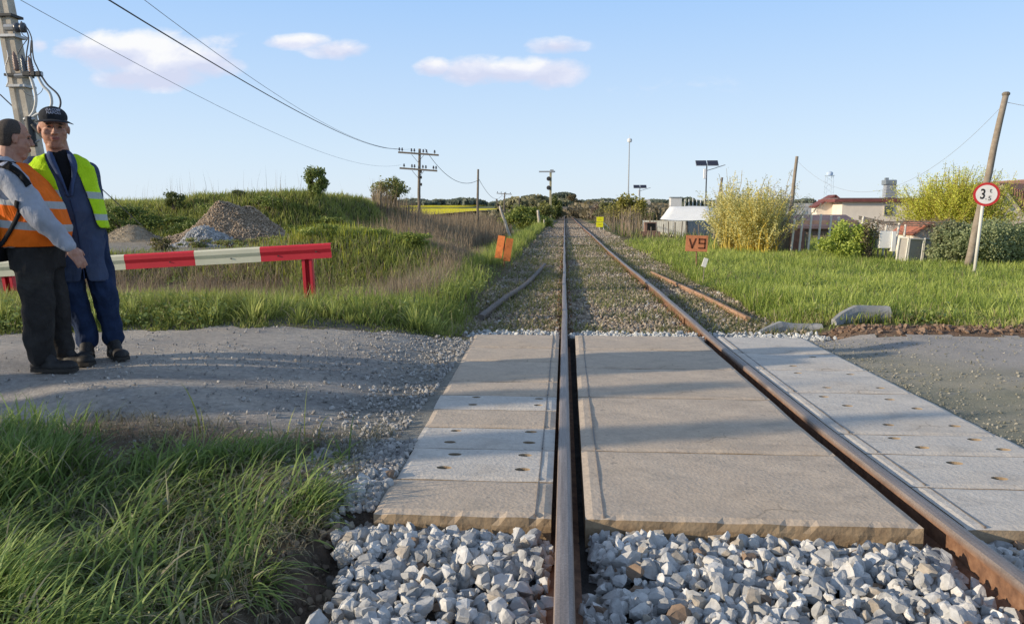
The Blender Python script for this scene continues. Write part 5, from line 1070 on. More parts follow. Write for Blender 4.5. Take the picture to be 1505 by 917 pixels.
# gabled wing left of it
e2x = zl(1203, 305)[0]; e = empty('gable_house', (zl(1222, 300, 57)[0], 57, hp(zl(1222, 300, 57)[0], 57)), 0, 'small pale gabled house end with red trim at the left of the long house', 'house'); zg = e.location.z; zt_ = zl(1224, 290, 57)[2]-zg; ze = zl(1224, 303, 57)[2]-zg
bm = bmesh.new(); hw = 1.0; prism(bm, [(-hw, -.2), (hw, -.2), (hw, ze), (0.2, zt_), (-hw, ze)], Matrix.Translation((0, 1.2, 0)) @ RX, 1.2); bm_obj('wall', bm, M_CREAM, e)
bm = bmesh.new()
for (x0, z0, x1, z1) in ((-hw-.15, ze-.1, .2, zt_+.06), (.2, zt_+.06, hw+.15, ze-.1)):
    d = Vector((x1-x0, 0, z1-z0)); box(bm, ((x0+x1)/2, .55, (z0+z1)/2+.05), (d.length+.05, 1.6, .12), Euler((0, -math.atan2(d.z, d.x), 0)))
bm_obj('roof', bm, M_ROOFD, e)
# dark roofed shed
xs0, xs1 = zl(1163, 320, 38)[0], zl(1262, 320, 38)[0]; zg = hp(xs0, 38); zt_ = zl(1200, 318, 38)[2]-zg; e = empty('low_shed', (xs0, 38, zg), 0, 'low shed with a long purplish grey roof behind the garden posts', 'shed'); w = xs1-xs0
part_box('wall', simple('shed_wall', (.24, .17, .14), .9, .3, 3), e, ((w/2, 1.2, .35), (w, 2.2, .9+zt_-.8)))
bm = bmesh.new(); box(bm, (w/2, 1.0, zt_-.22), (w+.4, 2.6, .05), Euler((.20, 0, 0))); box(bm, (w/2, -.26, zt_-.52), (w+.4, .04, .14)); bm_obj('roof', bm, simple('shed_roof', (.19, .14, .15), .8, .2, 4, bump=.4), e)
# far greenhouses / white halls
def hall(px0, px1, ytop, Yd, hh, mat, label, name='white_hall', ribs=0, catg='building', group=None):
    x0, x1 = D(px0, 300, Yd)[0], D(px1, 300, Yd)[0]; zt_ = D((px0+px1)/2, ytop, Yd)[2]; zg = min(hp((x0+x1)/2, Yd), zt_-hh); e = empty(name, ((x0+x1)/2, Yd, zg), 0, label, catg, group); w = x1-x0; h = zt_-zg; rh = .28*hh
    bm = bmesh.new(); box(bm, (0, 4, (h-rh)/2), (w, 8, h-rh)); bm_obj('wall', bm, mat, e); bm = bmesh.new(); prism(bm, [(-w/2-.2, 0), (w/2+.2, 0), (w/2*.86, rh), (-w/2*.86, rh)], Matrix.Translation((0, 8.1, h-rh+.01)) @ RX, 8.2); bm_obj('roof', bm, mat, e)
    bm = bmesh.new(); n_ = max(3, int(w/2.5))
    for i in range(n_): box(bm, (-w/2+w*(i+.5)/n_, -.03, (h-rh)*.5), (w/n_*.45, .06, (h-rh)*.4))
    bm_obj('window_band', bm, simple('hall_windows', (.34, .38, .42), .5), e); return e
M_WHB = simple('white_cladding', (.66, .66, .66), .7, .06, 1.5, bump=.05); M_PNK = simple('greenhouse_film', (.52, .5, .52), .6, .1, 1); M_WHT2 = simple('offwhite_cladding', (.58, .54, .5), .8, .08, 1)
hall(884, 901, 296, 230, 3.0, M_WHT2, 'pinkish white hall on the horizon nearest to the track', group='distant pale halls'); hall(903, 925, 297.5, 260, 2.6, M_WHB, 'middle distant white hall left of the tall thin mast', group='distant pale halls'); hall(929, 956, 293.5, 200, 3.2, M_WHT2, 'distant grey white hall just right of the tall thin mast', group='distant pale halls')
hall(1158, 1208, 299, 130, 2.2, M_PNK, 'pale film greenhouse behind the leaning thin pole', 'greenhouse', catg='greenhouse'); hall(536, 560, 291, 95, 1.6, M_WHT2, 'small pale house roof beyond the right end of the bank', 'small_house', catg='house')
# white tarpaulin roofed enclosure
Yt = 46; X_ = lambda px, Y=Yt: float(D(px, 300, Y)[0]); Zt = lambda px, py, Y=Yt: float(D(px, py, Y)[2])
zg = hp(X_(1010), Yt)-.2; e = empty('white_tent', (X_(1010), Yt, zg), 0, 'enclosure with a bright white hipped tarpaulin roof and a grey sheet wall', 'tent'); ox, oz = X_(1010), zg
def tp3(px, py, Y): q_ = D(px, py, Y); return Vector((q_[0]-ox, Y-Yt, q_[2]-oz))
bm = bmesh.new(); v = [bm.verts.new(tp3(*q_)) for q_ in ((970, 323, 47), (1061, 325, 45.5), (1066, 321, 54), (985, 318, 54), (984, 304, 49.5), (1041, 303, 49))]
for f in ((0, 1, 5, 4), (1, 2, 5), (2, 3, 4, 5), (3, 0, 4)): bm.faces.new([v[i] for i in f])
bmesh.ops.subdivide_edges(bm, edges=bm.edges[:], cuts=5, use_grid_fill=True)
for q_ in bm.verts: q_.co.z += .05*mnoise.noise(q_.co*1.3)
bm_obj('roof', bm, simple('white_tarp', (.92, .91, .86), .7, .05, 2, bump=.2), e, True)
s = N('sheet_wall'); vec = s.obj(); wv = s.n('ShaderNodeTexWave', wave_type='BANDS', bands_direction='X'); wv.inputs['Scale'].default_value = 3.5; s.l(vec, wv.inputs['Vector']); col = s.mix(s.ramp(wv.outputs['Fac'], [(0, (.30, .31, .30)), (1, (.40, .41, .40))]), (.24, .24, .22), s.ramp(s.noise(1.2, 4, .6, vec), [(.45, 0.0), (.7, .6)])); M_SHEET = s.bsdf(col, .6, 0, wv.outputs['Fac'], .6, .03)
bm = bmesh.new()
for (a, b_, c_, d_) in (((944, 324, 47.5), (1009, 325, 44.5), (1009, 349, 44.5), (944, 338, 47.5)), ((1010, 325, 44.5), (1066, 325, 45.3), (1066, 346, 45.3), (1010, 349, 44.5))):
    q_ = [tp3(*z) for z in (a, b_, c_, d_)]; q_[2].z -= .1; q_[3].z -= .1; n_ = Vector((0, .06, 0)); vv = [bm.verts.new(t) for t in q_]+[bm.verts.new(t+n_) for t in q_]; bm.faces.new(vv[:4]); bm.faces.new(vv[4:][::-1])
    for i in range(4): bm.faces.new((vv[i], vv[(i+1) % 4], vv[4+(i+1) % 4], vv[4+i]))
bm_obj('wall', bm, M_SHEET, e); bm = bmesh.new(); q_ = tp3(1009.5, 325, 44.45); q2_ = tp3(1009.5, 350, 44.45); tube(bm, [q_, q2_], .08, 6); bm_obj('corner_post', bm, M_DARK, e)
bm = bmesh.new(); a = tp3(944, 338, 47.2); b_ = tp3(1009, 351, 44.1); c2_ = tp3(1066, 347, 44.9)
for u, v_ in ((a, b_), (b_, c2_)): d = v_-u; box(bm, (u+v_)/2, (d.length, .1, .14), Matrix.Rotation(math.atan2(d.y, d.x), 4, 'Z') @ Matrix.Rotation(-math.asin(d.z/d.length), 4, 'Y'))
bm_obj('base_kerb', bm, simple('cream_kerb', (.62, .57, .44), .9), e)
# row of white posts behind
xa = X_(984, 75); xb = X_(1064, 75); zg = hp(xa, 75); zt_ = Zt(1020, 292, 75)-zg; e = empty('white_post_fence', (xa, 75, zg), 0, 'row of thin white posts rising behind the white tarpaulin roof', 'fence'); n_ = 15
for i in range(n_):
    bm = bmesh.new(); x_ = (xb-xa)*i/(n_-1); tube(bm, [(x_, 0, -.2), (x_, 0, zt_*random.uniform(.93, 1.05))], .05, 6); bm_obj('post', bm, simple('chalk_white', (.74, .74, .72), .8, .05), e)
bm = bmesh.new(); box(bm, ((xb-xa)/2, 0, zt_*.72), (xb-xa, .06, .08)); box(bm, ((xb-xa)/2, 0, zt_*.45), (xb-xa, .06, .08)); bm_obj('rail', bm, simple('chalk_white', (.74, .74, .72), .8, .05), e)
e2 = empty('white_cabinet', at(993, 74), 0, 'small white box hut behind the left edge of the tarpaulin roof', 'hut'); part_box('body', M_WHB, e2, ((0, 0, (Zt(993, 291, 74)-e2.location.z)/2), (1.0, .8, Zt(993, 291, 74)-e2.location.z))); part_box('roof', M_GALV, e2, ((0, 0, (Zt(993, 291, 74)-e2.location.z)+.04), (1.15, .95, .08)))
# dark hatch box + low rustic fence
p = D(956.5, 334, 40); b = (p[0], 40, hp(p[0], 40)); e = empty('rusty_crate', b, 0, 'rusty brown box with a dark square opening by the short stake fence', 'box'); zc = p[2]-b[2]
part_box('shell', simple('crate_rust', (.28, .17, .13), .85, .3, 4), e, ((0, .3, zc), (.60, .5, .5)), ((0, .3, zc-.4), (1.0, .45, .34))); part_box('opening', simple('black_void', (.012, .012, .014), .9), e, ((.02, .04, zc+.02), (.40, .03, .36)))
xa = X_(958, 38); e = empty('stake_fence', (xa, 38, hp(xa, 38)), 0, 'short row of rough brown stakes left of the V9 plate', 'fence')
for i in range(9):
    bm = bmesh.new(); x_ = i*.29; tube(bm, [(x_, 0, -.2), (x_+random.uniform(-.06, .06), 0, random.uniform(.5, .85))], .03, 5); bm_obj('stake', bm, M_WOODP, e)
# garden fence with tall posts, right
M_PALE = simple('pale_post', (.74, .71, .64), .9, .12, 5)
e = empty('garden_fence', at(1150, 24), 0, 'garden fence of tall whitish posts with rusty sheets between', 'fence'); ox, oz = e.location.x, e.location.z
for i, (px, py) in enumerate([(1168, 322), (1180, 318), (1193, 316), (1207, 315), (1222, 317), (1233, 319)]):
    q_ = D(px, py, 24+.1*i); bm = bmesh.new(); tube(bm, [(q_[0]-ox-.08, .1*i, -.2), (q_[0]-ox, .1*i, q_[2]-oz)], .033, 6); bm_obj('post', bm, M_PALE, e)
for i in range(18):
    px = 1138+i*3.0; q_ = D(px, 342+random.uniform(-4, 3), 24.4); bm = bmesh.new(); box(bm, (q_[0]-ox, .4, (q_[2]-oz)/2), (.05, .015, q_[2]-oz), Euler((0, random.uniform(-.04, .04), 0))); bm_obj('slat', bm, M_LWOOD, e)
q_ = D(1172, 336, 24.2); bm = bmesh.new(); box(bm, (q_[0]-ox, .2, (q_[2]-oz)/2), (.42, .02, q_[2]-oz)); bm_obj('rusty_sheet', bm, simple('rusty_sheet', (.28, .15, .115), .85, .25, 5), e)
# vine pergola
e = empty('vine_pergola', at(1290, 20.8), 0, 'grey vine pergola of thin posts and rails above the white cage door', 'pergola'); ox, oz, oy = e.location.x, e.location.z, 20.8
for i, (px, py, lean_) in enumerate([(1269, 318, .1), (1288, 326, .10), (1303, 330, .06), (1322, 328, .1), (1331, 330, .05), (1382, 336, .0)]):
    q_ = D(px, py, oy); bm = bmesh.new(); tube(bm, [(q_[0]-ox-lean_*1.3, 0, -.1), (q_[0]-ox, 0, q_[2]-oz)], .028, 6); bm_obj('post', bm, M_PALE, e)
bm = bmesh.new()
for k in range(3): tube(bm, [V3(D(1262, 318+k*2, oy+.3*k))-e.location, V3(D(1300, 326+k*2, oy+.3*k))-e.location, V3(D(1350, 326+k*3, oy+.3*k))-e.location, V3(D(1402, 328+k*4, oy+.3*k))-e.location], .016, 5)
bm_obj('rail', bm, M_LWOOD, e)
rr = random.Random(4); bm = bmesh.new()
for i in range(70):
    px = rr.uniform(1262, 1400); q_ = V3(D(px, 326+rr.uniform(-3, 6), oy+rr.uniform(-.2, .8)))-e.location; pts_ = [q_]
    for k in range(4): pts_.append(pts_[-1]+Vector((rr.uniform(-.14, .14), rr.uniform(-.05, .05), rr.uniform(-.13, .09))))
    tube(bm, pts_, [.008, .007, .005, .004, .003], 4)
bm_obj('vine', bm, simple('vine_bark', (.26, .185, .14), .95), e)
# white box pair
p = D(1302, 352, 20.2); e = empty('white_fridge', (p[0], 20.2, hp(p[0], 20.2)), 0, 'two bright white panels like an old fridge standing left of the cage door', 'fridge'); zc = p[2]-e.location.z
part_box('body', simple('white_enamel', (.84, .84, .82), .4, .03), e, ((-.07, 0, zc), (.27, .3, .42))); part_box('door', simple('white_enamel', (.84, .84, .82), .4, .03), e, ((.12, -.08, zc-.04), (.09, .25, .50))); part_box('stand', M_LWOOD, e, ((-.16, .05, zc/2-.2), (.035, .035, zc-.1)), ((.04, .05, zc/2-.2), (.035, .035, zc-.1)))
# cage door of three panels
s = N('wire_mesh'); vec = s.obj(); outs = []
for ax_, sc_ in (('X', 14), ('Z', 14)):
    wv = s.n('ShaderNodeTexWave', wave_type='BANDS', bands_direction=ax_); wv.inputs['Scale'].default_value = sc_; wv.inputs['Distortion'].default_value = .6; s.l(vec, wv.inputs['Vector']); outs.append(wv.outputs['Fac'])
f = s.math('MAXIMUM', outs[0], outs[1]); M_MESH = s.bsdf(s.mix(s.ramp(f, [(.4, (.22, .2, .18)), (.95, (.58, .55, .5))]), (.4, .36, .3), s.ramp(s.noise(4, 4, .7, vec), [(.5, 0.0), (.8, .7)])), .8)
p = D(1340, 392, 19.4); e = empty('cage_door', (p[0], 19.4, hp(p[0], 19.4)), 0, 'leaning whitish cage of three framed wire mesh panels between the fridge and the ivy', 'cage'); ox = e.location
def quad(pts_, th, nm, mat, parent):
    bm = bmesh.new(); q_ = [V3(D(*z))-ox for z in pts_]; n_ = Vector((0, th, 0)); a = [bm.verts.new(t) for t in q_]; b_ = [bm.verts.new(t+n_) for t in q_]; bm.faces.new(a); bm.faces.new(b_[::-1])
    for i in range(4): bm.faces.new((a[i], a[(i+1) % 4], b_[(i+1) % 4], b_[i]))
    return bm_obj(nm, bm, mat, parent)
for i, (x0, x1, y0, y1, sh_, Ya, Yb) in enumerate([(1322, 1335, 349, 392, -7, 19.4, 19.3), (1337, 1357, 351, 392, -6, 19.3, 19.4), (1359, 1370, 351, 390, -5, 19.4, 19.8)]):
    f_ = quad([(x0, y0, Ya), (x1, y0+1, Yb), (x1+sh_, y1, Yb), (x0+sh_, y1, Ya)], .02, 'mesh_panel', M_MESH, e)
    bm = bmesh.new(); q_ = [V3(D(*z))-ox for z in ((x0, y0, Ya), (x1, y0+1, Yb), (x1+sh_, y1+3, Yb), (x0+sh_, y1+3, Ya))]
    for k in range(4): tube(bm, [q_[k]+Vector((0, -.015, 0)), q_[(k+1) % 4]+Vector((0, -.015, 0))], .02, 5)
    bm_obj('frame', bm, M_PALE, f_)
# little dog-house like gable (white trim with orange inside)
p = D(1362, 345, 21.5); e = empty('small_gable_hut', (p[0], 21.5, hp(p[0], 21.5)), 0, 'tiny hut with white gable boards and a rusty red roof behind the cage', 'hut'); zc = D(1360, 330, 21.5)[2]-e.location.z
bm = bmesh.new(); prism(bm, [(-.35, 0), (.35, 0), (.35, zc*.7), (0, zc), (-.35, zc*.7)], Matrix.Translation((0, 1.2, 0)) @ RX, 1.2); bm_obj('wall', bm, M_CREAM, e)
bm = bmesh.new()
for sx in (-1, 1): box(bm, (sx*.21, .55, zc*.86+.03), (.55, 1.5, .04), Euler((0, sx*math.atan2(zc*.3, .35), 0)))
bm_obj('roof', bm, simple('hut_roof', (.42, .16, .10), .8, .2), e)
# red tiled house right
Yr = 42; p = D(1490, 300, Yr); zg = hp(p[0], Yr); e = empty('tiled_house', (float(D(1497, 300, Yr)[0]), Yr, zg), 0, 'cream gabled house with a weathered red tile roof at the right edge', 'house'); ox = e.location; zE = D(1490, 331, Yr)[2]-zg; zR = D(1490, 273, Yr)[2]-zg; zR2 = zR
bm = bmesh.new(); xg0 = D(1449, 300, Yr)[0]-ox.x; xg1 = D(1492, 300, Yr)[0]-ox.x; xm = D(1462, 300, Yr)[0]-ox.x
v = [bm.verts.new(q_) for q_ in ((xg0, 0, -.2), (xg1+.8, 0, -.2), (xg1+.8, 0, zE-.6), (xm+.1, 0, zR-.25), (xg0, 0, zE+.6))]; w_ = [bm.verts.new(q_.co+Vector((0, 7, 0))) for q_ in v]; bm.faces.new(v); bm.faces.new(w_[::-1])
for i in range(5): bm.faces.new((v[i], v[(i+1) % 5], w_[(i+1) % 5], w_[i]))
bm_obj('wall', bm, M_CREAM, e)
bm = bmesh.new(); A_ = Vector((xm, -.35, zR)); B_ = Vector((xg1+1.2, -.35, zE-.75)); C_ = Vector((xm+6, 3.2, zR+.0)); D_ = Vector((xg1+7, 3.4, zE-.75)); B2 = Vector((xg1+7, -.9, zE-.8))
v = [bm.verts.new(q_) for q_ in (A_, C_, B2, B_)]; bm.faces.new(v); r_ = bmesh.ops.extrude_face_region(bm, geom=bm.faces[:]); bmesh.ops.translate(bm, verts=[q_ for q_ in r_['geom'] if isinstance(q_, bmesh.types.BMVert)], vec=(0, .05, .12)); rf = bm_obj('roof', bm, M_TILE, e)
bm = bmesh.new(); d = B_-A_; box(bm, (A_+B_)/2+Vector((0, -.1, -.02)), (d.length, .06, .16), Euler((0, -math.atan2(d.z, d.x), 0))); bm_obj('verge_board', bm, simple('pale_verge', (.62, .52, .42), .8), e)
Yr2 = 52; p = D(1512, 268, Yr2); e = empty('tiled_house', (p[0], Yr2, hp(p[0], Yr2)), 0, 'second tiled roof peak cut off by the right edge behind the first', 'house'); zR = p[2]-e.location.z
bm = bmesh.new(); prism(bm, [(-3, 0), (3, 0), (3, zR-1.8), (0, zR), (-3, zR-1.8)], Matrix.Translation((0, 6, 0)) @ RX, 6); bm_obj('wall', bm, M_CREAM, e); bm = bmesh.new()
for sx in (-1, 1): box(bm, (sx*1.6, 2.9, zR-.86), (3.9, 6.8, .12), Euler((0, sx*math.atan2(1.8, 3), 0)))
bm_obj('roof', bm, M_TILE, e)
# ------------------------------------------------------------------ people
def cloth(name, c, var=.2, scale=9, bump=.8, bscale=11, bdist=.02, rough=.9, bands=(), bandc=(.5, .5, .5), c2=None, vb=()):
    s = N(name); vec = s.obj(); f = s.noise(scale, 5, .6, vec); col = s.ramp(f, [(.3, tuple(q*(1-var) for q in c)), (.7, tuple(min(1, q*(1+var)) for q in c))])
    if c2 is not None: col = s.mix(col, c2, s.ramp(s.noise(3.5, 5, .65, vec, .6), [(.5, 0.0), (.72, .8)]))
    if bands:
        sp = s.n('ShaderNodeSeparateXYZ'); s.l(vec, sp.inputs[0]); m = 0.0
        for (z0, w, sl) in bands:
            zz = s.math('ADD', sp.outputs[2], s.math('MULTIPLY', sp.outputs[0], sl)); a = s.math('ABSOLUTE', s.math('SUBTRACT', zz, z0)); q = s.math('LESS_THAN', a, w); m = q if isinstance(m, float) else s.math('MAXIMUM', m, q)
        col = s.mix(col, bandc, m)
    mp = s.n('ShaderNodeMapping'); s.l(vec, mp.inputs[0]); mp.inputs['Scale'].default_value = (1, 1, .45); fb = s.noise(bscale, 4, .55, mp.outputs[0], .8); fb2 = s.noise(220, 2, .5, vec)
    return s.bsdf(col, rough, 0, s.math('ADD', fb, s.math('MULTIPLY', fb2, .04)), bump, bdist, .15)
s = N('skin'); vec = s.obj(); col = s.ramp(s.noise(26, 5, .65, vec), [(.3, (.36, .17, .12)), (.7, (.52, .29, .21))]); M_SKIN = s.bsdf(col, .55, 0, s.noise(90, 4, .6, vec), .3, .003, .35)
for nd in s.t.nodes:
    if nd.type == 'BSDF_PRINCIPLED': nd.inputs['Subsurface Weight'].default_value = .12; nd.inputs['Subsurface Radius'].default_value = (.02, .008, .004)
M_LIP = simple('lips', (.30, .11, .09), .6, .1); M_EYE = simple('eyes', (.06, .045, .04), .3, .1, spec=.5); M_HAIR = simple('short_hair', (.075, .060, .052), .8, .4, 160, bump=.9, bscale=260, bdist=.004); M_GHAIR = simple('grey_hair', (.42, .38, .34), .8, .3, 120, bump=.9, bscale=220)
class Bl:
    def __init__(s): s.bm = bmesh.new()
    def ell(s, c, r, rot=None):
        M = Matrix.Translation(Vector(c)) @ (Euler(rot).to_matrix().to_4x4() if rot else Matrix.Identity(4)) @ Matrix.Diagonal((*r, 1)); bmesh.ops.create_uvsphere(s.bm, u_segments=20, v_segments=14, radius=1, matrix=M); return s
    def cap(s, *pr):
        """chain of (point, radius) joined by tapered capsules"""
        for (p, r) in pr: bmesh.ops.create_uvsphere(s.bm, u_segments=14, v_segments=10, radius=r, matrix=Matrix.Translation(Vector(p)))
        for (p, r), (q, t) in zip(pr, pr[1:]): tube(s.bm, [p, q], [r, t], 14)
        return s
    def loft(s, rings, n=24, cap=True):
        """rings of (cx,cy,cz,rx,ry[,power])"""
        R = []
        for rg in rings:
            cx, cy, cz, rx, ry = rg[:5]; pw = rg[5] if len(rg) > 5 else 2.3; row = []
            for k in range(n):
                a = 2*PI*k/n; ca, sa = math.cos(a), math.sin(a); row.append(s.bm.verts.new((cx+rx*math.copysign(abs(ca)**(2/pw), ca), cy+ry*math.copysign(abs(sa)**(2/pw), sa), cz)))
            R.append(row)
        for a, b in zip(R, R[1:]):
            for k in range(n): s.bm.faces.new((a[k], a[(k+1) % n], b[(k+1) % n], b[k]))
        s.bm.faces.new(R[0][::-1]); s.bm.faces.new(R[-1]); return s
    def fin(s, name, mats, parent, vox=.012, it=6, drop=None, thick=0, idx=None, wr=0.0, wsc=9):
        bmesh.ops.recalc_face_normals(s.bm, faces=s.bm.faces[:]); me = bpy.data.meshes.new(name); s.bm.to_mesh(me); s.bm.free(); o = link(name, me, mats)
        m = o.modifiers.new('r', 'REMESH'); m.mode = 'VOXEL'; m.voxel_size = vox; m = o.modifiers.new('s', 'SMOOTH'); m.iterations = it; m.factor = .5
        me2 = eval_mesh(o); o.modifiers.clear(); o.data = me2; bpy.data.meshes.remove(me)
        if wr:
            me2.calc_loop_triangles(); nn = [v.normal.copy() for v in me2.vertices]
            for v, n_ in zip(me2.vertices, nn):
                q = mnoise.noise(Vector((v.co.x*wsc, v.co.y*wsc, v.co.z*wsc*.55))); q2 = mnoise.noise(Vector((v.co.x*wsc*2.3+5, v.co.y*wsc*2.3, v.co.z*wsc*1.1))); v.co += n_*wr*((1-abs(q)*2.6)*.8+q2*.5)
        bm = bmesh.new(); bm.from_mesh(me2)
        if drop: bmesh.ops.delete(bm, geom=[f for f in bm.faces if drop(f.calc_center_median())], context='FACES')
        if drop:
            bv = [v for v in bm.verts if v.is_boundary]
            for _ in range(10):
                nw = {}
                for v in bv:
                    nb = [ed.other_vert(v).co for ed in v.link_edges if ed.is_boundary]
                    if len(nb) == 2: nw[v] = v.co*.4+(nb[0]+nb[1])*.3
                for v, c0 in nw.items(): v.co = c0
        for f in bm.faces: f.smooth = True; f.material_index = idx(f.calc_center_median()) if idx else 0
        bm.to_mesh(me2); bm.free()
        if thick:
            m = o.modifiers.new('t', 'SOLIDIFY'); m.thickness = thick; m.offset = 1; me3 = eval_mesh(o); o.modifiers.clear(); o.data = me3
        o.parent = parent; return o
def head(b, c, yaw, pitch=0, s=1.0, fat=1.0):
    """face towards -Y rotated by yaw"""
    R = Euler((pitch, 0, yaw)).to_matrix(); C0 = Vector(c)
    def q(x, y, z): return C0+R@Vector((x*s, y*s, z*s))
    rot = (pitch, 0, yaw); e = lambda c_, r: b.ell(q(*c_), tuple(k*s for k in r), rot)
    e((0, .012, .035), (.077*fat, .096, .088)); e((0, -.016, -.035), (.068*fat, .074, .080)); e((0, -.045, -.084), (.040*fat, .036, .032)); e((0, -.01, -.078), (.060*fat, .060, .040)); e((0, -.03, -.105), (.045*fat, .045, .028))
    e((0, -.078, .028), (.052, .018, .012)); e((0, -.096, -.012), (.011, .014, .028)); e((0, -.107, -.026), (.016, .013, .011)); e((.013, -.098, -.03), (.009, .01, .008)); e((-.013, -.098, -.03), (.009, .01, .008))
    e((0, -.086, -.058), (.025, .012, .006)); e((0, -.084, -.070), (.022, .012, .007))
    for sx in (-1, 1): e((sx*.038*fat, -.058, -.022), (.027, .021, .024)); e((sx*.078*fat, .010, -.006), (.008, .017, .030)); e((sx*.083*fat, .018, .000), (.005, .012, .022))
    return q, R
def hand(b, w, d, up, curl=.5, s=1.0, thumb=1):
    """w wrist, d pointing direction, up = back of the hand normal"""
    d = Vector(d).normalized(); up = Vector(up); up = (up-d*up.dot(d)).normalized(); sd = d.cross(up); w = Vector(w)
    P_ = lambda a, b_, c_: w+(d*a+sd*b_+up*c_)*s
    for k in range(4):
        o = (-.030+.020*k); L = (.070, .078, .073, .058)[k]; r = .0085*s; base = P_(.088, o, 0); a1 = curl*.6; a2 = curl*1.5; a3 = curl*2.1; pts = [P_(.03, o*.7, 0), base]
        cur = base
        for f_, a in ((.45, a1), (.32, a2), (.25, a3)): cur = cur+(d*math.cos(a)-up*math.sin(a))*L*f_*s; pts.append(cur)
        b.cap((pts[0], .013*s), (pts[1], r*1.1), (pts[2], r), (pts[3], r*.92), (pts[4], r*.8))
    b.cap((P_(.0, 0, 0), .027*s), (P_(.045, .004, 0), .029*s)); b.cap((P_(.03, -.03, 0), .016*s), (P_(.075, -.03, 0), .014*s)); b.cap((P_(.03, .03, 0), .014*s), (P_(.075, .028, 0), .013*s))
    t = -1*thumb; b.cap((P_(.02, t*.025, -.004), .015*s), (P_(.052, t*.052, -.018), .012*s), (P_(.080, t*.058, -.032), .009*s))
def boot(b, a, toe, s=1.0, hi=.20, w=1.0):
    """a = ankle ground point, toe = direction"""
    a = Vector(a); t = Vector(toe).normalized(); sd = Vector((-t.y, t.x, 0)); yaw = math.atan2(t.y, t.x)
    b.ell(a+t*.10*s+Vector((0, 0, .038*s)), (.135*s, .050*s*w, .040*s), (0, 0, yaw)); b.ell(a+t*.175*s+Vector((0, 0, .036*s)), (.068*s, .055*s*w, .042*s), (0, 0, yaw)); b.ell(a-t*.02*s+Vector((0, 0, .04*s)), (.06*s, .043*s*w, .045*s), (0, 0, yaw))
    b.cap((a+t*.01+Vector((0, 0, .06)), .047*s), (a+Vector((0, 0, hi)), .052*s)); b.cap((a+t*.07+Vector((0, 0, .06)), .042*s), (a+t*.01+Vector((0, 0, .13)), .045*s))
def sole(parent, pts, mat):
    bm = bmesh.new()
    for a, toe, s in pts:
        a = Vector(a); t = Vector(toe).normalized(); yaw = math.atan2(t.y, t.x); M = Matrix.Translation(a+t*.08*s) @ Matrix.Rotation(yaw, 4, 'Z'); prof = [(-.145, -.03), (-.10, -.045), (0, -.042), (.09, -.056), (.15, -.045), (.165, 0), (.15, .045), (.09, .056), (0, .042), (-.10, .045), (-.145, .03)]
        prism(bm, [(x*s, y*s) for x, y in prof], M, .024)
    return bm_obj('sole', bm, mat, parent)
M_BOOT = simple('boot_leather', (.025, .024, .025), .6, .3, 14, bump=.5, bscale=60, c2=(.075, .07, .06), thr=(.55, .8)); M_SOLE = simple('rubber_sole', (.04, .036, .032), .85, .3)
# ---------- man in the yellow vest
ox, oy = -3.455, 5.45; oz = hp(ox, oy)+.016+.006
e = empty('person', (ox, oy, oz), 0, 'man facing the viewer in a neon yellow vest, long blue work coat and dark cap', 'person'); e.rotation_euler.z = .42
AL, AR = Vector((-.095, .0, 0)), Vector((.075, .03, 0)); TL, TR = Vector((-.05, -1, 0)), Vector((.42, -1, 0))
HL, HR = Vector((-.20, .03, .90)), Vector((-.02, .04, .90)); KL, KR = Vector((-.165, -.015, .48)), Vector((.045, .0, .48))
sh = Vector((-.185, .03, 1.44)); yawB = .20
hc = Vector((-.203, -.015, 1.665))
b = Bl(); q, R = head(b, hc, .22, .08, 1.09, 1.08)
b.cap((sh+Vector((0, .01, 0)), .075), (hc+Vector((0, .02, -.07)), .070)); b.loft([(-.11, .03, .88, .12, .08), (-.13, .03, 1.05, .12, .09), (-.165, .04, 1.30, .13, .075), (-.185, .05, 1.40, .12, .05), (-.185, .04, 1.45, .06, .05)])
b.cap((HL, .07), (KL, .045), (AL+Vector((0, .015, .17)), .034), (AL+Vector((0, .0, .05)), .030)); b.cap((HR, .07), (KR, .045), (AR+Vector((0, .015, .17)), .034), (AR+Vector((0, .0, .05)), .030))
for a, t in ((AL, TL), (AR, TR)): b.cap((a+Vector((0, 0, .05)), .028), (a+t.normalized()*.13+Vector((0, 0, .035)), .020))
S1, S2 = Vector((-.375, .04, 1.40)), Vector((.0, .05, 1.37)); E1, E2 = Vector((-.42, .14, 1.12)), Vector((.005, .15, 1.10)); W1, W2 = Vector((-.24, .22, .93)), Vector((-.12, .24, .94))
b.cap((S1, .05), (E1, .04), (W1, .027)); b.cap((S2, .05), (E2, .04), (W2, .027)); hand(b, W1, (.7, .12, -.5), (0, 1, 0), .5); hand(b, W2, (-.7, .12, -.5), (0, 1, 0), .5, thumb=-1)
def fidx(c):
    l = R.inverted()@(c-hc)
    return 1 if (abs(l.z+.065) < .009 and abs(l.x) < .027 and l.y < -.07) else 0
b.fin('body', [M_SKIN, M_LIP], e, .0055, 3, idx=fidx)
for sx in (-1, 1):
    k = Bl(); k.ell(q(sx*.032, -.077, .010), (.013, .008, .007)); k.fin('eye', M_EYE, e, .002, 1)
for sx in (-1, 1):
    k = Bl(); k.ell(q(sx*.033, -.090, .028), (.020, .006, .006), (0, sx*.15, 0)); k.fin('eyebrow', simple('brow', (.16, .12, .09), .9), e, .003, 1)
k = Bl(); k.ell(q(0, .035, .02), (.088, .082, .062)); k.fin('hair', M_GHAIR, e, .006, 2, drop=lambda c: (R.inverted()@(c-hc)).y < -.012)
M_CAP = cloth('cap_cloth', (.030, .033, .040), .25, 30, .3, 60, .003)
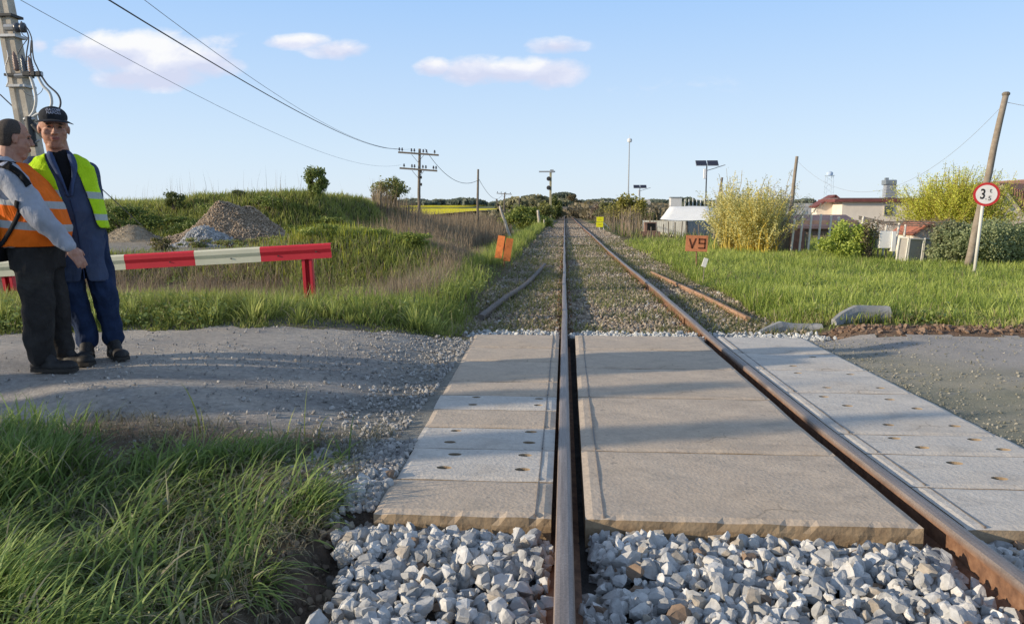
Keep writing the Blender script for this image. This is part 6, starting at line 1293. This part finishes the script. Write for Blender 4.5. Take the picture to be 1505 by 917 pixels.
k = Bl(); k.ell(q(0, .012, .075), (.092, .108, .075), (.10, 0, .10)); c_ = k.fin('cap', M_CAP, e, .005, 3, drop=lambda c: (R.inverted()@(c-hc)).z < .052)
m = c_.modifiers.new('t', 'SOLIDIFY'); m.thickness = .004; m3 = eval_mesh(c_); c_.modifiers.clear(); c_.data = m3
bm = bmesh.new(); rows = []
for j in range(7):
    t = j/6; rad = 1+.0*t; row = []
    for i in range(13):
        a = -PI/2+(-1+2*i/12)*1.05; r_ = .097+.075*t*math.cos((i-6)/6*1.25)**.6; x = r_*math.cos(a)*(.95-.0*t); y = r_*math.sin(a)*1.05+.01; z = .056-.012*t-.30*x*x*6*.6*(1)+.004; row.append(bm.verts.new(q(x, y, z)))
    rows.append(row)
for a, bb in zip(rows, rows[1:]):
    for i in range(12): bm.faces.new((a[i], a[i+1], bb[i+1], bb[i]))
o = bm_obj('cap_visor', bm, M_CAP, c_, True); m = o.modifiers.new('t', 'SOLIDIFY'); m.thickness = .005; m3 = eval_mesh(o); o.modifiers.clear(); o.data = m3
M_WTXT = simple('white_print', (.34, .35, .42), .8)
def cap_text(body, z, size):
    me_o = text_mesh(body, size, M_WTXT, Matrix.Identity(4), c_, 'print', .0006, .0006)
    for v in me_o.data.vertices:
        x, y, zz = v.co; a = x/.092; zl_ = z+y; rr_ = math.sqrt(max(.05, 1-((zl_-.075)/.077)**2)); v.co = q(.0985*rr_*math.sin(a), .012-.1155*rr_*math.cos(a)-zz, zl_)
cap_text('D.A.COMP', .118, .021); cap_text('NAPOLI', .099, .023)
# jeans
M_JEAN = cloth('blue_jeans', (.018, .032, .075), .3, 10, .9, 14, .015, c2=(.04, .065, .13)); k = Bl()
k.cap((HL, .105), (KL, .086), (AL+Vector((0, .015, .20)), .070), (AL+Vector((0, .01, .14)), .072)); k.cap((HR, .105), (KR, .086), (AR+Vector((0, .015, .20)), .070), (AR+Vector((0, .01, .14)), .072)); k.fin('jeans', M_JEAN, e, .008, 2, wr=.010, wsc=13)
k = Bl(); boot(k, AL, TL); boot(k, AR, TR); bo = k.fin('boots', M_BOOT, e, .006, 3); sole(bo, [(AL, TL, 1), (AR, TR, 1)], M_SOLE)
bm = bmesh.new()
for a, t in ((AL, TL), (AR, TR)):
    t = t.normalized(); sd = Vector((-t.y, t.x, 0))
    for j in range(4): c0 = a+t*(.085-.018*j)+Vector((0, 0, .098+.022*j)); tube(bm, [c0-sd*.02, c0+sd*.02], .003, 5)
bm_obj('laces', bm, simple('laces', (.10, .095, .09), .9), bo)
# coat
M_COAT = cloth('blue_work_coat', (.055, .075, .135), .25, 8, .9, 8, .02, c2=(.085, .105, .16)); k = Bl()
k.loft([(-.095, .01, .575, .185, .135, 2.6), (-.105, .015, .75, .185, .14, 2.5), (-.11, .02, .92, .182, .14), (-.125, .015, 1.08, .184, .148), (-.165, .025, 1.27, .19, .14), (-.18, .035, 1.40, .20, .115), (-.185, .04, 1.46, .13, .09), (-.185, .035, 1.50, .085, .075)], 32)
k.cap((S1+Vector((.02, 0, 0)), .075), (E1, .060), (W1, .045)); k.cap((S2+Vector((-.02, 0, 0)), .075), (E2, .060), (W2, .045))
def coat_drop(c):
    xc = -.16+(.0 if c.z > 1.1 else .0)+.035; 
    if c.y < -.02 and c.z > 1.18 and abs(c.x-(xc-.01)) < .075*(c.z-1.18)/.3: return True
    if c.z < .74 and c.y < -.03 and abs(c.x-(-.062+.0*(c.z))) < .028*(.74-c.z)/.16: return True
    return c.z < .582 or c.z > 1.492
co = k.fin('coat', M_COAT, e, .009, 4, drop=coat_drop, wr=.009, wsc=7)
m = co.modifiers.new('t', 'SOLIDIFY'); m.thickness = .006; m.offset = -1; m3 = eval_mesh(co); co.modifiers.clear(); co.data = m3
bm = bmesh.new()
for z in (1.13, 1.02, .91, .80): lathe(bm, [(.008, 0), (.008, .004)], 10, Matrix.Translation((-.105, -.139+.02*(z > 1.1), z)) @ Matrix.Rotation(PI/2, 4, 'X'))
bm_obj('button', bm, simple('coat_button', (.03, .04, .08), .5), co)
bm = bmesh.new(); tube(bm, [(-.115, -.128, 1.17), (-.092, -.140, 1.05), (-.078, -.134, .9), (-.066, -.136, .75), (-.060, -.135, .60)], .004, 5); bm_obj('placket_edge', bm, simple('coat_seam', (.022, .035, .08), .9), co)
for sx, pts_ in ((-1, [(-.225, -.01, 1.515), (-.205, -.075, 1.47), (-.165, -.112, 1.36), (-.118, -.128, 1.19)]), (1, [(-.135, -.01, 1.515), (-.115, -.075, 1.46), (-.095, -.108, 1.36), (-.112, -.128, 1.19)])):
    bm = bmesh.new(); pts_ = cat(pts_, 4); n_ = len(pts_); a = []; bb = []
    for i, p in enumerate(pts_):
        w_ = .018+.030*math.sin(min(1, i/n_*1.3)*PI)*.9; a.append(bm.verts.new(p+Vector((0, -.012, 0)))); bb.append(bm.verts.new(p+Vector((sx*w_, -.008, .0))))
    for i in range(n_-1): bm.faces.new((a[i], a[i+1], bb[i+1], bb[i]))
    o = bm_obj('lapel', bm, simple('coat_lapel', (.05, .08, .17), .9, .2, 20), co, True); m = o.modifiers.new('t', 'SOLIDIFY'); m.thickness = .005; m3 = eval_mesh(o); o.modifiers.clear(); o.data = m3
k = Bl(); k.loft([(-.165, .02, 1.15, .12, .105), (-.175, .02, 1.35, .13, .095), (-.185, .03, 1.45, .09, .08), (-.19, .02, 1.525, .066, .066)]); k.fin('shirt', cloth('black_shirt', (.016, .016, .02), .2, 12, .5), e, .009, 3)
# vest
M_NEON = cloth('neon_yellow_vest', (.50, .78, .015), .16, 7, .9, 10, .025, .7, bands=((1.20, .024, .05), (1.045, .022, .05)), bandc=(.42, .47, .45)); k = Bl()
k.loft([(-.115, .02, .95, .212, .165, 2.6), (-.125, .02, 1.08, .208, .168), (-.165, .03, 1.27, .208, .158), (-.18, .04, 1.40, .215, .13), (-.185, .045, 1.455, .165, .10), (-.185, .045, 1.49, .10, .085)], 32)
def vdrop(c):
    if c.z < .965 or c.z > 1.47 and abs(c.x+.185) < .085: return True
    if c.y < .03:
        t = (c.z-.95)/.52; xl = np.interp(c.z, [.95, 1.1, 1.3, 1.45], [-.115, -.145, -.20, -.265]); xr = np.interp(c.z, [.95, 1.1, 1.3, 1.45], [.045, .02, -.04, -.10])
        if c.z < 1.0: xl -= (1.0-c.z)*1.2; xr += (1-c.z)*.4
        if xl < c.x < xr and c.y < .03: return True
    return False
k.fin('vest', M_NEON, e, .008, 4, drop=vdrop, thick=.004, wr=.008, wsc=8)
# ---------- man in the orange vest (seen from his right side, facing +X)
ox, oy = -3.525, 4.98; oz = hp(ox, oy)+.016+.006
e = empty('person', (ox, oy, oz), .22, 'stout man seen from the side in an orange vest over a grey hooded sweatshirt', 'person')
AN, AF = Vector((-.05, -.03, 0)), Vector((-.01, .20, 0)); TN, TF = Vector((1, -.12, 0)), Vector((1, -.25, 0))
HN, HF = Vector((-.07, .0, .84)), Vector((-.08, .17, .84)); KN, KF = Vector((-.045, -.02, .45)), Vector((-.03, .19, .45))
hc = Vector((-.165, .09, 1.565)); b = Bl(); q, R = head(b, hc, 2.20, .05, 1.06, 1.1)
b.cap((Vector((-.20, .08, 1.38)), .078), (hc+Vector((-.02, 0, -.06)), .072)); b.loft([(-.09, .08, .80, .12, .14), (-.08, .08, 1.0, .13, .14), (-.13, .08, 1.2, .11, .14), (-.20, .08, 1.34, .07, .13), (-.22, .08, 1.40, .05, .06)])
b.cap((HN, .08), (KN, .05), (AN+Vector((-.01, 0, .15)), .036), (AN+Vector((0, 0, .05)), .030)); b.cap((HF, .08), (KF, .05), (AF+Vector((-.01, 0, .15)), .036), (AF+Vector((0, 0, .05)), .030))
for a, t in ((AN, TN), (AF, TF)): b.cap((a+Vector((0, 0, .05)), .028), (a+t.normalized()*.13+Vector((0, 0, .035)), .020))
SN, EN, WN = Vector((-.115, -.12, 1.31)), Vector((.085, -.17, 1.03)), Vector((.215, -.14, .86)); SF, EF, WF = Vector((-.25, .27, 1.32)), Vector((-.13, .33, 1.07)), Vector((-.02, .30, .88))
b.cap((SN, .052), (EN, .042), (WN, .03)); b.cap((SF, .052), (EF, .042), (WF, .03)); hand(b, WN+Vector((.012, 0, -.015)), (.55, .02, -.85), (.5, -.7, .3), .35, .95, 1); hand(b, WF, (.35, 0, -.9), (.5, .8, .3), .45, .95, -1)
b.fin('body', [M_SKIN, M_LIP], e, .0055, 3, idx=lambda c: 1 if (abs((R.inverted()@(c-hc)).z+.065) < .009 and abs((R.inverted()@(c-hc)).x) < .027 and (R.inverted()@(c-hc)).y < -.07) else 0)
for sx in (-1, 1):
    k = Bl(); k.ell(q(sx*.032, -.077, .010), (.008, .008, .007)); k.fin('eye', M_EYE, e, .002, 1)
k = Bl(); k.ell(q(0, .014, .038), (.090, .103, .093)); k.ell(q(0, .020, .0), (.081, .090, .070))
def hdrop(c):
    l = R.inverted()@(c-hc); return (l.y < -.055 and l.z < .085) or (l.z < .03 and l.y < .028) or l.z < -.065
k.fin('hair', M_HAIR, e, .006, 2, drop=hdrop)
M_TROU = cloth('black_trousers', (.032, .03, .03), .3, 9, 1.0, 9, .03, c2=(.075, .07, .06)); k = Bl()
k.cap((HN, .122), (KN, .096), (AN+Vector((-.012, 0, .20)), .083), (AN+Vector((0, 0, .12)), .084)); k.cap((HF, .118), (KF, .09), (AF+Vector((-.012, 0, .20)), .078), (AF+Vector((0, 0, .12)), .078)); k.loft([(-.075, .08, .70, .15, .19), (-.075, .08, .95, .165, .19)])
k.fin('trousers', M_TROU, e, .009, 2, wr=.013, wsc=9)
k = Bl(); boot(k, AN, TN, .98, .12); boot(k, AF, TF, .98, .12); bo = k.fin('shoes', M_BOOT, e, .006, 3); sole(bo, [(AN, TN, .98), (AF, TF, .98)], M_SOLE)
M_SWEAT = cloth('grey_sweatshirt', (.36, .38, .44), .15, 10, .9, 9, .02); k = Bl()
k.loft([(-.09, .08, .85, .18, .19), (-.075, .08, .98, .192, .20), (-.105, .08, 1.13, .178, .195), (-.165, .08, 1.28, .145, .19), (-.21, .08, 1.38, .10, .15), (-.225, .08, 1.44, .07, .085)]); k.cap((SN, .088), (EN, .072), (WN, .045)); k.cap((SF, .088), (EF, .072), (WF, .045)); k.ell((-.265, .08, 1.41), (.075, .11, .06), (0, .3, 0)); k.cap((WN+Vector((-.02, .0, .03)), .052), (WN+Vector((.0, 0, .0)), .044))
k.fin('sweatshirt', M_SWEAT, e, .009, 2, wr=.010, wsc=11)
M_ORV = cloth('orange_vest', (.85, .16, .012), .16, 7, .9, 9, .03, .7, bands=((1.135, .024, .10), (.985, .025, .10)), bandc=(.40, .41, .42)); k = Bl()
k.loft([(-.09, .08, .845, .200, .212), (-.07, .08, .98, .214, .222), (-.098, .08, 1.13, .198, .216), (-.158, .08, 1.28, .164, .208), (-.205, .08, 1.375, .118, .165), (-.225, .08, 1.43, .078, .10)])
def odrop(c):
    if c.z < .855 or c.z > 1.405: return True
    if (c.y < -.03 or c.y > .19) and (Vector((c.x+(.13 if c.y < 0 else .22), 0, (c.z-1.29)*.62))).length < .085: return True   # arm holes
    return False
k.fin('vest', M_ORV, e, .008, 4, drop=odrop, thick=.004, wr=.008, wsc=8)
# shoulder bag on his back
M_BAG = cloth('black_bag', (.018, .018, .02), .2, 20, .6)
from mathutils.bvhtree import BVHTree
Mp = Matrix.Translation((ox, oy, oz)) @ Matrix.Rotation(.22, 4, 'Z'); bp = Vector((-.30, -.06, .93))
bg = empty('shoulder_bag', Mp @ bp, .22, 'black bag hanging at the back of the man in the orange vest', 'bag'); k = Bl()
k.loft([(-.02, .04, -.18, .085, .12, 3), (0, .04, -.05, .10, .135, 3), (.0, .04, .12, .09, .13, 3), (.0, .04, .19, .06, .1, 3)]); k.fin('bag_body', M_BAG, bg, .009, 3)
trees = []
for ch in list(e.children):
    if ch.name.split('.')[0] in ('sweatshirt', 'vest', 'trousers'):
        b_ = bmesh.new(); b_.from_mesh(ch.data); trees.append(BVHTree.FromBMesh(b_)); b_.free()
def surf(x, z):
    best = None
    for t_ in trees:
        h = t_.ray_cast(Vector((x, -1.5, z)), Vector((0, 1, 0)))[0]
        if h is not None and (best is None or h.y < best.y): best = h
    return best
def strap(pts_, w):
    pts_ = cat([(a_, 0, c_) for a_, c_ in pts_], 8); bm = bmesh.new(); A_, B_ = [], []; last = -.2
    for i, p in enumerate(pts_):
        d = (pts_[min(i+1, len(pts_)-1)]-pts_[max(i-1, 0)]).normalized(); sd_ = Vector((-d.z, 0, d.x))
        for L_, s_ in ((A_, 1), (B_, -1)):
            q_ = p+sd_*w*s_; h = surf(q_.x, q_.z); y_ = (h.y if h is not None else last)-.010; last = y_+.010
            L_.append(bm.verts.new(Vector((q_.x, y_, q_.z))-bp))
    for i in range(len(pts_)-1): bm.faces.new((A_[i], A_[i+1], B_[i+1], B_[i]))
    o = bm_obj('strap', bm, M_BAG, bg, True); m = o.modifiers.new('t', 'SOLIDIFY'); m.thickness = .008; m.offset = 0; m3 = eval_mesh(o); o.modifiers.clear(); o.data = m3
strap([(-.30, 1.30), (-.24, 1.385), (-.17, 1.392), (-.08, 1.37), (-.01, 1.31), (.03, 1.25)], .020)
strap([(-.03, 1.15), (-.09, 1.02), (-.17, .90), (-.24, .84)], .013)
# ------------------------------------------------------------------ world
SUN_EL = math.radians(15.0); sun_dir = Vector((-.953*math.cos(SUN_EL), -.304*math.cos(SUN_EL), math.sin(SUN_EL)))
wd = bpy.data.worlds.new('World'); SC.world = wd; wd.use_nodes = True; t = wd.node_tree; t.nodes.clear()
class WN_(N):
    def __init__(s, tr): s.t = tr
w = WN_(t); out = t.nodes.new('ShaderNodeOutputWorld'); bg_ = t.nodes.new('ShaderNodeBackground'); t.links.new(bg_.outputs[0], out.inputs[0])
sky = t.nodes.new('ShaderNodeTexSky'); sky.sky_type = 'NISHITA'; sky.sun_disc = False; sky.sun_elevation = SUN_EL; sky.sun_rotation = math.atan2(sun_dir.x, sun_dir.y); sky.altitude = 100; sky.air_density = 1.0; sky.dust_density = .7; sky.ozone_density = 1.6
tc = t.nodes.new('ShaderNodeTexCoord'); dirv = tc.outputs['Generated']; sp = w.n('ShaderNodeSeparateXYZ'); w.l(dirv, sp.inputs[0])
SKYTINT = (1, 1, 1)
col = sky.outputs[0]
# gentle lift so that the eastern sky is as bright as a phone picture shows it
zc_ = w.math('MAXIMUM', sp.outputs[2], 0.0)
grad = w.ramp(zc_, [(0.0, (5.2, 6.0, 6.8)), (.08, (4.5, 5.6, 6.9)), (.27, (2.6, 4.3, 7.0)), (.5, (2.0, 2.8, 4.2)), (1.0, (1.6, 2.0, 2.8))])
col = w.mix(col, grad, .86)
yv = w.math('MAXIMUM', sp.outputs[1], .05); u = w.math('DIVIDE', sp.outputs[0], yv); vv = w.math('DIVIDE', sp.outputs[2], yv)
cmb = w.n('ShaderNodeCombineXYZ'); w.l(u, cmb.inputs[0]); w.l(vv, cmb.inputs[1])
dens = None; shade = None
cl = [(150, 72, 42, 20, 1), (190, 80, 60, 26, 1), (240, 88, 70, 30, 1), (300, 92, 48, 20, .9), (185, 116, 42, 14, .85), (240, 110, 60, 18, 1), (110, 70, 30, 14, .7), (58, 66, 14, 9, .5), (440, 62, 42, 9, .8), (495, 74, 40, 12, .8), (640, 99, 24, 11, 1), (695, 104, 42, 17, 1), (755, 106, 50, 15, .9), (808, 106, 44, 19, .95), (818, 69, 36, 11, .8), (960, 130, 110, 14, .10), (1020, 125, 60, 10, .10), (300, 66, 60, 14, .35)]
for (px, py, rx, ry, a) in cl:
    d = D(px, py, 1.0)-_C; u0, v0 = d[0], d[2]; du = rx/FPX; dv = ry/FPX
    s1 = w.n('ShaderNodeVectorMath', operation='SUBTRACT'); w.l(cmb.outputs[0], s1.inputs[0]); s1.inputs[1].default_value = (u0, v0, 0)
    s2 = w.n('ShaderNodeVectorMath', operation='MULTIPLY'); w.l(s1.outputs[0], s2.inputs[0]); s2.inputs[1].default_value = (1/du, 1/dv, 0)
    s3 = w.n('ShaderNodeVectorMath', operation='LENGTH'); w.l(s2.outputs[0], s3.inputs[0])
    g1 = w.math('MULTIPLY', w.math('SUBTRACT', 1.0, w.math('MULTIPLY', s3.outputs['Value'], .62), clamp=True), a)
    sy = w.n('ShaderNodeSeparateXYZ'); w.l(s2.outputs[0], sy.inputs[0]); g2 = w.math('MULTIPLY', g1, w.math('MULTIPLY', sy.outputs[1], 1.0))
    dens = g1 if dens is None else w.math('MAXIMUM', dens, g1); shade = g2 if shade is None else w.math('ADD', shade, g2)
mp = w.n('ShaderNodeMapping'); w.l(cmb.outputs[0], mp.inputs[0]); mp.inputs['Scale'].default_value = (1, 1.8, 1)
nz_ = w.noise(16, 7, .58, mp.outputs[0], .25); nz3_ = w.noise(7, 4, .5, mp.outputs[0])
dn = w.math('ADD', dens, w.math('MULTIPLY', w.math('SUBTRACT', nz_, .5), 1.15)); front = w.math('GREATER_THAN', sp.outputs[1], .05)
mask = w.math('MULTIPLY', w.ramp(dn, [(.12, 0.0), (.30, .55), (.55, 1.0)]), w.math('MULTIPLY', front, w.math('MULTIPLY', w.math('MINIMUM', w.math('MULTIPLY', dens, 6.0), 1.0), .95)))
shv = w.math('ADD', w.math('MULTIPLY', shade, .9), w.math('ADD', w.math('MULTIPLY', w.math('SUBTRACT', nz_, .5), 2.4), .35), clamp=True)
ccol = w.ramp(shv, [(0, (4.5, 4.8, 6.0)), (.45, (5.3, 5.5, 6.4)), (.8, (6.4, 6.4, 6.6)), (1, (6.6, 6.6, 6.6))])
col = w.mix(col, ccol, mask); t.links.new(col, bg_.inputs[0]); bg_.inputs[1].default_value = .15
# ------------------------------------------------------------------ sun, camera, render settings
sl = bpy.data.lights.new('sun', 'SUN'); sl.energy = 5.0; sl.angle = math.radians(.55); sl.color = (1.0, .84, .62); so = bpy.data.objects.new('sun', sl); COL.objects.link(so); so.rotation_euler = (-sun_dir).to_track_quat('-Z', 'Y').to_euler()
cam = bpy.data.cameras.new('camera'); co_ = bpy.data.objects.new('camera', cam); COL.objects.link(co_); cam.sensor_width = 36; cam.lens = 36*FPX/1505; cam.clip_start = .05; cam.clip_end = 6000
co_.location = Vector(_C); co_.rotation_euler = Matrix(((_r[0], _u[0], -_v[0]), (_r[1], _u[1], -_v[1]), (_r[2], _u[2], -_v[2]))).to_euler()
SC.camera = co_
SC.view_settings.view_transform = 'Standard'; SC.view_settings.look = 'None'; SC.view_settings.exposure = 0; SC.view_settings.gamma = 1
try:
    SC.cycles.max_bounces = 6; SC.cycles.transparent_max_bounces = 6; SC.cycles.sample_clamp_indirect = 6
except Exception: pass
